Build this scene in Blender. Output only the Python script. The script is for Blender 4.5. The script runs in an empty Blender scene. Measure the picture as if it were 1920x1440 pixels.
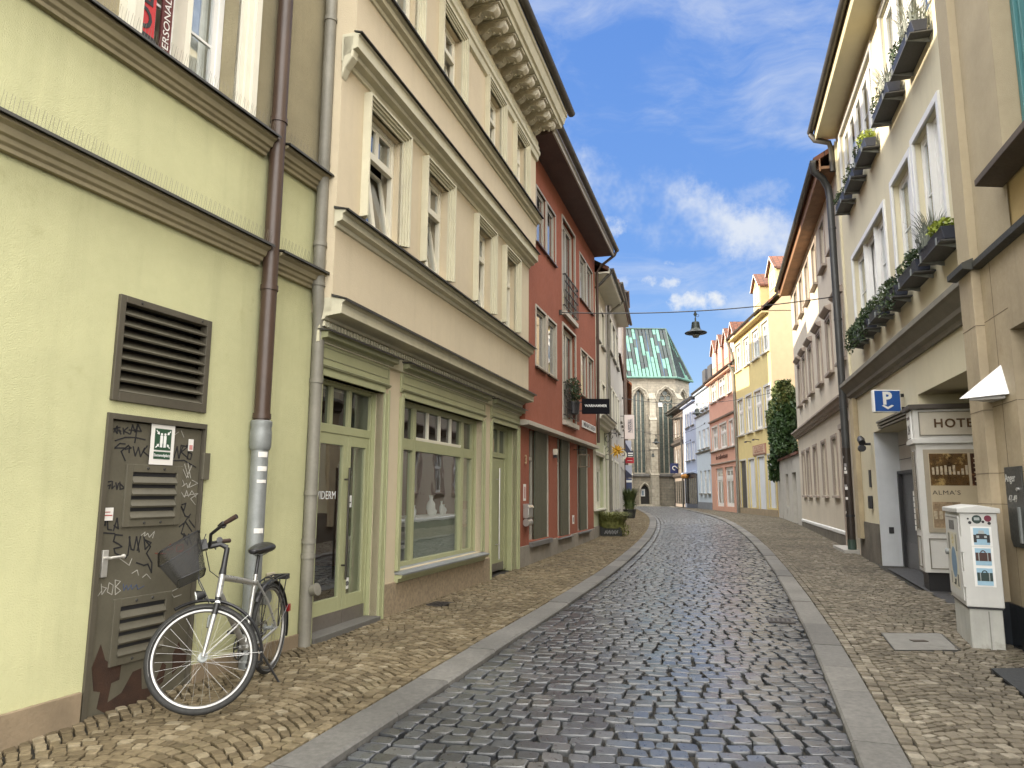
import bpy, bmesh, math, random
import numpy as np
from mathutils import Vector, Matrix
R = math.radians
rnd = random.Random(7)
nrs = np.random.RandomState(11)
scene = bpy.context.scene
COL = scene.collection
EYE = 1.56
# ------------------------------------------------------------------ camera geometry (survey of the photograph)
FPX, PITCH, ROLL = 1355.0, R(8.59), R(.347)
def _cam():
    cp, sp, cr, sr = math.cos(PITCH), math.sin(PITCH), math.cos(ROLL), math.sin(ROLL)
    r, f, u = Vector((1, 0, 0)), Vector((0, cp, sp)), Vector((0, -sp, cp))
    return cr * r + sr * u, -sr * r + cr * u, f
CR, CU, CF = _cam()
def g(Y):                                     # height of the paving along the street
    sp = lambda x, k: np.log1p(np.exp(np.minimum(60, np.asarray(x) * k))) / k
    return -.02 * sp(7.5 - np.asarray(Y), 1.0) + .013 * (sp(np.asarray(Y) - 14, .6) - sp(np.asarray(Y) - 38, .6))
def gf(Y): return float(g(float(Y)))
def ray(x, y): return (CR * ((x - 960) / FPX) - CU * ((y - 720) / FPX) + CF)
# ------------------------------------------------------------------ mesh builder
class MB:
    def __init__(s): s.v = []; s.f = []; s.m = []
    def add(s, vs, fs, m=0):
        b = len(s.v); s.v += [tuple(v) for v in vs]
        for f in fs: s.f.append([b + i for i in f]); s.m.append(m)
        return s
    def box(s, x0, x1, y0, y1, z0, z1, m=0, T=None):
        vs = [Vector((x, y, z)) for z in (z0, z1) for y in (y0, y1) for x in (x0, x1)]
        if T is not None: vs = [T @ v for v in vs]
        return s.add(vs, [(0, 2, 3, 1), (4, 5, 7, 6), (0, 1, 5, 4), (2, 6, 7, 3), (0, 4, 6, 2), (1, 3, 7, 5)], m)
    def quad(s, a, b, c, d, m=0): return s.add([a, b, c, d], [(0, 1, 2, 3)], m)
    def prism(s, poly, vec, m=0):             # poly: 3-D points, swept by vec, capped
        n = len(poly); vec = Vector(vec)
        vs = [Vector(p) for p in poly] + [Vector(p) + vec for p in poly]
        return s.add(vs, [tuple(range(n))[::-1], tuple(range(n, 2 * n))] + [(i, (i + 1) % n, n + (i + 1) % n, n + i) for i in range(n)], m)
    def mould(s, prof, x0, x1, m=0):          # prof: (out, z) profile swept along local x
        return s.prism([(x0, -o, z) for o, z in prof], (x1 - x0, 0, 0), m)
    def tube(s, pts, r, n=8, closed=False, m=0, cap=True):
        pts = [Vector(p) for p in pts]; N = len(pts); rs = r if hasattr(r, '__len__') else [r] * N
        tang = []
        for i in range(N):
            a = pts[(i - 1) % N] if (closed or i > 0) else pts[i]
            b = pts[(i + 1) % N] if (closed or i < N - 1) else pts[i]
            tang.append((b - a).normalized())
        ref = Vector((0, 0, 1)) if abs(tang[0].z) < .9 else Vector((1, 0, 0))
        nv = tang[0].cross(ref).normalized(); vs = []
        for i in range(N):
            t = tang[i]; nv = (nv - t * nv.dot(t)).normalized(); bv = t.cross(nv)
            for k in range(n):
                a = 2 * math.pi * k / n; vs.append(pts[i] + (nv * math.cos(a) + bv * math.sin(a)) * rs[i])
        fs = []
        for i in range(N if closed else N - 1):
            j = (i + 1) % N
            for k in range(n): fs.append((i * n + k, i * n + (k + 1) % n, j * n + (k + 1) % n, j * n + k))
        if cap and not closed: fs += [tuple(range(n))[::-1], tuple(range((N - 1) * n, N * n))]
        return s.add(vs, fs, m)
    def lathe(s, prof, c=(0, 0, 0), n=16, m=0, T=None):   # prof: (r, z) bottom to top
        vs = []
        for r, z in prof:
            for k in range(n):
                a = 2 * math.pi * k / n; v = Vector((c[0] + r * math.cos(a), c[1] + r * math.sin(a), c[2] + z))
                vs.append(T @ v if T is not None else v)
        P = len(prof)
        fs = [(i * n + k, i * n + (k + 1) % n, (i + 1) * n + (k + 1) % n, (i + 1) * n + k) for i in range(P - 1) for k in range(n)]
        fs += [tuple(range(n))[::-1], tuple(range((P - 1) * n, P * n))]
        return s.add(vs, fs, m)
    def torus(s, c, Rr, r, axis='y', n=40, k=8, m=0, a0=0, a1=None, T=None):
        closed = a1 is None; A = 2 * math.pi if closed else a1 - a0; N = n if closed else n + 1; pts = []
        for i in range(N):
            a = a0 + A * i / n
            p = {'y': (Rr * math.cos(a), 0, Rr * math.sin(a)), 'z': (Rr * math.cos(a), Rr * math.sin(a), 0), 'x': (0, Rr * math.cos(a), Rr * math.sin(a))}[axis]
            p = Vector(c) + Vector(p); pts.append(T @ p if T is not None else p)
        return s.tube(pts, r, k, closed, m)
    def leaves(s, c, rad, n, size, m=0, rg=rnd, up=.3):   # leaf-sized faces spread through an ellipsoid
        for _ in range(n):
            while True:
                p = Vector((rg.uniform(-1, 1), rg.uniform(-1, 1), rg.uniform(-1, 1)))
                if p.length < 1: break
            p = Vector((p.x * rad[0] + c[0], p.y * rad[1] + c[1], p.z * rad[2] + c[2]))
            s.leaf(p, size * rg.uniform(.6, 1.3), rg, m, up)
        return s
    def leaf(s, p, z, rg=rnd, m=0, up=.3):
        a = Vector((rg.gauss(0, 1), rg.gauss(0, 1), rg.gauss(0, 1) + up)).normalized()
        b = a.cross(Vector((rg.gauss(0, 1), rg.gauss(0, 1), rg.gauss(0, 1)))).normalized()
        return s.add([p - b * z * .28, p - a * z * .5, p + b * z * .28, p + a * z * .6], [(0, 1, 2, 3)], m)
    def out(s, name, mat, parent=None, smooth=0, bevel=0, fix=True):
        me = bpy.data.meshes.new(name); me.from_pydata(s.v, [], s.f)
        for mm in (mat if isinstance(mat, (list, tuple)) else [mat]): me.materials.append(mm)
        if any(s.m): me.polygons.foreach_set('material_index', s.m)
        if fix:
            bm = bmesh.new(); bm.from_mesh(me); bmesh.ops.recalc_face_normals(bm, faces=bm.faces); bm.to_mesh(me); bm.free()
        if smooth:
            me.polygons.foreach_set('use_smooth', [True] * len(me.polygons)); me.set_sharp_from_angle(angle=R(smooth))
        me.update()
        o = bpy.data.objects.new(name, me); COL.objects.link(o)
        if parent is not None: o.parent = parent
        if bevel:
            b = o.modifiers.new('bevel', 'BEVEL'); b.width = bevel; b.segments = 2; b.limit_method = 'ANGLE'; b.angle_limit = R(40)
        return o
def tag(o, label=None, cat=None, group=None, kind=None):
    if label: o['label'] = label
    if cat: o['category'] = cat
    if group: o['group'] = group
    if kind: o['kind'] = kind
    return o
def empty(name, loc, rotz=0, label=None, cat=None, group=None, T=None):
    o = bpy.data.objects.new(name, None); COL.objects.link(o); o.empty_display_size = .2
    if T is not None: o.matrix_world = T
    else: o.location = loc; o.rotation_euler = (0, 0, rotz)
    return tag(o, label, cat, group)
def dup(root, loc, rotz=None, label=None, scale=None):
    r = root.copy(); COL.objects.link(r); r.location = loc
    if rotz is not None: r.rotation_euler = (0, 0, rotz)
    if label: r['label'] = label
    if scale: r.scale = scale
    for ch in list(root.children):
        c = ch.copy(); COL.objects.link(c); c.parent = r
        for gg in ch.children:
            d = gg.copy(); COL.objects.link(d); d.parent = c
    return r
def text(name, s, size, mat, parent, T, ext=.004, bold=0, align='CENTER', spacing=1.0, sx=1.0):
    cu = bpy.data.curves.new(name, 'FONT'); cu.body = s; cu.size = size; cu.extrude = ext; cu.offset = bold
    cu.align_x = align; cu.align_y = 'CENTER'; cu.space_character = spacing; cu.resolution_u = 3
    o = bpy.data.objects.new(name + '_curve', cu); COL.objects.link(o)
    bpy.context.view_layer.update()
    me = bpy.data.meshes.new_from_object(o.evaluated_get(bpy.context.evaluated_depsgraph_get()))
    bpy.data.objects.remove(o); bpy.data.curves.remove(cu)
    me.transform(Matrix.Diagonal((sx, 1, 1, 1))); me.transform(T); me.name = name; me.materials.clear(); me.materials.append(mat)
    q = bpy.data.objects.new(name, me); COL.objects.link(q)
    if parent is not None: q.parent = parent
    return q
def TX(x, y, z, rot90=False):                 # text lying on a facade: reads left to right along local x, faces -y
    M = Matrix.Translation((x, y, z)) @ Matrix.Rotation(R(90), 4, 'X')
    return M @ Matrix.Rotation(R(90), 4, 'Z') if rot90 else M
# ------------------------------------------------------------------ materials
MATS = {}
def nodes(name):
    m = bpy.data.materials.new(name); m.use_nodes = True
    nt = m.node_tree; b = nt.nodes['Principled BSDF']; return m, nt, b
def N(nt, t, **k):
    n = nt.nodes.new(t)
    for a, v in k.items():
        if a in n.inputs.keys() if hasattr(n.inputs, 'keys') else False: n.inputs[a].default_value = v
        else: setattr(n, a, v)
    return n
def noise(nt, vec, scale, detail=4, rough=.55):
    n = nt.nodes.new('ShaderNodeTexNoise'); n.inputs['Scale'].default_value = scale; n.inputs['Detail'].default_value = detail
    n.inputs['Roughness'].default_value = rough; nt.links.new(vec, n.inputs['Vector']); return n
def ramp(nt, fac, stops):
    r = nt.nodes.new('ShaderNodeValToRGB'); e = r.color_ramp.elements
    while len(e) < len(stops): e.new(.5)
    for i, (p, c) in enumerate(stops): e[i].position = p; e[i].color = (*c, 1)
    nt.links.new(fac, r.inputs['Fac']); return r
def mul(c, k): return tuple(min(1, x * k) for x in c)
def mixc(nt, fac, a, b):                      # colours or sockets
    n = nt.nodes.new('ShaderNodeMix'); n.data_type = 'RGBA'
    if isinstance(fac, (int, float)): n.inputs[0].default_value = fac
    else: nt.links.new(fac, n.inputs[0])
    for i, c in ((6, a), (7, b)):
        if isinstance(c, tuple): n.inputs[i].default_value = (*c, 1)
        else: nt.links.new(c, n.inputs[i])
    return n.outputs[2]
def pm(name, col, rough=.75, metal=0, var=.12, vs=2.5, bump=0, bs=60, spec=.5, dirt=None, ds=1.2, dthr=.58, streak=0, coat=0, bd=.01):
    if name in MATS: return MATS[name]
    m, nt, b = nodes(name)
    tc = nt.nodes.new('ShaderNodeTexCoord').outputs['Object']
    n1 = noise(nt, tc, vs, 6, .6)
    c = ramp(nt, n1.outputs['Fac'], [(.3, mul(col, 1 - var)), (.7, mul(col, 1 + var))]).outputs['Color']
    n3 = noise(nt, tc, vs * 14, 3)
    c = mixc(nt, ramp(nt, n3.outputs['Fac'], [(.35, (0, 0, 0)), (.75, (var, var, var))]).outputs['Color'], c, mul(col, .72))
    if streak:
        mp = nt.nodes.new('ShaderNodeMapping'); mp.inputs['Scale'].default_value = (5, 5, .35); nt.links.new(tc, mp.inputs[0])
        n4 = noise(nt, mp.outputs[0], 1.0, 5, .65)
        c = mixc(nt, ramp(nt, n4.outputs['Fac'], [(.5, (0, 0, 0)), (.8, (streak, streak, streak))]).outputs['Color'], c, mul(col, .55))
    if dirt:
        n5 = noise(nt, tc, ds, 8, .7)
        c = mixc(nt, ramp(nt, n5.outputs['Fac'], [(dthr, (0, 0, 0)), (dthr + .09, (1, 1, 1))]).outputs['Color'], c, dirt)
    nt.links.new(c, b.inputs['Base Color'])
    b.inputs['Metallic'].default_value = metal; b.inputs['Specular IOR Level'].default_value = spec
    rr = ramp(nt, n3.outputs['Fac'], [(.2, (max(0, rough - .1),) * 3), (.8, (min(1, rough + .1),) * 3)])
    nt.links.new(rr.outputs['Color'], b.inputs['Roughness'])
    if coat: b.inputs['Coat Weight'].default_value = coat
    if bump:
        nb = noise(nt, tc, bs, 4, .6); bp = nt.nodes.new('ShaderNodeBump'); bp.inputs['Strength'].default_value = bump; bp.inputs['Distance'].default_value = bd
        nt.links.new(nb.outputs['Fac'], bp.inputs['Height']); nt.links.new(bp.outputs['Normal'], b.inputs['Normal'])
    MATS[name] = m; return m
def glass_mat(name, tint=(.8, .84, .83), wob=.1, r0=.14):
    m, nt, b = nodes(name); nt.nodes.remove(b); o = nt.nodes['Material Output']
    tr = nt.nodes.new('ShaderNodeBsdfTransparent'); tr.inputs[0].default_value = (*tint, 1)
    gl = nt.nodes.new('ShaderNodeBsdfGlossy'); gl.inputs['Roughness'].default_value = 0.015; gl.inputs[0].default_value = (.95, .97, 1, 1)
    ge = nt.nodes.new('ShaderNodeNewGeometry'); dp = nt.nodes.new('ShaderNodeVectorMath'); dp.operation = 'DOT_PRODUCT'; nt.links.new(ge.outputs['Normal'], dp.inputs[0]); nt.links.new(ge.outputs['Incoming'], dp.inputs[1]); v = dp.outputs['Value']
    for op, k in (('ABSOLUTE', None), ('SUBTRACT', 1), ('POWER', 5), ('MULTIPLY_ADD', .86)):      # two-sided Schlick reflectance of double glazing
        n = nt.nodes.new('ShaderNodeMath'); n.operation = op
        if op == 'SUBTRACT': n.inputs[0].default_value = 1; nt.links.new(v, n.inputs[1])
        else:
            nt.links.new(v, n.inputs[0])
            if k is not None: n.inputs[1].default_value = k
            if op == 'MULTIPLY_ADD': n.inputs[2].default_value = r0
        v = n.outputs[0]
    tc = nt.nodes.new('ShaderNodeTexCoord').outputs['Object']
    nb = noise(nt, tc, 1.6, 2); bp = nt.nodes.new('ShaderNodeBump'); bp.inputs['Strength'].default_value = wob; bp.inputs['Distance'].default_value = .02
    nt.links.new(nb.outputs['Fac'], bp.inputs['Height']); nt.links.new(bp.outputs[0], gl.inputs['Normal'])
    mx = nt.nodes.new('ShaderNodeMixShader'); nt.links.new(v, mx.inputs[0]); nt.links.new(tr.outputs[0], mx.inputs[1]); nt.links.new(gl.outputs[0], mx.inputs[2])
    nt.links.new(mx.outputs[0], o.inputs[0]); MATS[name] = m; return m
def emit_mat(name, col, st):
    m, nt, b = nodes(name); b.inputs['Base Color'].default_value = (*col, 1); b.inputs['Emission Color'].default_value = (*col, 1); b.inputs['Emission Strength'].default_value = st; return m
def leaf_mat(name, a, b_, vs=6):
    m, nt, b = nodes(name); tc = nt.nodes.new('ShaderNodeTexCoord').outputs['Object']
    n = noise(nt, tc, vs, 3); c = ramp(nt, n.outputs['Fac'], [(.35, a), (.7, b_)])
    nt.links.new(c.outputs[0], b.inputs['Base Color']); b.inputs['Roughness'].default_value = .6
    b.inputs['Transmission Weight'].default_value = 0; MATS[name] = m; return m
def brick_mat(name, c1, c2, mortar, bw, bh, rough=.85, mort=.012, var=.25, vec='Object', rot=(R(90), 0, 0), bump=.5, dirt=None, off=.5):
    m, nt, b = nodes(name); tc = nt.nodes.new('ShaderNodeTexCoord').outputs['Object']
    mp = nt.nodes.new('ShaderNodeMapping'); mp.inputs['Rotation'].default_value = rot; nt.links.new(tc, mp.inputs[0])
    br = nt.nodes.new('ShaderNodeTexBrick'); br.offset = off
    for k, v in (('Color1', (*c1, 1)), ('Color2', (*c2, 1)), ('Mortar', (*mortar, 1))): br.inputs[k].default_value = v
    br.inputs['Scale'].default_value = 1; br.inputs['Brick Width'].default_value = bw; br.inputs['Row Height'].default_value = bh
    br.inputs['Mortar Size'].default_value = mort; br.inputs['Mortar Smooth'].default_value = .3
    nt.links.new(mp.outputs[0], br.inputs['Vector'])
    n = noise(nt, tc, .7, 8, .7); dk = ramp(nt, n.outputs['Fac'], [(.3, (1 - var,) * 3), (.7, (1, 1, 1))])
    mm = nt.nodes.new('ShaderNodeMix'); mm.data_type = 'RGBA'; mm.blend_type = 'MULTIPLY'; mm.inputs[0].default_value = 1
    nt.links.new(br.outputs['Color'], mm.inputs[6]); nt.links.new(dk.outputs[0], mm.inputs[7]); c = mm.outputs[2]
    if dirt:
        n5 = noise(nt, tc, 2.2, 8, .7); c = mixc(nt, ramp(nt, n5.outputs['Fac'], [(.5, (0, 0, 0)), (.75, (.7, .7, .7))]).outputs[0], c, dirt)
    nt.links.new(c, b.inputs['Base Color']); b.inputs['Roughness'].default_value = rough
    bp = nt.nodes.new('ShaderNodeBump'); bp.inputs['Strength'].default_value = bump; bp.inputs['Distance'].default_value = .01; bp.invert = True
    nt.links.new(br.outputs['Fac'], bp.inputs['Height']); nt.links.new(bp.outputs[0], b.inputs['Normal'])
    MATS[name] = m; return m
WHITE = pm('white paint', (.72, .72, .70), .45, var=.06, streak=.15)
OFFW = pm('cream window paint', (.66, .63, .52), .5, var=.06, streak=.15)
BLACK = pm('black metal', (.018, .018, .02), .45)
ZINC = pm('weathered zinc', (.21, .20, .165), .6, .2, var=.18, streak=.35)
LEAD = pm('dark sheet metal', (.045, .043, .038), .55, .3, var=.2)
BROWNP = pm('brown painted pipe', (.058, .035, .024), .4, var=.15, streak=.2)
GALV = pm('galvanised steel', (.25, .265, .26), .55, .45, var=.15, vs=8)
STEEL = pm('brushed steel', (.5, .49, .47), .33, .85, var=.1)
GLASS = glass_mat('window glass', r0=.30)
GLASSD = glass_mat('dark window glass', (.35, .38, .38))
CURT = pm('white curtain', (.78, .78, .76), .9, var=.12, vs=9)
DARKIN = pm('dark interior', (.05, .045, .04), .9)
TILE = brick_mat('clay roof tiles', (.20, .075, .04), (.13, .055, .035), (.03, .02, .015), .22, .3, rot=(0, 0, 0), bump=1)
SLATE = pm('slate roof', (.05, .05, .055), .6, var=.3, vs=5)
WOOD = pm('brown soffit boards', (.26, .14, .07), .7, var=.25, streak=.3)
# ------------------------------------------------------------------ facades
class Fac:                                    # local frame: x to the right seen from the street, y into the house, z up
    def __init__(s, O, az, side, name=None, label=None, cat='building', group=None):
        a = R(az); t = Vector((math.sin(a), math.cos(a), 0)) * (1 if side == 'L' else -1)
        s.t = t; s.o = Vector((t.y, -t.x, 0)); s.O = Vector((O[0], O[1], 0))
        s.M = Matrix(((t.x, -s.o.x, 0, s.O.x), (t.y, -s.o.y, 0, s.O.y), (0, 0, 1, 0), (0, 0, 0, 1)))
        s.rz = math.atan2(t.y, t.x)
        s.root = empty(name, s.O, s.rz, label, cat, group) if name else None
    def uz(s, x, y, out=0):                   # where the sight line through a photo point meets the facade
        d = ray(x, y); E = Vector((0, 0, EYE)); k = (s.O + s.o * out - E).dot(s.o) / d.dot(s.o); q = E + d * k - s.O
        return q.dot(s.t), q.z
    def W(s, u, z=0, out=0): return s.O + s.t * u + s.o * out + Vector((0, 0, z))
def wall(F, x0, x1, z0, z1, holes, mat, out=0, rd=.2, name='wall', sides=0, back=None):
    """front wall with real openings (x0,x1,z0,z1[,depth]); reveals; optional side and back walls"""
    mb = MB(); xs = sorted({x0, x1, *[v for h in holes for v in h[:2]]}); zs = sorted({z0, z1, *[v for h in holes for v in h[2:4]]})
    xs = [x for x in xs if x0 <= x <= x1]; zs = [z for z in zs if z0 <= z <= z1]; y = -out
    for i in range(len(xs) - 1):
        for j in range(len(zs) - 1):
            cx, cz = (xs[i] + xs[i + 1]) / 2, (zs[j] + zs[j + 1]) / 2
            if any(h[0] < cx < h[1] and h[2] < cz < h[3] for h in holes): continue
            mb.quad((xs[i], y, zs[j]), (xs[i + 1], y, zs[j]), (xs[i + 1], y, zs[j + 1]), (xs[i], y, zs[j + 1]))
    for h in holes:
        a, b, c, d = h[:4]; yy = y + (h[4] if len(h) > 4 else rd)
        mb.quad((a, y, c), (a, y, d), (a, yy, d), (a, yy, c)); mb.quad((b, y, d), (b, y, c), (b, yy, c), (b, yy, d))
        mb.quad((a, y, d), (b, y, d), (b, yy, d), (a, yy, d)); mb.quad((b, y, c), (a, y, c), (a, yy, c), (b, yy, c))
    if sides:
        mb.quad((x0, y, z0), (x0, y, z1), (x0, sides, z1), (x0, sides, z0)); mb.quad((x1, y, z1), (x1, y, z0), (x1, sides, z0), (x1, sides, z1))
        mb.quad((x0, sides, z0), (x0, sides, z1), (x1, sides, z1), (x1, sides, z0))
    return mb.out(name, mat, F.root, fix=False)
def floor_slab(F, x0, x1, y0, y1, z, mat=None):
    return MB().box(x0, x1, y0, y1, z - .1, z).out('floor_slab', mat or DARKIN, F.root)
def roof(F, x0, x1, ze, zr, oe, depth, mat, th=.14, gable=None, name='roof'):
    ym = depth / 2; p = lambda x: [(x, -oe, ze), (x, ym, zr), (x, depth + oe, ze), (x, depth + oe, ze - th), (x, ym, zr - th * 1.3), (x, -oe, ze - th)]
    o = MB().prism(p(x0), (x1 - x0, 0, 0)).out(name, mat, F.root)
    if gable is not None:
        for x in (x0 + .06, x1 - .06 - .1):
            MB().prism([(x, 0, ze - th), (x, depth, ze - th), (x, ym, zr - th * 1.5)], (.1, 0, 0)).out('gable', gable, F.root)
    return o
def gutter(F, x0, x1, out, z, r=.07, mat=None):
    mb = MB(); prof = [(out + r * math.cos(a), z + r * math.sin(a)) for a in [math.pi * (1 + i / 10) for i in range(11)]]
    prof += [(out + (r - .012) * math.cos(a), z + (r - .012) * math.sin(a)) for a in [math.pi * (2 - i / 10) for i in range(11)]]
    mb.mould(prof, x0, x1)
    for x in (x0, x1 - .01): mb.mould([(out + r * math.cos(a), z + r * math.sin(a)) for a in [math.pi * (1 + i / 8) for i in range(9)]], x, x + .01)
    return mb.out('gutter', mat or ZINC, F.root, smooth=50)
def window(F, x0, x1, z0, z1, out=0, ins=.14, fm=None, fw=.055, mull=1, tr=.63, munt=0, surround=None, sw=.14, sill=None, tilt=0, curt=True, pane=None, sillout=.1, silld=.05, hood=None, inner_sill=True, back=.25, tmunt=0, surprof=None):
    """window > frame bars, panes, sill, surround, curtain. The opening x0..x1, z0..z1 sits in a wall at 'out'."""
    fm = fm or WHITE; y = -out + ins; r = F.root; g3 = fw * .8
    w = MB(); w.box(x0, x0 + fw, y, y + .07, z0, z1); w.box(x1 - fw, x1, y, y + .07, z0, z1); w.box(x0 + fw, x1 - fw, y, y + .07, z0, z0 + fw); w.box(x0 + fw, x1 - fw, y, y + .07, z1 - fw, z1)
    zt = z0 + (z1 - z0) * tr if tr else None
    if zt: w.box(x0 + fw, x1 - fw, y - .012, y + .06, zt - fw * .6, zt + fw * .6)
    W = w.out('window', fm, r, bevel=.006 if fw > .05 and ins < .9 else 0)
    s = MB(); p = MB(); a0, a1 = x0 + fw, x1 - fw; n = mull + 1; cw = (a1 - a0) / n
    tops = [(z0 + fw, (zt - fw * .6) if zt else z1 - fw, 0)] + ([(zt + fw * .6, z1 - fw, 1)] if zt else [])
    for (b0, b1, isl) in tops:
        T = None
        if tilt and not isl: T = Matrix.Translation((0, y + .02, b0)) @ Matrix.Rotation(-R(tilt), 4, 'X') @ Matrix.Translation((0, -y - .02, -b0))
        for i in range(n):
            c0, c1 = a0 + i * cw, a0 + (i + 1) * cw; f2 = fw * .75
            for q in ((c0, c0 + f2, b0, b1), (c1 - f2, c1, b0, b1), (c0 + f2, c1 - f2, b0, b0 + f2), (c0 + f2, c1 - f2, b1 - f2, b1)): s.box(q[0], q[1], y + .012, y + .055, q[2], q[3], T=T)
            for k in range(1, (tmunt if isl else munt) + 1):
                zz = b0 + (b1 - b0) * k / ((tmunt if isl else munt) + 1); s.box(c0 + f2, c1 - f2, y + .02, y + .045, zz - .012, zz + .012, T=T)
            q = [Vector(v) for v in ((c0 + f2, y + .035, b0 + f2), (c1 - f2, y + .035, b0 + f2), (c1 - f2, y + .035, b1 - f2), (c0 + f2, y + .035, b1 - f2))]
            p.quad(*[T @ v if T is not None else v for v in q])
    s.out('sash', fm, W); p.out('pane', pane or GLASS, W)
    if curt:
        c = MB(); k = int((x1 - x0) / .05); yy = y + .12; zc = z1 if curt is True else z0 + (z1 - z0) * curt
        for lo, hi in (((x0, x0 + (x1 - x0) * .38), (x1 - (x1 - x0) * .38, x1)) if curt is True else ((x0, x1),)):
            k = max(4, int((hi - lo) / .035)); pts = [(lo + (hi - lo) * i / k, yy + .018 * math.sin(i * 2.1 + lo)) for i in range(k + 1)]
            for i in range(k): c.quad((pts[i][0], pts[i][1], z0), (pts[i + 1][0], pts[i + 1][1], z0), (pts[i + 1][0], pts[i + 1][1], zc), (pts[i][0], pts[i][1], zc))
        c.out('curtain', CURT, W, smooth=60, fix=False)
    if surround:
        m = MB(); e = .0
        for (d0, d1, h) in (surprof or ((0, .45, .05), (.45, .8, .075), (.8, 1, .03))):
            a, b = d0 * sw, d1 * sw
            m.box(x0 - b, x0 - a, -out - h, -out + .03, z0 - e, z1 + b); m.box(x1 + a, x1 + b, -out - h, -out + .03, z0 - e, z1 + b); m.box(x0 - a, x1 + a, -out - h, -out + .03, z1 + a, z1 + b)
        m.out('surround', surround, W)
    if sill:
        MB().mould([(out - ins, z0), (out + sillout, z0 - .02), (out + sillout, z0 - .02 - silld), (out - .01, z0 - .02 - silld)], x0 - (sw if surround else .05), x1 + (sw if surround else .05)).out('sill', sill, W)
    if hood:
        MB().mould([(out, z1 + .16), (out + .07, z1 + .17), (out + .17, z1 + .26), (out + .19, z1 + .3), (out, z1 + .36)], x0 - .19, x1 + .19).out('hood', hood, W)
    return W
def inset(holes, d): return [(a, b, c, e, d) for a, b, c, e in holes]
def drainpipe(F, pts, r=.05, mat=None, clips=(), n=10):
    mb = MB().tube(pts, r, n); o = mb.out('drainpipe', mat or ZINC, F.root, smooth=60)
    for (x, y, z) in clips:
        MB().tube([(x, y, z - .025), (x, y, z + .025)], r * 1.14, n).out('pipe_clip', mat or ZINC, o, smooth=40)
    return o
# ================================================================== GROUND
KL = np.array([(-1.16, 4.58), (-.9, 5.26), (-.56, 6.26), (-.19, 7.47), (.28, 9.07), (.89, 11.1), (1.67, 13.69), (2.85, 17.8), (4.5, 23.9), (5.7, 28.7), (6.5, 32.4), (7.7, 40.2), (9.4, 51.2), (10.7, 60), (12.6, 74)])
KR = np.array([(2.1, 4.6), (2.58, 5.96), (3.25, 8.05), (3.67, 9.5), (4.47, 12.4), (5.69, 16.6), (6.85, 20.4), (7.88, 24.2), (8.9, 28.3), (10.5, 37), (12.3, 46.1), (13.9, 56.8), (15.2, 66), (16.2, 74)])
PL, PR = np.polyfit(KL[:, 1], KL[:, 0], 4), np.polyfit(KR[:, 1], KR[:, 0], 4)
def kx(P, Y):
    Y = np.asarray(Y, float); Yc = np.clip(Y, 4.6, 74); D = np.polyder(P); return np.polyval(P, Yc) + np.polyval(D, Yc) * (Y - Yc)
def kslope(P, Y): return np.polyval(np.polyder(P), np.clip(Y, 4.6, 74))
# wall lines (plan) so that the paving ends at the houses
WLx = np.array([(-5.7, -2.2), (-2.19, 7.73), (.17, 15.32), (2.66, 23.66), (3.4, 26.7), (5.0, 34.1), (7.3, 47), (9.0, 80)]); WRx = np.array([(3.1, 0.), (5.25, 7.8), (5.35, 8.2), (9.58, 21.1), (12.6, 31.8), (15.0, 41.2), (17.8, 80)])
ROADZ, BEDZ = -.05, -.026
def strip(name, mat, Xa, Xb, dz, Y0, Y1, n, kind='structure', m=1):
    Ys = np.linspace(Y0, Y1, n); mb = MB(); vs = []
    for Y in Ys:
        a, b = Xa(Y), Xb(Y); z = gf(Y) + dz
        for k in range(m + 1): vs.append((a + (b - a) * k / m, Y, z))
    fs = [(i * (m + 1) + k, i * (m + 1) + k + 1, (i + 1) * (m + 1) + k + 1, (i + 1) * (m + 1) + k) for i in range(n - 1) for k in range(m)]
    mb.add(vs, fs); return tag(mb.out(name, mat, fix=False), kind=kind)
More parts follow.
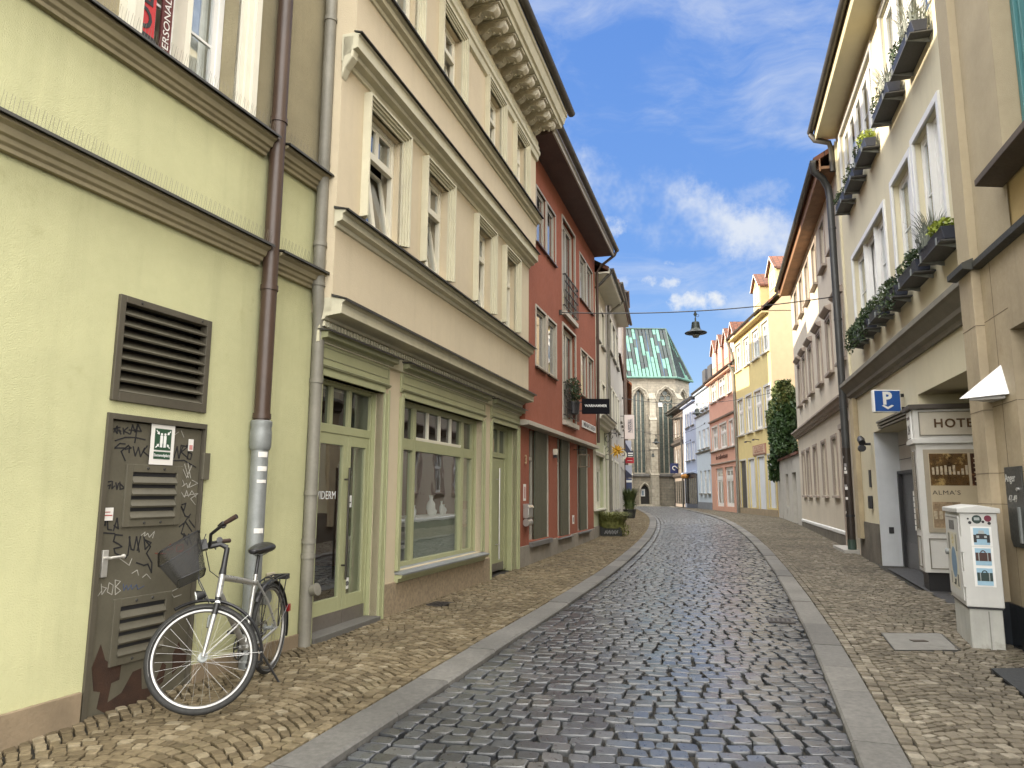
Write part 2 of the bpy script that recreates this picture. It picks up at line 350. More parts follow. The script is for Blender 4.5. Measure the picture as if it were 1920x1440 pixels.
def stone_mat(name, stops, rough, spec, bump, bs, moss=None, coat=0, rv=.08):
    m, nt, b = nodes(name); at = nt.nodes.new('ShaderNodeAttribute'); at.attribute_name = 'tint'
    tc = nt.nodes.new('ShaderNodeTexCoord').outputs['Object']
    c = ramp(nt, at.outputs['Fac'], stops).outputs['Color']
    n1 = noise(nt, tc, 22, 5, .65); k = ramp(nt, n1.outputs['Fac'], [(.3, (.62,) * 3), (.7, (1.12,) * 3)])
    mm = nt.nodes.new('ShaderNodeMix'); mm.data_type = 'RGBA'; mm.blend_type = 'MULTIPLY'; mm.inputs[0].default_value = 1
    nt.links.new(c, mm.inputs[6]); nt.links.new(k.outputs[0], mm.inputs[7]); c = mm.outputs[2]
    n2 = noise(nt, tc, .55, 6, .6); k2 = ramp(nt, n2.outputs['Fac'], [(.35, (.72,) * 3), (.65, (1.08,) * 3)])
    m2 = nt.nodes.new('ShaderNodeMix'); m2.data_type = 'RGBA'; m2.blend_type = 'MULTIPLY'; m2.inputs[0].default_value = 1
    nt.links.new(c, m2.inputs[6]); nt.links.new(k2.outputs[0], m2.inputs[7]); c = m2.outputs[2]
    if moss:
        n5 = noise(nt, tc, 1.3, 8, .75); c = mixc(nt, ramp(nt, n5.outputs['Fac'], [(.56, (0, 0, 0)), (.75, (.45, .45, .45))]).outputs[0], c, moss)
    nt.links.new(c, b.inputs['Base Color'])
    rr = ramp(nt, n1.outputs['Fac'], [(.25, (rough - rv,) * 3), (.75, (rough + rv,) * 3)]); nt.links.new(rr.outputs[0], b.inputs['Roughness'])
    b.inputs['Specular IOR Level'].default_value = spec
    if coat: b.inputs['Coat Weight'].default_value = coat; b.inputs['Coat Roughness'].default_value = .2
    nb = noise(nt, tc, bs, 6, .7); bp = nt.nodes.new('ShaderNodeBump'); bp.inputs['Strength'].default_value = bump; bp.inputs['Distance'].default_value = .004
    nt.links.new(nb.outputs['Fac'], bp.inputs['Height']); nt.links.new(bp.outputs[0], b.inputs['Normal'])
    return m
def make_stones(name, P, ang, A, B, Z, mat, h=.008, seg=8, depth=.04, bed=None, tilt=.02):
    """one paving surface: thousands of separate rounded setts in one mesh, with a random tint each"""
    n = len(P); P = np.asarray(P, float); ang = np.asarray(ang); A = np.asarray(A); B = np.asarray(B); Z = np.asarray(Z)
    if seg == 8: U = np.array([(1, -.74), (1, .74), (.80, 1), (-.80, 1), (-1, .74), (-1, -.74), (-.80, -1), (.80, -1)])
    else: U = np.array([(1, -1), (1, 1), (-1, 1), (-1, -1)]) * .95
    J = U[None] * (1 + nrs.uniform(-.085, .085, (n, len(U), 2)))
    sk = nrs.uniform(-.14, .14, n); J[:, :, 0] += sk[:, None] * J[:, :, 1]
    rings = [(.90, h), (.975, h * .6), (1.0, -.006), (1.0, -depth)] if seg == 8 else [(.9, h * .7), (1.0, -depth * .6)]
    tx, ty = nrs.uniform(-tilt, tilt, n), nrs.uniform(-tilt, tilt, n); dz = nrs.uniform(-.004, .004, n)
    V = []
    ca, sa = np.cos(ang)[:, None], np.sin(ang)[:, None]
    for sc, z in rings:
        lx, ly = J[:, :, 0] * A[:, None] * sc, J[:, :, 1] * B[:, None] * sc
        V.append(np.stack([P[:, 0:1] + lx * ca - ly * sa, P[:, 1:2] + lx * sa + ly * ca, (Z + dz)[:, None] + z + (lx * tx[:, None] + ly * ty[:, None] if z > -.02 else 0 * lx)], -1))
    V = np.stack(V, 1); K = len(rings); s = len(U)                      # n,K,s,3
    V = V.reshape(n, K * s, 3)
    quads = [[(i + 1) * s + k, (i + 1) * s + (k + 1) % s, (i) * s + (k + 1) % s, (i) * s + k] for i in range(K - 1) for k in range(s)]
    top = list(range(s))
    nv = K * s; base = (np.arange(n) * nv)[:, None]
    Q = (np.array(quads).reshape(1, -1) + base); Tp = (np.array(top).reshape(1, -1) + base)
    loops = np.concatenate([Tp, Q[:, :].reshape(n, -1)[:, ::1]], 1).ravel()
    sizes = np.tile(np.array([s] + [4] * len(quads)), n)
    starts = np.concatenate([[0], np.cumsum(sizes)[:-1]])
    me = bpy.data.meshes.new(name); me.vertices.add(n * nv); me.vertices.foreach_set('co', V.ravel().astype(np.float32))
    me.loops.add(len(loops)); me.loops.foreach_set('vertex_index', loops.astype(np.int32))
    me.polygons.add(len(sizes)); me.polygons.foreach_set('loop_start', starts.astype(np.int32)); me.polygons.foreach_set('loop_total', sizes.astype(np.int32))
    if seg == 8: me.polygons.foreach_set('use_smooth', np.tile(np.array([False] + [i < s for i in range(len(quads))]), n))
    at = me.attributes.new('tint', 'FLOAT', 'POINT'); at.data.foreach_set('value', np.repeat(nrs.uniform(0, 1, n), nv).astype(np.float32))
    me.materials.append(mat); me.update(calc_edges=True); me.validate()
    o = bpy.data.objects.new(name, me); COL.objects.link(o); return tag(o, kind='structure')
JOINT = pm('joint soil', (.022, .019, .014), .95, var=.4, vs=4, bump=.6, bs=120, dirt=(.03, .035, .012), ds=1.4, dthr=.6)
EARTH = pm('earth', (.05, .045, .035), .95, var=.3)
# the ground sheet out to the horizon
mb = MB(); Ys = [-400, -60, -20, -10, -4, 0, 2, 4, 6, 8, 10, 12, 14, 17, 20, 24, 28, 32, 36, 40, 45, 52, 60, 80, 120, 400, 900]; Xs = [-900, -60, -20, 0, 20, 60, 900]
mb.add([(x, y, gf(max(-10, y)) - .11) for y in Ys for x in Xs], [(j * 7 + i, j * 7 + i + 1, (j + 1) * 7 + i + 1, (j + 1) * 7 + i) for j in range(len(Ys) - 1) for i in range(6)])
tag(mb.out('ground', EARTH, fix=False), kind='structure')
ROAD = stone_mat('basalt setts', [(0, (.036, .039, .044)), (.4, (.055, .060, .067)), (.8, (.078, .085, .094)), (1, (.105, .104, .102))], .33, .75, .5, 150, moss=(.035, .034, .022), rv=.12, coat=.6)
PAVE = stone_mat('limestone setts', [(0, (.115, .088, .05)), (.45, (.17, .133, .078)), (.85, (.215, .172, .105)), (1, (.29, .245, .165))], .74, .3, .6, 140, moss=(.075, .075, .03))
PAVR = stone_mat('grey brown setts', [(0, (.11, .093, .066)), (.45, (.162, .139, .102)), (.85, (.205, .178, .132)), (1, (.28, .25, .195))], .68, .35, .6, 140, moss=(.065, .07, .035))
KERBM = stone_mat('granite kerb', [(0, (.135, .13, .12)), (.5, (.165, .16, .148)), (1, (.205, .195, .175))], .7, .35, .5, 180, moss=(.09, .085, .07))
strip('road_bed', JOINT, lambda Y: kx(PL, Y) - .04, lambda Y: kx(PR, Y) + .04, ROADZ - .03, -6, 82, 160)
strip('pavement_bed', JOINT, lambda Y: np.interp(Y, WLx[:, 1], WLx[:, 0]) - .6, lambda Y: kx(PL, Y) - .28, BEDZ, -6, 82, 160)
strip('pavement_bed', JOINT, lambda Y: kx(PR, Y) + .28, lambda Y: np.interp(Y, WRx[:, 1], WRx[:, 0]) + 2.6, BEDZ, -6, 82, 160)
# --- road setts
P, ang, A, B = [], [], [], []; far = ([], [], [], [])
Y = 1.5
while Y < 78:
    pitch = .152; sl = kslope(PL, Y); ln = math.hypot(1, sl); tx_, ty_ = sl / ln, 1 / ln; nx_, ny_ = ty_, -tx_
    x0 = float(kx(PL, Y)); Wm = 3.0
    for _ in range(8): Wm = (float(kx(PR, Y + ny_ * Wm)) - x0) / nx_
    tgt = (P, ang, A, B) if Y < 34 else far
    w = .0; first = True
    while w < Wm - .05:
        gut = first or w > Wm - .34
        L = .175 if gut else rnd.choice((rnd.uniform(.12, .17), rnd.uniform(.15, .235)))
        if not first and w + L > Wm - .17 and not gut: L = max(.1, Wm - .175 - w)
        c = w + L / 2; bow = .045 * c * c * (1 if c < 2.2 else 1) + .03 * math.sin(Y * .9 + c)
        a = math.atan2(ny_, nx_) + math.atan(.09 * c)
        if gut: bow += (nrs.uniform(-.02, .02)); a += 0
        jx, jy = rnd.gauss(0, .007), rnd.gauss(0, .007)
        tgt[0].append((x0 + nx_ * c + tx_ * bow + jx, Y + ny_ * c + ty_ * bow + jy)); tgt[1].append(a + rnd.gauss(0, .035)); tgt[2].append(L / 2 - .0045 - rnd.uniform(0, .005)); tgt[3].append(pitch / 2 - .006 - rnd.uniform(0, .007))
        w += L; first = False
    Y += pitch * ty_
zz = lambda P: g(np.array(P)[:, 1]) + ROADZ
make_stones('road', P, ang, A, B, zz(P) + nrs.normal(0, .0025, len(P)), ROAD, h=.0075, depth=.045, tilt=.045)
make_stones('road', *far[:1], *far[1:], zz(far[0]), ROAD, h=.008, seg=4, depth=.03, tilt=.05)
# --- pavements: kerb course in line, then segmental arcs
def pavement(K, side, WX, mat, Ymax, Ylod, Wmax, skip=()):
    near, far = ([], [], [], []), ([], [], [], []); p = .096; Y = 2.6; k = 0
    while Y < Ymax:
        sl = kslope(K, Y); ln = math.hypot(1, sl); tx_, ty_ = sl / ln, 1 / ln; nx_, ny_ = (-ty_, tx_) if side == 'L' else (ty_, -tx_)
        x0 = float(kx(K, Y)); w = .30; row = 0; off = rnd.uniform(0, .06)
        while w < Wmax:
            if row < 2: L = .095 if row == 0 else .09
            else: L = rnd.uniform(.078, .12)
            if row >= 2: f0 = ((w + L / 2 - .5) / 1.25) % 1; L /= 1 + .55 * abs(2 * f0 - 1) ** 2
            c = w + L / 2; AW = 1.25; fr = ((c - .5) / AW) % 1
            if row >= 2:
                bow = .29 * (1 - (2 * fr - 1) ** 2); sl2 = -.29 * 2 * (2 * fr - 1) * 2 / AW
            else: bow, sl2 = off, 0
            px_, py_ = x0 + nx_ * c + tx_ * bow, Y + ny_ * c + ty_ * bow
            lim = float(np.interp(py_, WX[:, 1], WX[:, 0]))
            if (px_ < lim - .02) if side == 'L' else (px_ > lim + (2.4 if 10.3 < py_ < 12.4 else 0) + .02): break
            if not any(q(px_, py_) for q in skip):
                tgt = near if py_ < Ylod else far
                tgt[0].append((px_ + rnd.gauss(0, .003), py_ + rnd.gauss(0, .003))); tgt[1].append(math.atan2(ny_, nx_) + math.atan(sl2) * (-1 if side == 'L' else 1) + rnd.gauss(0, .05))
                cs = math.cos(math.atan(sl2)); tgt[2].append(L / 2 / cs - .0045); tgt[3].append(p / 2 * cs - .0058 - rnd.uniform(0, .004))
            w += L; row += 1
        Y += p * ty_; k += 1
    for t, seg in ((near, 8), (far, 4)):
        if t[0]: make_stones('pavement', t[0], t[1], t[2], t[3], g(np.array(t[0])[:, 1]) + nrs.normal(0, .0015, len(t[0])), mat, h=.0045, seg=seg, depth=.035, tilt=.03)
def inquad(q):
    q = [Vector((*p, 0)) for p in q]
    def f(x, y):
        s = 0
        for i in range(len(q)):
            a, b = q[i], q[(i + 1) % len(q)]; c = (b.x - a.x) * (y - a.y) - (b.y - a.y) * (x - a.x); s += 1 if c > 0 else -1
        return abs(s) == len(q)
    return f
HATCH = [(4.26, 8.62), (4.94, 8.64), (4.60, 7.72), (3.93, 7.70)]
DRAIN = [(-1.21, 10.41), (-1.07, 10.82), (-.81, 10.74), (-.95, 10.33)]
MATQ = [(4.43, 6.97), (5.2, 7.02), (4.9, 6.1), (4.12, 6.05)]
ASPH = [(7.99, 15.75), (8.62, 15.79), (7.2, 12.26), (7.2, 10.9), (6.41, 10.94)]
pavement(PL, 'L', WLx, PAVE, 60, 21, 4.2, [inquad(DRAIN)])
pavement(PR, 'R', WRx, PAVR, 66, 20, 6.0, [inquad(HATCH), inquad(MATQ), inquad(ASPH)])
# --- kerbs: granite slabs with open joints
def kerb(K, side):
    mb = MB(); Y = -5.5; tints = []
    while Y < 78:
        L = rnd.uniform(.8, 1.3); Y1 = Y + L - .011; q = []
        for yy in (Y, (Y + Y1) / 2, Y1):
            sl = kslope(K, yy); ln = math.hypot(1, sl); nx_, ny_ = (-1 / ln, sl / ln) if side == 'L' else (1 / ln, -sl / ln)
            x = float(kx(K, yy)); q.append(((x, yy), (x + nx_ * .29, yy + ny_ * .29)))
        dz = rnd.uniform(-.006, .005); vs = []
        for a, b in q:
            z = gf(a[1]) + .004 + dz; e = (b[0] - a[0], b[1] - a[1])
            vs += [(a[0], a[1], z - .12), (a[0], a[1], z - .018), (a[0] + e[0] * .06, a[1] + e[1] * .06, z), (b[0], b[1], z), (b[0], b[1], z - .12)]
        fs = [(i * 5 + k, i * 5 + k + 1, (i + 1) * 5 + k + 1, (i + 1) * 5 + k) for i in range(2) for k in range(4)] + [(0, 1, 2, 3, 4), (10, 14, 13, 12, 11)]
        mb.add(vs, fs); tints += [rnd.random()] * len(vs); Y += L
    o = tag(mb.out('kerb', KERBM, fix=True), kind='structure')
    at = o.data.attributes.new('tint', 'FLOAT', 'POINT'); at.data.foreach_set('value', tints); return o
kerb(PL, 'L'); kerb(PR, 'R')
# asphalt in front of the garage
mb = MB(); mb.add([(x, y, gf(y) + .0) for x, y in ASPH] + [(9.2, 15.5, gf(15)), (9.2, 11, gf(11))], [(0, 1, 2, 3, 4)])
tag(mb.out('asphalt_apron', pm('asphalt', (.04, .04, .042), .85, var=.2, vs=6, bump=.5, bs=200), fix=False), kind='structure')
def plate(name, q, dz, mat, label, cat, th=.02):
    c = (sum(p[0] for p in q) / len(q), sum(p[1] for p in q) / len(q)); z0 = gf(c[1])
    r = empty(name, (c[0], c[1], z0 + dz - th), 0, label, cat); mb = MB()
    mb.prism([(p[0] - c[0], p[1] - c[1], gf(p[1]) - z0) for p in q], (0, 0, th)); return r, mb, c
r, mb, c = plate('manhole_cover', HATCH, .004, None, 'large square concrete access cover with a small grating in the right pavement', 'manhole cover')
mb.out('cover', pm('concrete', (.17, .165, .15), .85, var=.15, vs=7, bump=.3, bs=160, dirt=(.10, .095, .08), dthr=.6), r, bevel=.003)
MB().box(-.07, .09, -.03, .06, .0215, .026).out('grating', pm('rusty iron', (.06, .045, .035), .7, .3), r)
fr = MB()
for i in range(4):
    a, b = Vector((*HATCH[i], 0)), Vector((*HATCH[(i + 1) % 4], 0)); d = (b - a).normalized(); nn = Vector((d.y, -d.x, 0)) * -.012
    fr.prism([(a.x - c[0], a.y - c[1], .019), (b.x - c[0], b.y - c[1], .019), (b.x + nn.x - c[0], b.y + nn.y - c[1], .019), (a.x + nn.x - c[0], a.y + nn.y - c[1], .019)], (0, 0, .006))
fr.out('frame', LEAD, r)
r, mb, c = plate('drain_cover', DRAIN, .004, None, 'small dark iron cover in the left pavement below the shop window', 'drain cover')
mb.out('cover', pm('cast iron', (.035, .03, .026), .6, .4, var=.3, vs=14), r)
gm = MB()
for k in range(5): gm.box(-.14 + .06 * k, -.11 + .06 * k, -.14, .14, .021, .026, T=Matrix.Rotation(R(-20), 4, 'Z'))
gm.out('rib', MATS['cast iron'], r)
for q, lb in ((((.80, 10.6), (1.16, 10.5), (1.06, 10.25), (.72, 10.34)), 'dark iron street drain set in the cobbles by the left kerb'), (((3.36, 9.86), (3.66, 9.75), (3.58, 9.42), (3.28, 9.52)), 'iron gully grate with slots in the cobbles by the right kerb')):
    r, mb, c = plate('gully_grate', q, ROADZ + .016, None, lb, 'drain grate'); mb.out('grate', MATS['cast iron'], r)
    sl = MB()
    for k in range(6): sl.box(-.15 + .055 * k, -.125 + .055 * k, -.11, .11, .0205, .024, T=Matrix.Rotation(R(-17), 4, 'Z'))
    sl.out('bar', pm('worn iron', (.10, .095, .09), .5, .6), r)
r, mb, c = plate('doormat', MATQ, .012, None, 'dark ribbed entrance mat lying on the right pavement at the frame edge', 'doormat', .02)
mb.out('mat', pm('rubber', (.022, .024, .026), .8, bump=.5, bs=90), r)
# ================================================================== LEFT SIDE
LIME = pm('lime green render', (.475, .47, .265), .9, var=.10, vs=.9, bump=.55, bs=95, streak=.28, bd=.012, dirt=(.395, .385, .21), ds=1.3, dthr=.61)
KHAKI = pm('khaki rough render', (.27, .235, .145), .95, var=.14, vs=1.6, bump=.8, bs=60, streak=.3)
STUC = pm('grey brown cornice paint', (.285, .245, .15), .8, var=.12, streak=.35)
PLINA = pm('tan plinth', (.225, .172, .11), .9, var=.25, vs=2, bump=.4, bs=50, dirt=(.11, .085, .052), dthr=.58)
OLIVE = pm('olive metal paint', (.112, .102, .074), .5, .2, var=.14, vs=3, streak=.2, dirt=(.13, .115, .08), ds=1.5, dthr=.62)
OLIVD = pm('olive frame paint', (.085, .075, .055), .5, .2, var=.15)
# ---------------------------------------------------------------- lime green house
A = Fac((-2.19, 7.73), 19.5, 'L', 'town_house', 'lime green house with brown cornices, nearest on the left')
a0 = -9.5
gdoor, ggrille = (-2.50, -1.485, -.3, 2.14), (-2.49, -1.52, 2.235, 3.055)
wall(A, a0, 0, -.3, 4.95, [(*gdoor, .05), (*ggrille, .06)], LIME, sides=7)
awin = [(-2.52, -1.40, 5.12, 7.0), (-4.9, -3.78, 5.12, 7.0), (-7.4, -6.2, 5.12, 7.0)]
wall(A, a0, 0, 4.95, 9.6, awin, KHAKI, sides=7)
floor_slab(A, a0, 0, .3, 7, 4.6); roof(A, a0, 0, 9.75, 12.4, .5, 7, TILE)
MB().box(a0, -2.52, -.03, .0, -.3, .16).box(-1.465, 0, -.03, .0, -.3, .12).out('plinth', PLINA, A.root, bevel=.006)
prof = [(0, 0), (.045, .0), (.05, .03), (.075, .045), (.085, .075), (.11, .085), (.125, .13), (.16, .15), (.165, .175), (.0, .2)]
for z, nm in ((3.745, 'cornice'), (4.875, 'cornice')):
    m = MB()
    for x0, x1 in ((a0, -.965), (-.80, .02)): m.mould([(o * 1.05, z + h) for o, h in prof], x0, x1)
    c = m.out(nm, STUC, A.root, bevel=.004)
    m = MB()
    for x0, x1 in ((a0, -.955), (-.81, .04)): m.mould([(0, z + .203), (.2, z + .182), (.205, z + .165), (.212, z + .167), (.207, z + .192), (0, z + .235)], x0, x1)
    m.out('flashing', LEAD, c)
    s = MB(); x = -6
    while x < .0:
        if not -.98 < x < -.78:
            for dx, tl in ((-.012, .05), (.012, .09)):
                s.tube([(x + dx, -.15, z + .2), (x + dx * 1.2, -.15 - tl * .3, z + .2 + .13)], .0014, 3)
        x += .055
    tag(s.out('bird_spikes', pm('spike wire', (.30, .28, .24), .5, .6), c), kind='stuff')
W = window(A, *awin[0], ins=.2, fm=WHITE, fw=.07, mull=1, tr=None, munt=2, surround=OFFW, sw=.2, surprof=((0, .3, .03), (.3, .62, .055), (.62, 1, .085)), curt=True)
MB().box(-1.99, -1.93, .06, .22, 5.12, 7.0).out('mullion', OFFW, W)
for a in awin[1:]: window(A, *a, ins=.2, surround=OFFW, sw=.2)
bn = empty('window_banner', A.W(-2.3, 5.16, -.185), A.rz, 'red vertical banner lettered JOB standing inside the upper left window', 'banner')
MB().box(-.17, .08, -.01, .01, 0, 1.5).out('panel', pm('red banner', (.5, .03, .035), .6, var=.05), bn)
text('lettering', 'JOB A', .27, BLACK, bn, TX(-.04, -.014, .55, True), .001, .004, spacing=1.05)
b2 = empty('window_banner', A.W(-2.06, 5.16, -.185), A.rz, 'narrow dark banner with small pale lettering beside the red one in the upper left window', 'banner')
MB().box(-.09, .02, -.01, .01, 0, 1.5).out('panel', pm('dark red banner', (.10, .02, .02), .6), b2)
text('lettering', 'PERSONALDIENST', .095, WHITE, b2, TX(-.035, -.014, .62, True), .001, sx=1.2)
# louvred grille over the door
m = MB(); x0, x1, z0, z1 = ggrille; f = .055
for q in ((x0, x0 + f, z0, z1), (x1 - f, x1, z0, z1), (x0 + f, x1 - f, z1 - f, z1), (x0 + f, x1 - f, z0, z0 + .07)): m.box(q[0], q[1], -.028, .05, q[2], q[3])
gr = m.out('ventilation_grille', OLIVD, A.root, bevel=.004)
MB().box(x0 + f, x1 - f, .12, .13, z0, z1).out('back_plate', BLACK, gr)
for k in range(8):
    z = z0 + .075 + k * (z1 - z0 - .13) / 8
    MB().prism([(x0 + f, -.03, z), (x0 + f, -.022, z - .012), (x0 + f, .09, z + .062), (x0 + f, .09, z + .078)], (x1 - x0 - 2 * f, 0, 0)).out('louvre', OLIVE, gr)
for x in (x0 + .2, x1 - .12): MB().lathe([(.011, 0), (.008, .008)], n=8, T=Matrix.Translation((x, -.028, z1 - .028)) @ Matrix.Rotation(R(90), 4, 'X')).out('screw', LEAD, gr)
# steel door with two louvre panels and graffiti
x0, x1, z0, z1 = -2.50, -1.485, -.07, 2.14; fr = MB(); f = .045
fr.box(x0, x0 + f, -.02, .05, -.3, z1).box(x1 - f * .4, x1, -.02, .05, -.3, z1).box(x0 + f, x1 - f * .4, -.02, .05, z1 - f, z1)
D = fr.out('door_frame', OLIVD, A.root, bevel=.003)
leaf = MB().box(x0 + f + .006, x1 - f * .4 - .004, .018, .055, z0, z1 - f - .008).out('door', OLIVE, D, bevel=.003)
def rust(pts, name='rust_patch'):
    return MB().prism([(p[0], .0165, p[1]) for p in pts], (0, .002, 0)).out(name, pm('rust', (.036, .0155, .007), .9, var=.4, vs=9, bump=.5, bs=80), D, fix=True)
rust([(-2.42, .30), (-2.36, .45), (-2.31, .33), (-2.23, .27), (-2.16, .29), (-2.17, .16), (-2.24, .15), (-2.26, .02), (-2.14, .06), (-2.05, .19), (-1.97, .20), (-1.95, .04), (-1.84, .03), (-1.76, .20), (-1.72, .17), (-1.74, .05), (-1.86, -.02), (-1.96, -.14), (-2.0, -.28 + .13), (-2.08, -.05), (-2.2, -.10), (-2.35, 0), (-2.33, .11), (-2.39, .13)])
rust([(-1.66, .24), (-1.60, .33), (-1.57, .26), (-1.50, .21), (-1.52, .12), (-1.58, .13), (-1.65, .08)])
def louvrebox(x0, x1, z0, z1, n):
    m = MB(); f = .06
    for q in ((x0, x0 + f, z0, z1), (x1 - f, x1, z0, z1), (x0 + f, x1 - f, z1 - f, z1), (x0 + f, x1 - f, z0, z0 + f)): m.box(q[0], q[1], .0, .02, q[2], q[3])
    o = m.out('louvre_panel', OLIVE, D, bevel=.003)
    l = MB()
    for k in range(n):
        z = z0 + f + .01 + k * (z1 - z0 - 2 * f) / n
        l.prism([(x0 + f, -.012, z), (x0 + f, -.004, z - .014), (x0 + f, .017, z + .035), (x0 + f, .017, z + .05)], (x1 - x0 - 2 * f, 0, 0))
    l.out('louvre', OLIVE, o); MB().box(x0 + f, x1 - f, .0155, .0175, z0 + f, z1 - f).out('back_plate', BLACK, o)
    for x in (x0 + .2, x1 - .2):
        for z in (z0 + .028, z1 - .028): MB().lathe([(.012, 0), (.008, .008)], n=8, T=Matrix.Translation((x, 0, z)) @ Matrix.Rotation(R(90), 4, 'X')).out('screw', LEAD, o)
louvrebox(-2.275, -1.71, 1.285, 1.765, 4); louvrebox(-2.285, -1.73, .27, .755, 4)
h = MB().box(-2.425, -2.375, -.0, .018, .93, 1.125); h.tube([(-2.4, .01, 1.07), (-2.4, -.05, 1.07), (-2.29, -.055, 1.075)], .011, 8); h.lathe([(.017, 0), (.017, .02), (.0, .03)], n=10, T=Matrix.Translation((-2.29, -.04, 1.075)) @ Matrix.Rotation(R(90), 4, 'X'))
h.out('handle', pm('pale alloy', (.62, .60, .55), .35, .6), D, bevel=.004, smooth=40)
MB().box(x1 - .03, x1 + .045, -.035, -.01, 1.66, 1.89).out('hinge', OLIVE, D, bevel=.004)
# graffiti: marker strokes, written where they stand in the photograph's door crop (4 px per photo pixel)
def strokes(name, col, lines, w=.006):
    m = MB(); yy = .0155
    for L in lines:
        P = []
        for (x, y) in L:
            u, z = A.uz(160 + x / 4, 760 + y / 4, -.0155); P.append(Vector((u, 0, z)))
        for i in range(len(P) - 1):
            a, b = P[i], P[i + 1]; d = (b - a); 
            if d.length < 1e-4: continue
            d.normalize(); nn = Vector((-d.z, 0, d.x)) * w / 2; e = d * w * .3
            q = [a - e + nn, a - e - nn, b + e - nn, b + e + nn]
            m.prism([(p.x, yy, p.z) for p in q], (0, .002, 0))
    return m.out(name, pm(name + str(col), col, .6), D)
INK = (.012, .012, .014); PALE = (.33, .32, .28)
strokes('graffiti', INK, [
 [(215, 200), (240, 155), (240, 210), (215, 175), (262, 165)], [(268, 195), (250, 185), (268, 215)], [(285, 170), (290, 215)], [(320, 165), (288, 192), (335, 215)], [(340, 215), (355, 145), (375, 200), (395, 140), (372, 280)], [(330, 185), (420, 195), (395, 140)],
 [(225, 265), (300, 240), (380, 242), (450, 258)], [(300, 290), (260, 285), (222, 320), (300, 320), (325, 300), (270, 345), (300, 415)], [(300, 330), (345, 320), (330, 310), (330, 355)], [(360, 310), (375, 380), (400, 315), (415, 385), (445, 320)], [(465, 305), (435, 345), (480, 385)],
 [(665, 395), (690, 310), (700, 395), (735, 305)], [(705, 395), (720, 300), (770, 310), (720, 350), (770, 395)], [(760, 300), (815, 315), (770, 340)], [(770, 350), (800, 365), (790, 405), (765, 400), (775, 350)], [(655, 415), (740, 412), (830, 465)],
 [(195, 570), (160, 575), (150, 610), (190, 595), (180, 625)], [(205, 570), (200, 625), (220, 605)], [(230, 580), (238, 630), (250, 585)], [(260, 575), (262, 630), (297, 622), (262, 590)],
 [(155, 820), (150, 900), (108, 880)], [(200, 820), (165, 850), (170, 930), (200, 935)], [(212, 940), (240, 845), (248, 925), (215, 900)], [(105, 955), (222, 962)],
 [(280, 975), (225, 970), (212, 1020), (250, 1040), (275, 1060), (215, 1075), (225, 1110), (300, 1145), (320, 1120), (330, 1050), (335, 985)], [(330, 985), (345, 1080), (365, 1085), (385, 985), (405, 1100)], [(415, 985), (390, 1090)], [(440, 985), (450, 1080), (495, 1030), (450, 1010), (490, 1060), (460, 1110), (500, 1180), (497, 1255), (470, 1190), (440, 1200), (385, 1180)],
 [(725, 745), (755, 735), (740, 790), (720, 760), (750, 830), (780, 840)], [(790, 815), (750, 870), (800, 945)], [(780, 860), (820, 915)], [(705, 910), (745, 880), (720, 960), (760, 990), (740, 960)], [(765, 1040), (775, 965), (795, 1045)], [(735, 985), (770, 1050)],
], .0105)
strokes('graffiti', PALE, [
 [(100, 1345), (75, 1390), (95, 1430), (120, 1395)], [(120, 1340), (125, 1420), (160, 1370), (125, 1360)], [(180, 1330), (165, 1400), (200, 1420), (210, 1350), (180, 1330)], [(225, 1310), (225, 1420), (265, 1390), (230, 1360), (265, 1320), (225, 1310)],
 [(730, 560), (745, 600), (722, 610), (760, 585), (770, 620), (790, 575), (780, 615), (845, 585), (800, 560)], [(720, 650), (745, 690), (760, 640), (775, 685), (800, 640), (830, 690)], [(735, 680), (850, 660), (790, 700), (825, 745)],
 [(725, 460), (760, 540)], [(745, 440), (775, 545)], [(770, 430), (790, 545)], [(800, 450), (760, 545)], [(420, 975), (450, 950), (440, 985), (470, 960), (480, 990), (520, 945), (505, 995)], [(260, 1150), (330, 1200), (350, 1150)], [(350, 1260), (390, 1235), (400, 1275)], [(430, 1290), (460, 1265), (490, 1300)], [(700, 1370), (640, 1400), (665, 1440), (720, 1420)],
 [(660, 230), (700, 200)], [(720, 190), (740, 240)]], .005)
strokes('graffiti', (.16, .05, .035), [[(525, 1110), (605, 1112)], [(615, 1080), (640, 1040), (655, 1080), (620, 1085)], [(690, 1045), (680, 1100)], [(735, 1045), (690, 1050)], [(690, 1095), (735, 1090), (735, 1050)], [(760, 1100), (790, 1070), (770, 1130)]], .009)
strokes('graffiti', (.05, .07, .12), [[(285, 1340), (290, 1390), (310, 1350), (320, 1385), (345, 1345), (350, 1380), (385, 1345), (395, 1380), (440, 1355)]], .006)
def card(name, F, x0, x1, z0, z1, out, mat, label, cat, th=.004):
    r = empty(name, F.W((x0 + x1) / 2, z0, out), F.rz, label, cat); MB().box((x0 - x1) / 2, (x1 - x0) / 2, -th, 0, 0, z1 - z0).out('panel', mat, r); return r
sg = card('safety_sign', A, -2.075, -1.833, 1.77, 2.097, .0, pm('paper', (.66, .64, .6), .7, var=.05), 'green assembly point sign with white arrows and the word Sammelplatz on the graffiti door', 'sign')
SIGNG = pm('sign green', (.025, .065, .035), .5)
MB().box(-.085, .085, -.0065, -.003, .045, .105).box(-.085, .085, -.0065, -.003, .118, .29).out('green_field', SIGNG, sg)
s = MB()
for x in (-.018, .018): s.box(x - .013, x + .013, -.009, -.006, .17, .235).box(x - .011, x - .001, -.009, -.006, .14, .172).box(x + .001, x + .011, -.009, -.006, .14, .172); s.lathe([(.01, 0), (.01, .003)], n=10, T=Matrix.Translation((x, -.006, .246)) @ Matrix.Rotation(R(90), 4, 'X'))
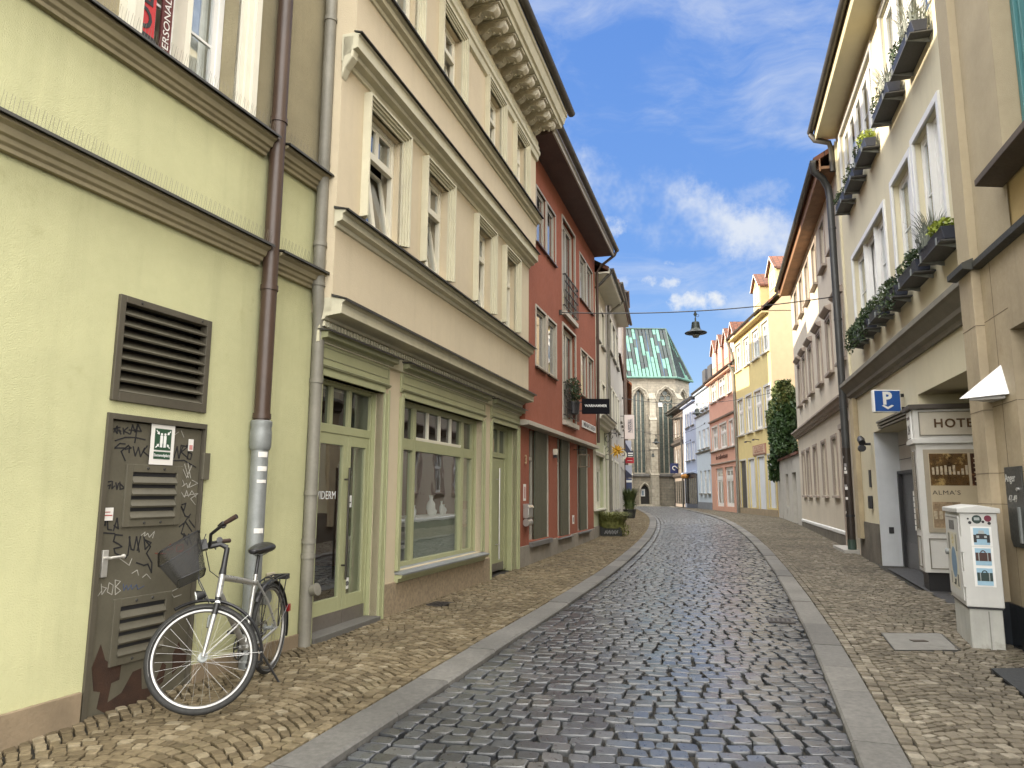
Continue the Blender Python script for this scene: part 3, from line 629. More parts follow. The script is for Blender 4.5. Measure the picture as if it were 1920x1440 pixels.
for sx, sz in ((-1, 1), (1, 1), (-1, -1), (1, -1)):
    T = Matrix.Translation((sx * .055, 0, .205 + sz * .052)) @ Matrix.Rotation(math.atan2(-sx, -sz), 4, 'Y')
    s.box(-.004, .004, -.009, -.006, -.025, .002, T=T); s.prism([T @ Vector((-.014, -.009, .0)), T @ Vector((.014, -.009, 0)), T @ Vector((0, -.009, .02))], (0, .003, 0))
s.out('pictogram', WHITE, sg); text('lettering', 'Sammelplatz', .034, WHITE, sg, TX(0, -.0075, .075), .001)
c = card('sticker', A, -2.455, -2.36, 1.34, 1.435, -.012, MATS['paper'], 'small white torn paper label left of the upper door louvres', 'sticker')
MB().box(-.04, .04, -.006, -.003, .035, .042).box(-.04, .02, -.006, -.003, .06, .066).out('print', pm('red print', (.35, .05, .04), .7), c)
c = card('sticker', A, -1.66, -1.605, 1.90, 2.0, -.012, MATS['paper'], 'small pink and white sticker at the upper right of the graffiti door', 'sticker')
MB().box(-.018, .018, -.006, -.003, .01, .05).out('print', pm('pink print', (.5, .22, .2), .7), c)
# rain pipes
p = drainpipe(A, [(-.885, -.11, 12), (-.885, -.11, 4.75), (-.885, -.11, 2.22)], .076, BROWNP, ((-.885, -.11, 5.28), (-.885, -.11, 3.53), (-.885, -.11, 2.27)), 14)
q = MB().lathe([(.088, 1.95), (.1, 1.98), (.1, 2.12), (.094, 2.16), (.1, 2.18), (.1, 2.22), (.085, 2.23)], (-.885, -.11, 0), 16); q.tube([(-.885, -.11, 1.97), (-.885, -.11, -.2)], .08, 14)
q.lathe([(.095, 0), (.105, .02), (.105, .1), (.09, .12)], (-.885, -.11, .18), 16)
g2 = q.out('lower_pipe', GALV, p, smooth=45)
t = Matrix.Translation((-.885, -.11, .58)) @ Matrix.Rotation(R(75), 4, 'X')
MB().lathe([(.072, .0), (.072, .14), (.082, .145), (.082, .165), (.02, .17)], n=16, T=t).out('inspection_cap', GALV, p, smooth=45)
for z, s_ in ((1.88, .05), (1.75, .045), (1.64, .03), (1.18, .045)):
    m = MB()
    for k in range(4):
        a0_ = R(-150 + k * 16); a1_ = R(-150 + (k + 1) * 16); rr = .083
        m.quad((-.885 + rr * math.cos(a0_), -.11 + rr * math.sin(a0_), z), (-.885 + rr * math.cos(a1_), -.11 + rr * math.sin(a1_), z), (-.885 + rr * math.cos(a1_), -.11 + rr * math.sin(a1_), z + s_), (-.885 + rr * math.cos(a0_), -.11 + rr * math.sin(a0_), z + s_))
    m.out('sticker', MATS['paper'], p, fix=False)
drainpipe(A, [(-.07, -.1, 12), (-.07, -.1, 3.74), (-.03, -.09, 3.55), (.03, -.06, 3.34), (.035, -.06, 3.2), (.035, -.06, -.2)], .066, ZINC, ((-.07, -.1, 6.95), (-.07, -.1, 4.25), (-.07, -.1, 3.8), (.035, -.06, 2.75), (.035, -.06, 1.55), (.035, -.06, 1.05), (.035, -.06, .9)), 14)
MB().lathe([(.055, 0), (.055, .05), (.065, .055), (.065, .07), (.01, .075)], n=14, T=Matrix.Translation((.035, -.125, .55)) @ Matrix.Rotation(R(75), 4, 'X')).out('inspection_cap', ZINC, A.root, smooth=45)
sk_ = MB().box(-.56, -.44, -.025, 0, .62, .78); sk_.box(-.53, -.47, -.032, -.02, .68, .74); sk_.out('socket_box', pm('beige plastic', (.42, .38, .28), .5), A.root, bevel=.008)
# ---------------------------------------------------------------- beige house with green shopfront
CREAM = pm('cream render', (.555, .475, .335), .85, var=.065, vs=.7, bump=.35, bs=60, streak=.2)
TRIM = pm('sage stone trim', (.56, .53, .395), .7, var=.09, vs=2, streak=.3)
SHOP = pm('sage green paint', (.335, .345, .195), .42, var=.06, vs=2, streak=.15)
SHOPD = pm('dark sage paint', (.25, .255, .15), .45, var=.08)
GRAN = pm('granite plinth', (.28, .22, .145), .75, var=.3, vs=22, bump=.2, bs=150, streak=.2)
B = Fac((-1.626, 9.386), 16.84, 'L', 'town_house', 'beige house with green shop front and scrolled bracket cornice')
bx0, bx1 = -1.78, 6.2; o1, o2 = .19, .345
d1, sw_, d2 = (-1.62, -.12, -.3, 2.83), (.46, 3.76, .54, 2.84), (4.33, 6.0, -.3, 2.88)
wall(B, bx0 + .1, bx1, -.3, 3.5, [(*d1, .5), (*sw_, .3), (*d2, .45)], CREAM, sides=9)
w1 = [(-1.13, -.19, 4.78, 6.22), (.60, 1.46, 4.78, 6.22), (2.78, 3.58, 4.78, 6.2), (4.40, 5.18, 4.78, 6.18)]
w2 = [(-1.0, -.16, 7.73, 8.82), (.72, 1.54, 7.73, 8.82), (2.85, 3.66, 7.73, 8.82), (4.55, 5.33, 7.73, 8.82)]
w2 = [(a, b, 7.62, 8.80) for a, b, c, d in w2]
wall(B, bx0, bx1, 3.5, 6.6, inset(w1, .3), CREAM, o1, sides=9); wall(B, bx0, bx1, 6.6, 9.9, inset(w2, .3), CREAM, o2, sides=9)
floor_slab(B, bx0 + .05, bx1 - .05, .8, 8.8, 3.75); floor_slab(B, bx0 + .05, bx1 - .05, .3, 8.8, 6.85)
roof(B, bx0, bx1, 10.05, 13.0, 1.02, 9, SLATE, gable=CREAM)
# mouldings
m = MB(); m.mould([(0, 3.40), (.10, 3.42), (.12, 3.45), (.30, 3.47), (.31, 3.475), (.31, 3.58), (.335, 3.60), (.35, 3.62), (o1, 3.66), (0, 3.66)], bx0, bx1 - .02); m.out('cornice', TRIM, B.root, bevel=.004)
m = MB(); m.mould([(0, 3.17), (.05, 3.18), (.05, 3.4), (0, 3.4)], bx0, bx1 - .05)
for k in range(110):
    x = bx0 + .03 + k * .0715; m.box(x, x + .036, -.095, -.05, 3.35, 3.405)
m.out('dentil_band', TRIM, B.root)
MB().mould([(o1, 3.662), (.37, 3.625), (.37, 3.60), (.378, 3.60), (.378, 3.632), (o1, 3.69)], bx0 - .02, bx1).out('flashing', LEAD, B.root)
for z, o in ((4.52, o1), (7.44, o2)):
    c = MB().mould([(o, z - .07), (o + .025, z - .06), (o + .035, z - .02), (o + .10, z), (o + .10, z + .07), (o + .14, z + .09), (o + .14, z + .11), (o, z + .13)], bx0 - .03, bx1 + .04).out('sill_cornice', TRIM, B.root, bevel=.003)
    MB().mould([(o, z + .132), (o + .18, z + .105), (o + .18, z + .09), (o + .187, z + .09), (o + .187, z + .112), (o, z + .16)], bx0 - .05, bx1 + .06).out('flashing', LEAD, c)
z = 6.42
c = MB().mould([(o1, z), (o1 + .025, z + .01), (o1 + .04, z + .06), (o1 + .12, z + .08), (o1 + .13, z + .12), (o2 + .05, z + .14), (o2 + .05, z + .28), (o2 + .075, z + .3), (o2, z + .33), (o1, z + .33)], bx0 - .03, bx1 + .03).out('middle_cornice', TRIM, B.root, bevel=.003)
MB().mould([(o2, z + .335), (o2 + .1, z + .305), (o2 + .107, z + .305), (o2 + .107, z + .318), (o2, z + .35)], bx0 - .04, bx1 + .04).out('flashing', LEAD, c)
MB().prism([(bx0 - .03, -.19, 6.22), (bx0 - .03, -.24, 6.34), (bx0 - .03, -.33, 6.46), (bx0 - .03, -.36, 6.72), (bx0 - .03, -.19, 6.74)], (.13, 0, 0)).out('corbel', TRIM, B.root, bevel=.02)
m = MB(); m.mould([(o2, 8.88), (o2 + .05, 8.9), (o2 + .07, 9.0), (o2 + .1, 9.02), (o2 + .1, 9.1), (o2, 9.12)], bx0, bx1 + .02)
m.mould([(o2, 9.2), (o2 + .06, 9.2), (o2 + .06, 9.34), (o2, 9.34)], bx0, bx1)
m.mould([(o2, 9.62), (.92, 9.62), (.94, 9.68), (.98, 9.7), (1.03, 9.85), (1.06, 9.87), (1.06, 9.95), (o2, 9.95)], bx0, bx1 + .06)
for k in range(160):
    x = bx0 + k * .05; m.box(x, x + .026, -o2 - .085, -o2 - .05, 9.13, 9.2)
E_ = m.out('eaves_cornice', TRIM, B.root, bevel=.003)
for k in range(18):                                  # carved scroll brackets
    x = 5.88 - k * .44; b = MB(); wd = .17
    pr = [(o2 + .0, 9.40), (o2 + .08, 9.38), (o2 + .16, 9.42), (o2 + .22, 9.49), (o2 + .34, 9.48), (o2 + .43, 9.44), (o2 + .50, 9.48), (o2 + .515, 9.54), (o2 + .50, 9.6), (o2, 9.62)]
    b.mould(pr, x - wd / 2, x + wd / 2)
    for s in ():
        b.lathe([(.0, -.012), (.05, 0), (.04, .012), (.055, .02), (.0, .028)], n=10, T=Matrix.Translation((x + s * wd / 2, -o2 - .44, 9.52)) @ Matrix.Rotation(R(90 * s), 4, 'Y'))
        b.lathe([(.0, -.012), (.05, 0), (.04, .012), (.055, .02), (.0, .028)], n=10, T=Matrix.Translation((x + s * wd / 2, -o2 - .11, 9.43)) @ Matrix.Rotation(R(90 * s), 4, 'Y'))
    for j in range(3): b.lathe([(0, -.02), (.024, -.014), (.028, 0), (.02, .018), (0, .022)], (x - .05 + .05 * j, -o2 - .17 - .1 * j, 9.43), 7)
    b.box(x - wd / 2 - .02, x + wd / 2 + .02, -o2 - .55, -o2, 9.585, 9.61)
    b.out('scroll_bracket', pm('plaster carving', (.58, .54, .43), .85, var=.14, vs=14, bump=.6, bs=45, bd=.015), E_, smooth=50)
gutter(B, bx0, bx1 + .22, 1.12, 10.03, .085, pm('old gutter', (.085, .08, .07), .5, .5, var=.25, streak=.4))
for i, a in enumerate(w1): window(B, *a, out=o1, ins=.11, fm=OFFW, fw=.06, mull=1, tr=.66, tilt=(9, 9, 10, 0)[i], surround=TRIM, sw=.125, surprof=((0, .28, .025), (.28, .52, .05), (.52, .78, .075), (.78, 1, .10)), curt=(.0 if i < 3 else True) or False, pane=GLASS)
for i, a in enumerate(w2): window(B, *a, out=o2, ins=.11, fm=OFFW, fw=.06, mull=1, tr=.66, tilt=(0, 9, 8, 0)[i], surround=TRIM, sw=.12, surprof=((0, .28, .025), (.28, .52, .05), (.52, .78, .07), (.78, 1, .09)), curt=False)
# shopfront frames: hood, fascia panel, casing
def casing(x0, x1, z0, zt, hz):
    m = MB(); c = .11
    for a, b in ((x0 - c, x0), (x1, x1 + c)): m.box(a, b, -.03, .1, z0, zt); m.box(a + (.0 if a < x0 - .05 else .075), b - (.075 if a < x0 - .05 else 0), -.045, -.03, z0, zt + .05)
    m.box(x0, x1, -.03, .1, zt - .0, zt + .07); m.box(x0 - c, x1 + c, -.028, .0, zt + .07, hz - .08)
    for a, b in ((x0, x0 + .012), (x1 - .012, x1)): m.box(a, b, .1, .5, z0, zt)
    m.box(x0 + .012, x1 - .012, .1, .5, zt - .012, zt)
    o = m.out('shop_casing', SHOP, B.root, bevel=.004)
    n = MB(); n.mould([(.02, zt + .08), (.05, zt + .09), (.06, zt + .11), (.02, zt + .13)], x0 - c, x1 + c)
    n.box(x0 - c + .05, x1 + c - .05, -.036, -.025, zt + .19, zt + .2); n.box(x0 - c + .05, x1 + c - .05, -.036, -.025, hz - .13, hz - .12)
    for x in (x0 - c + .05, x1 + c - .06): n.box(x, x + .01, -.036, -.025, zt + .2, hz - .13)
    n.mould([(.0, hz - .08), (.06, hz - .075), (.07, hz - .05), (.14, hz - .04), (.14, hz + .01), (.16, hz + .02), (0, hz + .03)], x0 - c - .02, x1 + c + .03)
    n.out('fascia_moulding', SHOPD, o); MB().mould([(0, hz + .032), (.19, hz + .022), (.19, hz + .01), (.196, hz + .01), (.196, hz + .03), (0, hz + .06)], x0 - c - .05, x1 + c + .06).out('hood_flashing', LEAD, o)
    return o
casing(d1[0], d1[1], -.2, d1[3], 3.27); casing(sw_[0], sw_[1], sw_[2], sw_[3], 3.27); casing(d2[0], d2[1], -.2, d2[3], 3.27)
MB().box(.0, .35, -.025, .01, -.3, .405).box(.35, 3.87, -.025, .01, -.3, .385).box(3.87, 4.22, -.025, .01, -.3, .40).out('plinth', GRAN, B.root, bevel=.004)
def bars(lst, y0, y1, name, mat, par, bevel=.004):
    m = MB()
    for q in lst: m.box(q[0], q[1], y0, y1, q[2], q[3])
    return m.out(name, mat, par, bevel=bevel)
# entrance: pair of glazed leaves with a transom light
x0, x1 = d1[0], d1[1]; y = .15; zt = 2.24; xm = -.70
df = bars([(x0, x0 + .05, .05, d1[3]), (x1 - .05, x1, .05, d1[3]), (x0 + .05, x1 - .05, zt, zt + .1), (x0 + .05, x1 - .05, d1[3] - .05, d1[3]), (-1.15, -1.09, zt + .1, d1[3] - .05), (-.73, -.66, zt + .1, d1[3] - .05)], y, y + .07, 'door_frame', SHOP, B.root)
MB().quad((x0, y + .04, zt), (x1, y + .04, zt), (x1, y + .04, d1[3]), (x0, y + .04, d1[3])).out('pane', GLASSD, df)
for a, b, gl in ((x0 + .05, xm - .005, (.09, .12)), (xm + .005, x1 - .05, (.08, .34))):
    dl = bars([(a, a + gl[0], .2, zt), (b - gl[0], b, .2, zt), (a + gl[0], b - gl[0], zt - .13, zt), (a + gl[0], b - gl[0], .2, .36)], y + .01, y + .06, 'door', SHOP, df)
    MB().quad((a, y + .035, .2), (b, y + .035, .2), (b, y + .035, zt), (a, y + .035, zt)).out('pane', GLASS, df)
    MB().box(a, b, y + .002, y + .062, .05, .2).out('kick_plate', pm('grey kick plate', (.2, .18, .16), .4, .5), df)
MB().tube([(xm - .04, y - .05, .55), (xm - .04, y - .05, 1.85)], .014, 8).box(xm - .05, xm - .03, y - .05, y + .02, .7, .72).box(xm - .05, xm - .03, y - .05, y + .02, 1.7, 1.72).out('pull_bar', pm('dark bronze', (.06, .055, .045), .35, .7), df, smooth=40)
text('lettering', 'EVIDERM', .13, WHITE, df, TX(-1.16, y + .02, 1.52), .0005, sx=.95)
MB().box(x0, x1, -.06, .5, -.3, .05).out('doorstep', pm('dark step stone', (.10, .095, .085), .7, var=.2), B.root, bevel=.006)
s = MB().box(-.61, -.54, y + .02, y + .03, 1.38, 1.52).box(-.61, -.54, y + .02, y + .03, .42, .55)
s.out('sticker', WHITE, df); s = MB().torus((-.575, y + .018, .485), .024, .005, 'y', 16, 5); s.box(-.58, -.57, y + .015, y + .019, .47, .5); s.box(-.59, -.56, y + .015, y + .019, 1.43, 1.445); s.out('print', BLACK, df)
# shop window: five-part frame
x0, x1, z0, z1 = sw_; y = .14; m1, m2 = 1.14, 3.20; zt = 2.23
wf = bars([(x0, x0 + .07, z0, z1), (x1 - .12, x1, z0, z1), (x0 + .07, x1 - .12, z0, z0 + .07), (x0 + .07, x1 - .12, z1 - .07, z1), (m1, m1 + .09, z0 + .07, z1 - .07), (m2 - .10, m2 + .02, z0 + .07, z1 - .07), (x0 + .07, m1, zt - .07, zt + .09), (m1 + .09, m2 - .10, zt - .07, zt + .09), (m2 + .02, x1 - .12, zt - .07, zt + .09)], y, y + .08, 'shop_window', SHOP, B.root)
bars([(m1 + .09 + (m2 - m1 - .17) * k / 4 - .02, m1 + .09 + (m2 - m1 - .17) * k / 4 + .02, zt + .13, z1 - .07) for k in (1, 2, 3)] + [(m1 + .09, m2 - .08, zt + .09, zt + .135)], y + .01, y + .06, 'glazing_bar', OFFW, wf)
MB().quad((x0, y + .05, z0), (x1, y + .05, z0), (x1, y + .05, zt), (x0, y + .05, zt)).out('pane', GLASS, wf)
MB().quad((x0, y + .05, zt), (x1, y + .05, zt), (x1, y + .05, z1), (x0, y + .05, z1)).out('pane', GLASSD, wf)
MB().mould([(-.2, z0 + .02), (.13, z0 - .03), (.13, z0 - .05), (-.2, z0 - .02)], x0 - .11, x1 + .13).out('sill', pm('zinc sill', (.30, .32, .33), .4, .5, var=.12), wf)
MB().mould([(0, z0 - .05), (.11, z0 - .05), (.1, z0 - .09), (.05, z0 - .1), (.05, z0 - .14), (.0, z0 - .17)], x0 - .11, x1 + .13).out('sill_moulding', SHOP, wf)
for (a, b, c, d, col) in ((.80, 1.08, .78, 1.18, 'grey poster'), (3.3, 3.6, .98, 1.42, 'brown poster')):
    r = card('poster', B, a, b, c, d, -.20, pm(col, (.42, .40, .37) if col[0] == 'g' else (.22, .13, .10), .6, var=.6, vs=12), 'small black and white poster low in the left side light of the shop window' if col[0] == 'g' else 'small brown printed poster low in the right side light of the shop window', 'poster')
    MB().box(-(b - a) / 2 + .02, (b - a) / 2 - .02, -.0065, -.003, .05, .3).out('print', pm(col + ' print', (.12, .12, .12) if col[0] == 'g' else (.3, .24, .2), .6, var=.8, vs=25), r)
sb = empty('display_bench', B.W(2.6, .55, -.27), B.rz, 'pale green display bench seen through the shop window', 'display bench')
MB().box(-1.05, .95, 0, .5, 0, .62).out('bench', pm('bench green', (.30, .34, .26), .5, var=.08), sb, bevel=.01)
MB().box(-1.07, .97, -.02, .5, .62, .645).out('top', WHITE, sb)
for i, (x, hh, rr) in enumerate(((1.05, .16, .07), (1.25, .22, .05), (1.75, .42, .1), (2.0, .18, .09), (2.2, .3, .05), (2.45, .22, .08))):
    v = empty('vase', B.W(x + .75, 1.195, -.42 - .07 * (i % 2)), 0, ('squat white bowl at the left end of the display bench', 'slim white bottle second from the left on the display bench', 'tall round bellied white vase in the middle of the display bench', 'wide low white dish right of the tall vase on the display bench', 'slender white bud vase near the right of the display bench', 'round white pot at the right end of the display bench')[i], 'vase', 'white ware on the display bench')
    hh *= .75; rr *= .75; MB().lathe([(rr * .6, 0), (rr, hh * .35), (rr * .9, hh * .6), (rr * .35, hh * .8), (rr * .45, hh)], n=14).out('body', WHITE, v, smooth=50)
    MB().torus((0, 0, hh), rr * .45, .006, 'z', 14, 5).out('rim', OFFW, v)
# side door
x0, x1 = d2[0], d2[1]; y = .2
df = bars([(x0, x0 + .14, .05, d2[3]), (x1 - .2, x1, .05, d2[3]), (x0 + .14, x1 - .2, 2.26, 2.36), (x0 + .14, x1 - .2, d2[3] - .06, d2[3]), (5.38, 5.42, 2.36, d2[3] - .06)], y, y + .08, 'door_frame', SHOP, B.root)
MB().quad((x0, y + .04, 2.3), (x1, y + .04, 2.3), (x1, y + .04, d2[3]), (x0, y + .04, d2[3])).out('pane', GLASSD, df)
bars([(x0 + .15, x1 - .21, .2, 2.25)], y + .02, y + .06, 'door', SHOP, df); bars([(x0 + .15, x1 - .21, .05, .2)], y + .015, y + .06, 'kick_plate', MATS['grey kick plate'], df)
MB().tube([(5.3, y - .05, .28), (5.3, y - .05, 2.05)], .016, 8).box(5.29, 5.31, y - .05, y + .03, .55, .57).box(5.29, 5.31, y - .05, y + .03, 1.82, 1.84).out('pull_bar', STEEL, df, smooth=40)
# ---------------------------------------------------------------- red house
RED = pm('brick red render', (.265, .078, .040), .85, var=.09, vs=.8, bump=.4, bs=60, streak=.22)
TAUPE = pm('taupe frame paint', (.40, .37, .31), .45, var=.06)
OLIVG = pm('olive board doors', (.085, .085, .055), .6, var=.12, streak=.2)
GREYST = pm('grey concrete plinth', (.24, .215, .175), .85, var=.2, vs=2, bump=.3, bs=60, streak=.3)
C = Fac((.17, 15.32), 16.6, 'L', 'town_house', 'brick red house with wide eaves, olive doors and railed French windows')
cx1 = 8.72; oc = .12
gd = [(.76, 2.65, .52, 3.0), (3.52, 5.16, .45, 3.0), (6.09, 7.83, .47, 3.0)]
wall(C, 0, cx1, -.2, 3.02, inset(gd, .5), RED, sides=10)
cw = [(.86, 1.78, 4.42, 5.80), (1.99, 2.88, 4.42, 5.80), (6.16, 7.14, 4.46, 5.82), (7.26, 8.22, 4.46, 5.82), (.88, 1.76, 7.37, 8.70), (1.92, 2.82, 7.37, 8.70), (6.08, 7.04, 7.38, 8.78), (7.2, 8.22, 7.38, 8.78)]
cf = [(3.66, 5.32, 3.48, 6.02), (3.66, 5.32, 6.42, 9.02)]
wall(C, 0, cx1, 3.02, 9.75, inset(cw, .12) + inset(cf, .2), RED, oc, sides=10)
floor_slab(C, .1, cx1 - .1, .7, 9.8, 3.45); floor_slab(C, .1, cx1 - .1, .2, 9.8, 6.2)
MB().mould([(0, 2.98), (.2, 3.0), (.22, 3.0), (.22, 3.09), (oc, 3.11), (0, 3.11)], -.05, cx1 + .02).out('lintel_band', TAUPE, C.root, bevel=.005)
pl = MB(); xs = [0] + [v for a in gd for v in a[:2]] + [cx1]
for i in range(0, len(xs), 2): pl.box(xs[i], xs[i + 1], -.02, .3, -.3, .455)
for a in gd: pl.box(a[0], a[1], -.02, .4, -.3, .40)
pl.out('plinth', GREYST, C.root, bevel=.008)
for k, a in enumerate(gd):
    MB().box(a[0], a[1], -.09, .45, .40, a[2] - .02).out('doorstep', pm('slate step', (.13, .125, .12), .6, var=.15), C.root, bevel=.006)
    f = bars([(a[0], a[0] + .05, a[2], a[3]), (a[0] + .68, a[0] + .74, a[2], a[3]), (a[0] + .05, a[0] + .68, 2.3, 2.38), (a[0] + .05, a[0] + .1, a[2], 2.3)], .12, .2, 'door_frame', TAUPE, C.root)
    MB().quad((a[0] + .05, .17, a[2] + .12), (a[0] + .7, .17, a[2] + .12), (a[0] + .7, .17, a[3]), (a[0] + .05, .17, a[3])).out('pane', GLASSD, f)
    bars([(a[0] + .05, a[0] + .28, a[2] + .02, 2.3)], .13, .165, 'door', pm('light grey door', (.4, .39, .36), .45), f)
    d = MB()
    for j in range(6):
        x = a[0] + .76 + (a[1] - a[0] - .8) * j / 6; w_ = (a[1] - a[0] - .8) / 6; d.box(x, x + w_ - .008, .05, .10, a[2], a[3] - .0)
    d.out('board_panel', OLIVG, f); bars([(a[1] - .04, a[1], a[2], a[3])], .02, .12, 'post', TAUPE, f)
for a in cw: window(C, *a, out=oc, ins=.03, fm=TAUPE, fw=.05, mull=0, tr=None, sill=BROWNP, sillout=.07, silld=.03, surround=TAUPE, sw=.05, surprof=((0, 1, .025),), curt=False)
BALC = pm('dark iron railing', (.05, .045, .04), .5, .5)
for k, a in enumerate(cf):
    W = window(C, *a, out=oc, ins=.08, fm=TAUPE, fw=.07, mull=1, tr=None, surround=TAUPE, sw=.06, surprof=((0, 1, .03),), curt=False)
    MB().mould([(oc - .1, a[2]), (oc + .1, a[2] - .02), (oc + .1, a[2] - .14), (oc, a[2] - .14)], a[0] - .05, a[1] + .05).out('sill', TAUPE, W)
    z0, z1 = (a[2] + .1, a[2] + .98); yy = -oc - .09
    rl = MB()
    for z in (z0, z1, (z0 + z1) / 2, z1 - .2, z0 + .22): rl.box(a[0] - .05, a[1] + .05, yy - .014, yy + .014, z - .012, z + .012)
    for j in range(10): x = a[0] - .04 + (a[1] - a[0] + .08) * j / 9; rl.box(x - .009, x + .009, yy - .009, yy + .009, z0, z1)
    for x in (a[0] - .04, a[1] + .04): rl.box(x - .015, x + .015, yy, -oc, z1 - .03, z1); rl.box(x - .015, x + .015, yy, -oc, z0, z0 + .03)
    rl.out('railing', BALC, W)
roof(C, 0, cx1, 9.85, 15.2, .75, 10, TILE, gable=RED)
MB().box(0, cx1, -.74, .1, 9.5, 9.58).out('soffit', pm('dark soffit', (.085, .055, .05), .6, var=.15), C.root)
MB().box(-.02, cx1 + .02, -.78, -.74, 9.48, 9.72).out('fascia', TAUPE, C.root)
gutter(C, -.05, cx1 + .1, .87, 9.72, .08, MATS['old gutter'])
drainpipe(C, [(cx1 + .02, -.86, 9.66), (cx1 + .02, -.8, 9.52), (cx1 + .02, -.35, 9.2), (cx1 + .02, -.2, 9.0), (cx1 + .02, -.18, 3.2)], .05, BROWNP, ())
for k, u in enumerate((1.9, 4.6)):
    d = MB().box(u, u + 1.2, .2, 2.2, 10.3, 11.75).out('dormer', pm('dormer zinc', (.10, .10, .10), .5, .4, var=.2), C.root, bevel=.01)
    window(C, u + .15, u + 1.05, 10.5, 11.55, out=-.15, ins=.02, fm=WHITE, fw=.06, mull=1, tr=None, curt=False)
    MB().box(u - .1, u + 1.3, .05, 2.3, 11.75, 11.83).out('dormer_roof', LEAD, d)
mbx = empty('mailbox', C.W(.45, .86, .0), C.rz, 'stainless steel letter box with a rounded lower newspaper holder by the red house door', 'mailbox')
MB().prism([(-.17, 0, .17), (-.17, -.11, .17), (-.17, -.13, .2), (-.17, -.13, .40), (-.17, -.10, .46), (-.17, 0, .47)], (.34, 0, 0)).out('box', STEEL, mbx, bevel=.008)
MB().prism([(-.18, 0, .475), (-.18, -.12, .455), (-.18, -.15, .40), (-.18, -.15, .39), (-.18, -.13, .39), (-.18, 0, .44)], (.36, 0, 0)).out('flap', STEEL, mbx, bevel=.004)
MB().prism([(-.17, -.065 + .07 * math.cos(t), .085 + .08 * math.sin(t)) for t in [i * math.pi / 8 for i in range(16)]], (.34, 0, 0)).out('newspaper_holder', STEEL, mbx, smooth=40)
r = card('notice', C, .29, .5, 1.40, 1.755, .0, MATS['paper'], 'tall narrow pale notice strip on the red wall above the letter box', 'notice'); MB().box(-.06, .06, -.0065, -.003, .05, .3).out('print', pm('faded red print', (.45, .25, .22), .7, var=.4, vs=30), r)
r = card('notice', C, 5.36, 5.62, .72, .96, .0, MATS['paper'], 'small white notice low on the pier between the middle and right olive doors', 'notice'); MB().box(-.08, .08, -.0065, -.003, .05, .18).out('print', pm('grey print', (.3, .28, .28), .7), r)
r = empty('house_number', C.W(.44, 2.18, 0), C.rz, 'pale house number 3 on the red pier left of the first olive door', 'house number'); text('number', '3', .28, pm('brass', (.5, .36, .22), .4, .5), r, TX(0, -.015, .09), .01, .004)
r = empty('wall_lamp', C.W(3.1, 2.45, 0), C.rz, 'small beige box lamp on the red pier between the first two olive doors', 'wall lamp'); MB().box(-.07, .07, -.1, 0, .07, .22).out('housing', OFFW, r, bevel=.01); MB().box(-.05, .05, -.09, -.01, 0, .07).out('lens', BLACK, r)
r = empty('lantern_bracket', C.W(5.6, 2.3, 0), C.rz, 'wrought iron lantern frame on the red pier between the second and third olive doors', 'lantern bracket')
MB().tube([(0, 0, .5), (0, -.3, .5), (0, -.3, .35)], .012, 6).out('arm', BLACK, r); m = MB()
for dx in (-.13, .13):
    for dy in (-.43, -.17): m.box(dx - .01, dx + .01, dy - .01, dy + .01, 0, .35)
for z in (0, .34): m.box(-.14, .14, -.44, -.42, z, z + .02).box(-.14, .14, -.18, -.16, z, z + .02).box(-.14, -.12, -.42, -.18, z, z + .02).box(.12, .14, -.42, -.18, z, z + .02)
m.out('cage', pm('aged iron', (.16, .13, .09), .6, .4), r)
# hanging black shop sign, seen face on from the street
hs = empty('hanging_sign', C.W(5.35, 3.80, .12), C.rz - R(73) + R(0), 'black projecting sign with white capital lettering on the red house', 'sign')
hs.rotation_euler = (0, 0, 0)
MB().box(.18, .96, -.04, .04, 0, .43).out('board', pm('sign black', (.010, .010, .013), .85, var=.05, spec=.1), hs, bevel=.004)
MB().tube([(-.03, 0, .08), (.18, 0, .08)], .014, 6).tube([(-.03, 0, .33), (.18, 0, .33)], .014, 6).out('bracket', BLACK, hs)
text('lettering', 'WARHAMMER', .098, WHITE, hs, TX(.57, -.043, .225), .001, .0025, sx=1.0)
r = card('wall_sign', C, 6.2, 8.43, 3.50, 3.70, oc + .01, WHITE, 'long white lettered sign board above the right olive doors of the red house', 'sign', .02)
text('lettering', 'MINIATUREN', .19, pm('sign grey ink', (.12, .12, .13), .6), r, TX(0, -.024, .1), .001, .004, sx=1.75)
pp = empty('potted_shrub', C.W(4.45, 3.68, .24), 0, 'dark green shrub in a black pot on the red house railing', 'potted shrub')
MB().lathe([(.1, 0), (.15, .02), (.17, .3), (.19, .3), (.19, .34)], n=14).out('pot', BLACK, pp, smooth=40); LEAFD = leaf_mat('dark leaves', (.012, .028, .01), (.045, .075, .02)); MB().leaves((0, 0, .66), (.24, .24, .38), 900, .06).out('foliage', LEAFD, pp, fix=False)
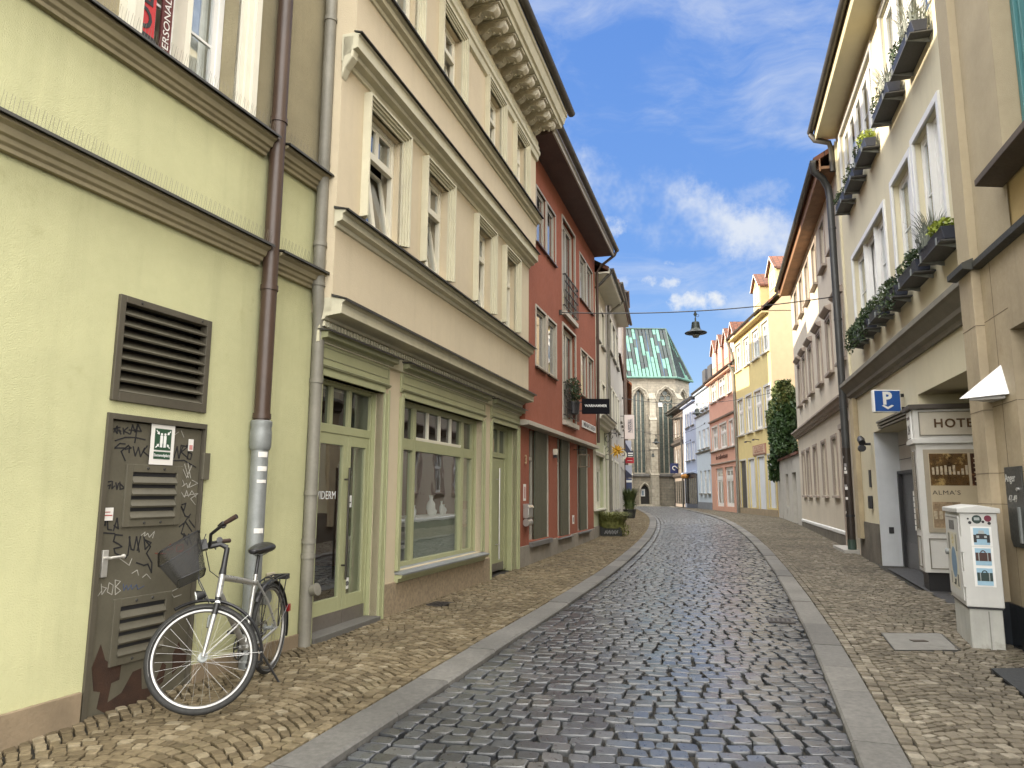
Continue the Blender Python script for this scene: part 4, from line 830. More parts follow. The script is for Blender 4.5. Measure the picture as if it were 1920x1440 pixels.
# ================================================================== FAR LEFT HOUSES
def atY(x, y, Y): d = ray(x, y); return Vector((0, 0, EYE)) + d * (Y / d.y)
PALEG = pm('pale green render', (.43, .45, .30), .88, var=.06, streak=.15); IVORY = pm('ivory render', (.52, .48, .38), .88, var=.05, streak=.2)
GREYR = pm('pale grey render', (.40, .38, .34), .88, var=.07, streak=.25); GREYD = pm('slate grey cladding', (.30, .28, .26), .85, var=.12, streak=.3)
IVP = pm('ivory paint', (.60, .58, .48), .5, var=.05)
Dh = Fac((2.662, 23.68), 13.9, 'L', 'town_house', 'narrow pale green and ivory house with white shop window'); dl = 4.25
dw = [(1.15, 1.95, 6.98, 8.25), (2.6, 3.5, 6.98, 8.3), (1.1, 1.9, 4.5, 5.5), (2.6, 3.5, 4.5, 5.55)]; ds = (.2, 2.75, 1.07, 2.85)
wall(Dh, 0, dl, -.2, 4.1, inset([ds, (2.95, 3.95, 0, 2.85)], .2), PALEG, sides=9); wall(Dh, 0, dl, 4.1, 9.0, inset(dw, .1), IVORY, sides=9)
for a in dw: window(Dh, *a, ins=.06, fm=IVP, mull=1, tr=None, surround=IVP, sw=.1, surprof=((0, 1, .03),), curt=False, sill=ZINC)
c = MB().mould([(0, 3.85), (.12, 3.9), (.14, 3.98), (.26, 4.02), (.28, 4.1), (.36, 4.14), (.36, 4.22), (0, 4.28)], 0, dl).out('shop_cornice', IVP, Dh.root)
MB().mould([(0, 4.29), (.38, 4.225), (.38, 4.20), (.39, 4.20), (.39, 4.235), (0, 4.31)], -.02, dl + .02).out('flashing', LEAD, c)
W = window(Dh, *ds, ins=.12, fm=IVP, fw=.12, mull=2, tr=.8, surround=IVP, sw=.14, sill=IVP, curt=False, pane=GLASSD)
bars([(2.95, 3.95, .05, 2.85)], .1, .16, 'door', IVP, Dh.root); bars([(2.8, 2.94, 0, 3.3), (3.96, 4.2, 0, 3.3)], -.06, .02, 'pilaster', IVP, Dh.root)
MB().box(0, dl, -.03, 0, -.3, .5).out('plinth', GREYST, Dh.root)
roof(Dh, 0, dl, 9.15, 12.0, .6, 9, TILE, gable=IVORY); MB().box(0, dl, -.58, 0, 8.92, 8.98).box(0, dl, -.62, -.58, 8.9, 9.08).out('soffit', IVP, Dh.root); gutter(Dh, 0, dl, .7, 9.08, .07, MATS['old gutter'])
drainpipe(Dh, [(dl - .1, -.7, 9.0), (dl - .1, -.3, 8.7), (dl - .1, -.1, 8.5), (dl - .1, -.1, 0)], .05, ZINC)
drainpipe(Dh, [(.1, -.7, 9.0), (.1, -.3, 8.6), (.1, -.12, 8.45)], .05, MATS['old gutter'])
Eh = Fac((3.683, 27.8), 12.2, 'L', 'town_house', 'pale grey house with tall narrow windows, fourth along the left side'); el = 7.42
ew = [(1.4, 2.7, 7.42, 8.9), (3.3, 4.9, 7.45, 9.0), (5.5, 6.7, 7.45, 9.0), (1.2, 2.3, 4.4, 5.9), (2.9, 3.9, 4.4, 5.95), (4.4, 5.3, 4.4, 5.95), (5.9, 6.8, 4.4, 5.95), (1.1, 2.3, .9, 2.9), (3.4, 4.4, .9, 2.9), (4.7, 5.7, .9, 2.9)]
wall(Eh, 0, el, -.2, 9.8, inset(ew, .14), GREYR, sides=9)
for a in ew: window(Eh, *a, ins=.08, fm=WHITE, mull=1, tr=.65, surround=IVP, sw=.09, surprof=((0, 1, .03),), curt=False, sill=ZINC)
MB().box(0, el, -.03, 0, -.3, .6).out('plinth', GREYST, Eh.root); roof(Eh, 0, el, 9.95, 12.6, .55, 9, TILE, gable=GREYR)
MB().box(0, el, -.52, 0, 9.72, 9.8).out('soffit', IVP, Eh.root); gutter(Eh, 0, el, .63, 9.85, .07, MATS['old gutter']); drainpipe(Eh, [(.12, -.6, 9.8), (.12, -.2, 9.5), (.12, -.1, 9.3), (.12, -.1, 0)], .05, ZINC)
G1 = Fac((5.255, 35.07), 10, 'L', 'town_house', 'low grey house with a clay tiled roof edge beyond the pale grey house'); gl = 8.2
gw = [(1.2, 2.2, 5.2, 6.6), (3.4, 4.4, 5.2, 6.6), (5.8, 6.8, 5.2, 6.6), (.8, 2.8, .5, 2.9), (3.4, 5.2, .5, 2.9), (5.8, 7.6, .5, 2.9)]
wall(G1, 0, gl, -.2, 8.3, inset(gw, .2), GREYR, sides=8)
for a in gw: window(G1, *a, ins=.1, fm=WHITE, mull=1, tr=.7, curt=False, sill=ZINC)
roof(G1, 0, gl, 8.4, 10.8, .12, 8, TILE, gable=GREYR)
G2 = Fac(G1.W(gl), 10, 'L', 'town_house', 'tall slate grey house with a brown corner pipe, on the left before the church'); hl = 4.0
gw = [(.8, 1.6, 9.5, 11.2), (2.3, 3.1, 9.5, 11.2), (.8, 1.6, 6, 7.6), (2.3, 3.1, 6, 7.6), (.6, 3.2, .5, 2.9)]
wall(G2, 0, hl, -.2, 13.8, inset(gw, .15), GREYD, sides=7)
for a in gw: window(G2, *a, ins=.08, fm=WHITE, mull=1, tr=.65, curt=False, sill=ZINC)
roof(G2, 0, hl, 13.95, 15.4, .35, 7, SLATE, gable=GREYD); drainpipe(G2, [(hl - .1, -.12, 13.8), (hl - .1, -.12, 0)], .08, BROWNP); gutter(G2, 0, hl, .42, 13.9, .08, BROWNP)
drainpipe(G2, [(-.05, -.1, 13.8), (-.05, -.1, 0)], .07, BROWNP)
G3 = Fac((7.40, 47.12), 9.2, 'L', 'town_house', 'set back house with a bright clay tile roof edge showing left of the church'); l3_ = 25
gw = [(1 + 2.6 * k, 2.1 + 2.6 * k, z, z + 1.8) for k in range(9) for z in (5.2, 1.0)]
wall(G3, 0, l3_, -.2, 8.6, inset(gw, .15), IVORY, sides=8)
for a in gw[:6]: window(G3, *a, ins=.08, fm=WHITE, mull=1, tr=.65, curt=False, sill=ZINC)
roof(G3, 0, l3_, 8.75, 12.9, .5, 8, brick_mat('orange roof tiles', (.42, .15, .06), (.30, .10, .045), (.08, .04, .03), .22, .3, rot=(0, 0, 0), bump=1), gable=IVORY)
# signs and lantern on the left
st = empty('star_lantern', atY(1157, 845, 26.4), 0, 'yellow many pointed paper star hanging from a scrolled iron bracket', 'star lantern')
m = MB(); k = 0
for i in range(24):
    th = math.acos(1 - 2 * (i + .5) / 24); ph = math.pi * (1 + 5 ** .5) * i; d = Vector((math.sin(th) * math.cos(ph), math.sin(th) * math.sin(ph), math.cos(th)))
    u = d.cross(Vector((.3, .5, .8))).normalized(); v = d.cross(u); L = (.32 if i % 3 else .26)
    b = [d * .09 + (u * math.cos(a) + v * math.sin(a)) * .045 for a in (0, 1.571, 3.142, 4.712)]
    m.add(b + [d * L], [(0, 1, 4), (1, 2, 4), (2, 3, 4), (3, 0, 4)])
m.out('star', pm('yellow star paper', (.62, .36, .035), .5, var=.1), st)
MB().tube([(0, 0, .08), (0, 0, .38)], .006, 5).out('cord', BLACK, st)
p0 = Dh.W(3.3, 3.75, 0); c0 = atY(1157, 845, 26.4)
br = empty('sign_bracket', p0, 0, 'scrolled black wrought iron bracket on the pale green house', 'bracket')
v = Vector((c0.x - p0.x, c0.y - p0.y, 0)); h = .0
MB().tube([(0, 0, 0), v * .5 + Vector((0, 0, .03)), v * .92, v + Vector((0, 0, -.13))], .013, 6).tube([v * .02 + Vector((0, 0, .05)), v * .02 + Vector((0, 0, -.8))], .013, 6).out('arm', BLACK, br)
m = MB()
for (cx, cz, rr, a0, a1) in ((.16, -.2, .13, 90, 380), (.12, -.55, .1, -90, 200), (.14, -.86, .12, 60, 330), (.36, -.1, .09, 90, 400)):
    dd = v.normalized(); m.tube([dd * (cx + rr * (1 - .0012 * (a - a0)) * math.cos(R(a))) + Vector((0, 0, cz + rr * (1 - .0012 * (a - a0)) * math.sin(R(a)))) for a in range(a0, a1, 25)], .011, 5)
m.out('scroll', BLACK, br)
cm = empty('crescent_sign', atY(1166.5, 853, 30), 0, 'white and gilt crescent moon sign projecting beyond the yellow star', 'sign')
m = MB(); P = [(.2 * math.cos(R(a)), 0, .2 * math.sin(R(a))) for a in range(-100, 101, 12)] + [(-.05 + .17 * math.cos(R(a)), 0, .03 + .17 * math.sin(R(a))) for a in range(88, -89, -12)]
m.prism(P, (0, .03, 0)); m.out('crescent', IVP, cm); MB().tube([(-.5, .1, .22), (.1, .02, .22)], .012, 5).out('arm', BLACK, cm)
def sgn(name, x0, y0, x1, y1, Y, th, mat, label, cat='sign', arm=True):
    a, b = atY(x0, y1, Y), atY(x1, y0, Y); r = empty(name, a, 0, label, cat); w_, h_ = b.x - a.x, b.z - a.z
    MB().box(0, w_, 0, th, 0, h_).out('panel', mat, r, bevel=.004)
    if arm: MB().tube([(-.45, th / 2, h_ - .06), (0, th / 2, h_ - .06)], .018, 6).tube([(-.45, th / 2, .06), (0, th / 2, .06)], .018, 6).out('bracket', BLACK, r)
    return r, w_, h_
r, w_, h_ = sgn('banner_sign', 1171.5, 778, 1189, 823, 37, .1, pm('pink white sign', (.66, .57, .53), .5, var=.05), 'tall pinkish white projecting sign with vertical dark lettering')
text('lettering', 'TIESSEN', .25, pm('dark sign ink', (.06, .06, .09), .6), r, TX(w_ * .5, -.006, h_ * .55) @ Matrix.Rotation(R(-90), 4, 'Z'), .002, .006, sx=.78)
MB().box(w_ * .78, w_ * .81, -.006, 0, h_ * .25, h_ * .85).out('rule', MATS['dark sign ink'], r)
r, w_, h_ = sgn('shop_sign', 1174, 845.5, 1188, 856.5, 39, .08, pm('navy sign', (.018, .022, .05), .5), 'small navy projecting sign with two white bars, above the red sign'); MB().box(w_ * .25, w_ * .9, -.006, 0, h_ * .15, h_ * .32).box(w_ * .25, w_ * .9, -.006, 0, h_ * .48, h_ * .7).out('bar', WHITE, r)
r, w_, h_ = sgn('shop_sign', 1173, 857.5, 1188.5, 868.5, 39.5, .08, pm('red sign', (.42, .015, .03), .45), 'small red projecting sign below the navy sign on the left side'); MB().box(w_ * .2, w_ * .8, -.006, 0, h_ * .4, h_ * .5).out('lettering_line', MATS['pink white sign'], r)
r, w_, h_ = sgn('shop_banner', 1173, 872, 1184.5, 896, 41, .03, pm('grey blue cloth', (.34, .36, .44), .8), 'pale grey banner with a dark diagonal corner under the red sign', 'banner', False); MB().prism([(0, -.006, 0), (w_, -.006, 0), (w_, -.006, h_ * .2), (0, -.006, h_ * .65)], (0, .006, 0)).out('dark_corner', MATS['navy sign'], r)
r, w_, h_ = sgn('shop_banner', 1173, 826, 1183.5, 846, 41.5, .03, MATS['grey blue cloth'], 'grey blue banner with a navy wedge above the navy sign', 'banner', False); MB().prism([(0, -.006, 0), (w_ * .9, -.006, 0), (0, -.006, h_ * .8)], (0, .006, 0)).out('dark_corner', MATS['navy sign'], r)
r, w_, h_ = sgn('shop_banner', 1175, 897, 1184.5, 944, 42, .05, pm('navy blue board', (.03, .045, .11), .5), 'tall navy blue board with a white stripe, lowest of the left hand signs', 'board', False); MB().box(0, w_, -.006, 0, h_ * .84, h_ * .93).out('stripe', WHITE, r)
# planters
GRASSY = leaf_mat('ornamental grass', (.085, .10, .022), (.28, .28, .085), 9)
def blades(m, n, rad, h, c=(0, 0, 0), w_=.008, lean=.6):
    for _ in range(n):
        a = rnd.uniform(0, 6.283); r0 = rad * rnd.random() ** .5 * .7; b = Vector((c[0] + r0 * math.cos(a) * 1.5, c[1] + r0 * math.sin(a), c[2])); L = h * rnd.uniform(.55, 1.1); d = Vector((math.cos(a), math.sin(a), 0)); s = Vector((-d.y, d.x, 0)) * w_
        p1 = b + d * L * .15 * lean + Vector((0, 0, L * .6)); p2 = b + d * L * .55 * lean + Vector((0, 0, L * .85)); p3 = b + d * L * lean * .95 + Vector((0, 0, L * (.75 if lean > .5 else .98)))
        m.add([b - s, b + s, p1 + s, p1 - s, p2 + s * .7, p2 - s * .7, p3], [(0, 1, 2, 3), (3, 2, 4, 5), (5, 4, 6)])
    return m
q = empty('planter', (3.42, 25.15, gf(25)), R(-10), 'black graffiti marked tub overflowing with yellow green grass by the pale green house', 'planter')
MB().prism([(-.36, -.22, 0), (.36, -.22, 0), (.38, -.23, .30), (-.38, -.23, .30)], (0, .45, 0)).out('tub', pm('black tub', (.02, .022, .02), .6), q, bevel=.01)
m = MB()
for k in range(5): x = -.18 + k * .09; m.tube([(x - .03, -.238, .07), (x, -.24, .18), (x + .02, -.238, .09), (x + .05, -.24, .2)], .007, 4)
m.out('graffiti', WHITE, q)
m = blades(MB(), 1300, .42, .6, (0, 0, .26), .009, .8); m.leaves((0, 0, .42), (.52, .36, .2), 500, .06); m.leaves((.42, -.1, .22), (.24, .24, .22), 300, .06); m.out('grass', GRASSY, q, fix=False)
q = empty('planter', (6.2, 38.4, gf(38.4)), 0, 'small black pot with tall feathery green grass at the bend of the left pavement', 'planter')
MB().lathe([(.22, 0), (.27, .02), (.33, .4), (.35, .4), (.35, .46)], n=16).out('pot', MATS['black tub'], q, smooth=40)
blades(MB(), 600, .22, 1.15, (0, 0, .4), .012, .35).leaves((0, 0, .75), (.38, .3, .35), 200, .09).out('grass', leaf_mat('tall grass', (.03, .055, .012), (.11, .13, .04)), q, fix=False)
m = MB().leaves((0, 0, .5), (.3, .28, .06), 30, .07); m.out('blossom', pm('pale blossom', (.6, .5, .42), .7), q, fix=False)
# ================================================================== CHURCH
STONE = brick_mat('church limestone', (.44, .39, .30), (.34, .305, .24), (.23, .21, .17), .62, .30, var=.45, mort=.014, bump=.8, dirt=(.10, .095, .085))
STONL = brick_mat('pale dressed stone', (.54, .49, .39), (.45, .41, .32), (.28, .255, .20), .5, .42, var=.35, mort=.012, bump=.6, dirt=(.15, .14, .12))
def patina():
    m, nt, b = nodes('patinated copper'); tc = nt.nodes.new('ShaderNodeTexCoord').outputs['Object']
    at = nt.nodes.new('ShaderNodeAttribute'); at.attribute_name = 'tint'
    n = noise(nt, tc, 2.5, 6, .7); n2 = noise(nt, tc, .25, 3)
    s = nt.nodes.new('ShaderNodeMath'); s.operation = 'MULTIPLY_ADD'; nt.links.new(n.outputs['Fac'], s.inputs[0]); s.inputs[1].default_value = .25; nt.links.new(at.outputs['Fac'], s.inputs[2])
    s2 = nt.nodes.new('ShaderNodeMath'); s2.operation = 'MULTIPLY_ADD'; nt.links.new(n2.outputs['Fac'], s2.inputs[0]); s2.inputs[1].default_value = .5; nt.links.new(s.outputs[0], s2.inputs[2])
    c = ramp(nt, s2.outputs[0], [(.45, (.025, .033, .033)), (.72, (.038, .055, .050)), (.86, (.062, .15, .115)), (1.0, (.11, .235, .185))]).outputs[0]
    nt.links.new(c, b.inputs['Base Color']); b.inputs['Roughness'].default_value = .55; b.inputs['Metallic'].default_value = .15; return m
COPPER = patina()
CH = empty('church', (0, 80, 0), 0, 'gothic stone church with traceried windows and patchy green copper roof', 'church')
def chx(x): return (x - 960) / FPX * 80.5
Xl, Xc, Zb, Ze = 6.0, chx(1268), .0, 14.45
def hole_wall(P0, P1, z0, z1, arches, mat, name, par, depth=.9, y0=0):
    """wall between plan points P0,P1 with pointed openings (u0,u1,sill,spring)"""
    P0, P1 = Vector((*P0, 0)), Vector((*P1, 0)); L = (P1 - P0).length; t = (P1 - P0) / L; nrm = Vector((-t.y, t.x, 0)); mb = MB()
    pt = lambda u, z, d=0: P0 + t * u + nrm * d + Vector((0, 0, z)); cur = 0; prof_all = []
    for (u0, u1, zs, zp) in sorted(arches):
        mb.quad(pt(cur, z0), pt(u0, z0), pt(u0, z1), pt(cur, z1)); w_ = u1 - u0; n = 10
        arc = [(u1 - w_ * 1.0 * math.cos(a) * 1.0, zp + w_ * math.sin(a)) for a in [i / n * math.pi / 3 for i in range(n + 1)]]
        arc = arc + [(u0 + u1 - a, b) for a, b in arc[:-1][::-1]]
        if zs > z0: mb.quad(pt(u0, z0), pt(u1, z0), pt(u1, zs), pt(u0, zs))
        for i in range(len(arc) - 1): mb.quad(pt(*arc[i]), pt(*arc[i + 1]), pt(arc[i + 1][0], z1), pt(arc[i][0], z1))
        prof = [(u0, zs)] + arc + [(u1, zs)]; prof_all.append(prof)
        for i in range(len(prof)):
            a, b = prof[i], prof[(i + 1) % len(prof)]; mb.quad(pt(*a), pt(*b), pt(b[0], b[1], depth), pt(a[0], a[1], depth))
        cur = u1
    mb.quad(pt(cur, z0), pt(L, z0), pt(L, z1), pt(cur, z1)); o = mb.out(name, mat, par, fix=False); return o, pt, prof_all
W1 = (chx(1187.5) - Xl, chx(1210.5) - Xl, 3.7, 12.0); W2 = (chx(1235.5) - Xl, chx(1264) - Xl, 3.7, 11.8); DR = (chx(1198.2) - Xl, chx(1214.5) - Xl, .45, 1.75)
wl_up, pt, pr = hole_wall((Xl, 0), (Xc, 0), 3.55, Ze, [W1, W2], STONE, 'wall', CH)
hole_wall((Xl, 0), (Xc, 0), -.5, 3.55, [DR], STONE, 'wall', CH, .5)
Xe, Ye = chx(1300) + .25, 2.6
o3, pt3, pr3 = hole_wall((Xc, 0), (Xe, Ye), -.5, Ze, [(1.0, 2.45, 3.7, 11.9)], STONE, 'wall', CH)
hole_wall((Xe, Ye), (Xe, Ye + 4), -.5, Ze, [], STONE, 'wall', CH); MB().quad((Xl, 0, -.5), (Xl, 0, Ze), (Xl, 9, Ze), (Xl, 9, -.5)).quad((Xl, 9, -.5), (Xl, 9, Ze), (Xe, 9, Ze), (Xe, 9, -.5)).quad((Xe, 6.6, -.5), (Xe, 9, -.5), (Xe, 9, Ze), (Xe, 6.6, Ze)).out('wall', STONE, CH, fix=False)
LEADG = pm('leaded church glass', (.10, .125, .11), .25, var=.4, vs=6, bump=.35, bs=14)
def tracery(pt, prof, u0, u1, zs, zp, lights, label, tref):
    d = .55; w_ = u1 - u0
    W = MB().add([pt(u, z, d + .12) for u, z in prof], [tuple(range(len(prof)))]).out('window', LEADG, CH, fix=False)
    m = MB(); zt = zp - .3 if tref else None
    for k in range(1, lights):
        u = u0 + w_ * k / lights; top = zp - .45 if tref else zp + (w_ * .62 if lights == 3 else w_ * .8)
        m.tube([pt(u, zs, d), pt(u, top, d)], .075, 6)
    if tref:
        cx, cz = (u0 + u1) / 2, zp + w_ * .36; r = w_ * .2
        for a in (90, 210, 330): m.tube([pt(cx + r * 1.05 * math.cos(R(a)) + r * math.cos(t), cz + r * 1.05 * math.sin(R(a)) + r * math.sin(t), d) for t in [i * math.pi / 9 for i in range(18)]], .06, 5, True)
        for k in range(lights):
            c = u0 + w_ * (k + .5) / lights; rr = w_ / lights / 2; m.tube([pt(c + rr * math.cos(t), zp - .45 + rr * 1.1 * math.sin(t), d) for t in [i * math.pi / 8 for i in range(9)]], .055, 5)
    m.tube([pt(u, z, .35) for u, z in prof], .09, 5, True); m.out('tracery', STONL, W)
    b = MB()
    for k in range(1, 13): z = zs + (zp - zs) * k / 13; b.tube([pt(u0, z, d + .1), pt(u1, z, d + .1)], .014, 4)
    b.out('saddle_bar', BLACK, W)
    e = .28; pr2 = []
    for (u, z) in prof[1:-1]: pr2.append((u + (e if u > (u0 + u1) / 2 else -e) * (1 if z < zp + w_ * .6 else .4), z + (e * .8 if z > zp else 0)))
    MB().tube([pt(u, z, -.04) for u, z in pr2], .10, 6).out('hood_mould', STONL, W)
    MB().prism([pt(u0 - .3, zs, -.1), pt(u0 - .3, zs, .5), pt(u0 - .3, zs + .18, .5)], pt(u1 + .3, zs) - pt(u0 - .3, zs)).out('sill', STONL, W)
tracery(pt, pr[0], *W1, 4 - 1, '', False); tracery(pt, pr[1], *W2, 4 - 1, '', True); tracery(pt3, pr3[0], 1.0, 2.45, 3.7, 11.9, 2, '', False)
dv = MB(); dx0, dx1 = Xl + DR[0], Xl + DR[1]
dv.box(dx0 - .02, dx1 + .02, .42, .5, .3, 3.2); dv = dv.out('door', pm('dark church door', (.022, .02, .018), .7, var=.3), CH)
MB().box(dx0 + .08, dx0 + .55, .39, .418, 1.3, 2.1).out('notice', WHITE, dv); MB().box(dx0 + .2, dx0 + .42, .383, .389, 1.4, 1.9).out('picture', pm('pale blue print', (.25, .33, .42), .6, var=.4, vs=20), dv)
wd = DR[1] - DR[0]; arcp = [(dx0 - .1, .45)] + [(dx1 + .1 - (wd + .2) * math.cos(a), 1.75 + (wd + .2) * math.sin(a)) for a in [i / 8 * math.pi / 3 for i in range(9)]]; arcp += [(dx0 + dx1 - a, b) for a, b in arcp[:-1][::-1]]
MB().tube([(a, -.03, b) for a, b in arcp], .11, 6).out('door_arch', STONL, CH); MB().box(dx0 - .5, dx1 + .6, -.7, 0, -.3, .46).box(dx0 - .9, dx1 + 1.0, -1.1, 0, -.3, .36).out('step', STONL, CH, bevel=.02)
MB().prism([(Xl, 0, 3.42), (Xl, -.26, 3.46), (Xl, -.26, 3.56), (Xl, 0, 3.78)], (Xc - Xl, 0, 0)).out('string_course', pm('dark string course', (.13, .125, .115), .9, var=.3), CH)
def buttress(x, wd, rot=0, y=0):
    T = Matrix.Translation((x, y, 0)) @ Matrix.Rotation(rot, 4, 'Z'); m = MB()
    for z0, z1, d, ww in ((-.5, 3.6, 1.15, wd), (3.6, 6.4, .95, wd * .92), (6.4, 9.6, .75, wd * .86), (9.6, 12.0, .5, wd * .8)):
        m.box(-ww / 2, ww / 2, -d, .0, z0, z1, T=T); m.prism([T @ Vector((-ww / 2 - .06, -d - .08, z1)), T @ Vector((-ww / 2 - .06, .0, z1)), T @ Vector((-ww / 2 - .06, .0, z1 + .7))], T.to_3x3() @ Vector((ww + .12, 0, 0)))
    return m.out('buttress', STONL, CH, bevel=.02)
buttress(chx(1222.5), .82); buttress(Xc + .15, .8, R(30)); buttress(chx(1174), .8)
MB().prism([(Xl, -.05, Ze - .35), (Xl, -.3, Ze - .05), (Xl, -.3, Ze), (Xl, 0, Ze)], (Xc - Xl, 0, 0)).out('eaves_course', STONL, CH)
# copper roof: separate sheets, each with its own patina
apx = (atY(1248, 617, 84.5)); RP = []; tints = []; rm = MB()
def slope(e0, e1, r0, r1, cols, rows, seed, gp=.44):
    rg = random.Random(seed); e0, e1, r0, r1 = map(Vector, (e0, e1, r0, r1)); nrm = (e1 - e0).cross(r0 - e0).normalized()
    for i in range(cols):
        a, b = i / cols, (i + 1) / cols - .006; v = 0; base = rg.gauss(0, .1)
        while v < 1:
            h_ = rg.uniform(.09, .30); v1 = min(1, v + h_); P = []
            for (s, q) in ((a, v), (b, v), (b, v1 - .004), (a, v1 - .004)):
                s2 = s; P.append((e0.lerp(e1, s2)).lerp(r0.lerp(r1, s2), q) + nrm * (.0 if 1 else 0))
            bl = (.58 if rg.random() < gp + base * 1.4 + (.3 if v < .1 else 0) else .05) + rg.random() * .24; rm.add(P, [(0, 1, 2, 3)]); tints.extend([max(0, bl)] * 4)
            hh = nrm * .05; s0 = (e0.lerp(e1, a)).lerp(r0.lerp(r1, a), v); s1 = (e0.lerp(e1, a)).lerp(r0.lerp(r1, a), v1)
            rm.add([s0, s1, s1 + hh, s0 + hh], [(0, 1, 2, 3)]); tints.extend([max(0, bl)] * 4); v = v1
E0 = (Xl - .1, -.45, Ze + .02); E1 = (Xc + .05, -.45, Ze + .02); E2 = (Xe + .4, Ye - .1, Ze + .02); AP = (apx.x, 4.5, apx.z)
slope(E0, E1, (Xl - .1, 4.5, apx.z + .1), AP, 30, 6, 3); slope(E1, E2, AP, AP, 9, 6, 5, .12); slope(E2, (Xe + .4, 9.3, Ze), AP, AP, 6, 5, 6, .1); slope((Xe + .4, 9.4, Ze), (Xl - .1, 9.4, Ze), AP, (Xl - .1, 4.5, apx.z + .1), 20, 5, 8)
ro = rm.out('roof', COPPER, CH, fix=False); at = ro.data.attributes.new('tint', 'FLOAT', 'POINT'); at.data.foreach_set('value', tints)
m = MB().tube([(Xl, 4.5, apx.z + .1), AP], .1, 6).tube([AP, E1], .09, 6).tube([AP, E2], .09, 6); m.out('ridge_roll', pm('copper roll', (.06, .10, .085), .5, .3, var=.4), ro)
eg = MB()
for a, b in ((E0, E1), (E1, E2)): eg.tube([Vector(a) + Vector((0, -.03, -.06)), Vector(b) + Vector((0.02, -.03, -.06))], .13, 6)
eg.out('gutter', pm('bright verdigris', (.10, .20, .16), .6, var=.3, vs=1.5), ro)
l = atY(1182.5, 690, 81.5); l = Vector((l.x, l.y - 80, l.z))
MB().prism([(l.x - .65, l.y - .45, l.z - .5), (l.x + .65, l.y - .45, l.z - .5), (l.x, l.y - .45, l.z + .35)], (0, 2.2, .3)).out('roof_vent', MATS['copper roll'], ro)
MB().prism([(l.x - .4, l.y - .47, l.z - .42), (l.x + .4, l.y - .47, l.z - .42), (l.x, l.y - .47, l.z + .15)], (0, .02, 0)).out('vent_opening', BLACK, ro)
# ================================================================== RIGHT SIDE
RBEI = pm('pale beige render', (.57, .51, .41), .88, var=.06, vs=.8, bump=.2, bs=60, streak=.16); MAUVE = pm('mauve stone trim', (.33, .275, .23), .75, var=.12, streak=.2)
HCREAM = pm('cream hotel render', (.62, .57, .41), .85, var=.05, vs=.7, bump=.2, bs=60, streak=.16); GREYC = pm('grey stone cornice', (.20, .185, .15), .75, var=.12, streak=.3)
YEL = pm('yellow render', (.60, .50, .23), .85, var=.05, streak=.1); PINK = pm('pink render', (.58, .33, .245), .85, var=.05, streak=.12); PALEB = pm('pale blue white render', (.50, .58, .66), .85, var=.05, streak=.12); BLUEG = pm('blue grey render', (.36, .42, .56), .85, var=.06, streak=.12); APRI = pm('apricot render', (.50, .37, .22), .88, var=.05, streak=.1)
# ---------------------------------------------------------------- beige house with mauve window surrounds
Rh = Fac((9.58, 21.1), 15.8, 'R', 'town_house', 'pale beige house with mauve hooded windows and a brown wooden soffit'); r0, r1 = -11.15, 2.38
gw = [(c - .42, c + .42, 1.56, 3.26) for c in (-9.35, -7.65, -5.6, -3.3, -1.0)]
fw_ = [(c - .46, c + .46, 5.28, 6.92) for c in (-9.2, -7.38, -5.36, -2.98, -.75, 1.35)]
tw = [(c - .46, c + .46, 8.66, 10.1) for c in (-9.15, -7.1, -5.15, -3.05, -.95, 1.0)]
rd_ = (.42, 1.5, .05, 3.4)
wall(Rh, r0, r1, -.2, 10.55, inset(gw + fw_ + tw, .16) + [(*rd_, .35)], RBEI, sides=9)
for a in gw: window(Rh, *a, ins=.1, fm=WHITE, fw=.06, mull=1, tr=.62, surround=MAUVE, sw=.13, surprof=((0, .4, .02), (.4, 1, .04)), sill=MAUVE, sillout=.09, silld=.07)
for a in fw_: window(Rh, *a, ins=.1, fm=WHITE, fw=.055, mull=1, tr=.66, surround=MAUVE, sw=.13, surprof=((0, .4, .02), (.4, 1, .045)), sill=MAUVE, sillout=.14, silld=.07, hood=MAUVE)
for a in tw: window(Rh, *a, ins=.1, fm=WHITE, fw=.055, mull=1, tr=.66, surround=MAUVE, sw=.11, surprof=((0, 1, .03),), sill=MAUVE, sillout=.15, silld=.07)
MB().mould([(0, 3.98), (.08, 3.99), (.09, 4.05), (.16, 4.08), (.19, 4.16), (.26, 4.2), (.26, 4.26), (0, 4.34)], r0 - .2, r1 - .6).out('cornice', MAUVE, Rh.root, bevel=.004)
MB().mould([(0, .42), (.035, .44), (.035, .52), (0, .55)], r0, .3).out('plinth_ledge', WHITE, Rh.root); MB().box(r0, .3, -.02, 0, -.3, .42).out('plinth', pm('dark stone plinth', (.13, .115, .09), .85, var=.35, vs=2, bump=.4, bs=40, streak=.3), Rh.root)
DOORB = pm('ochre brown door', (.27, .15, .06), .55, var=.12, vs=3)
d = MB().box(rd_[0], rd_[1], .27, .34, .1, 3.4)
for j in range(2):
    for z in ((.3, 1.2), (1.35, 2.35)): d.box(rd_[0] + .1 + j * .5, rd_[0] + .48 + j * .5, .25, .27, *z)
d.box(rd_[0], rd_[1], .24, .27, 2.5, 2.6); d = d.out('door', DOORB, Rh.root, bevel=.01); MB().box(rd_[0] - .0, rd_[0] + .012, -.0, .35, .05, 3.4).box(rd_[1] - .012, rd_[1], 0, .35, .05, 3.4).out('door_lining', DOORB, d)
MB().box(rd_[0] - .12, rd_[0], -.05, 0, .05, 3.5).box(rd_[1], rd_[1] + .12, -.05, 0, .05, 3.5).box(rd_[0] - .16, rd_[1] + .16, -.08, 0, 3.42, 3.56).out('door_surround', MAUVE, Rh.root)
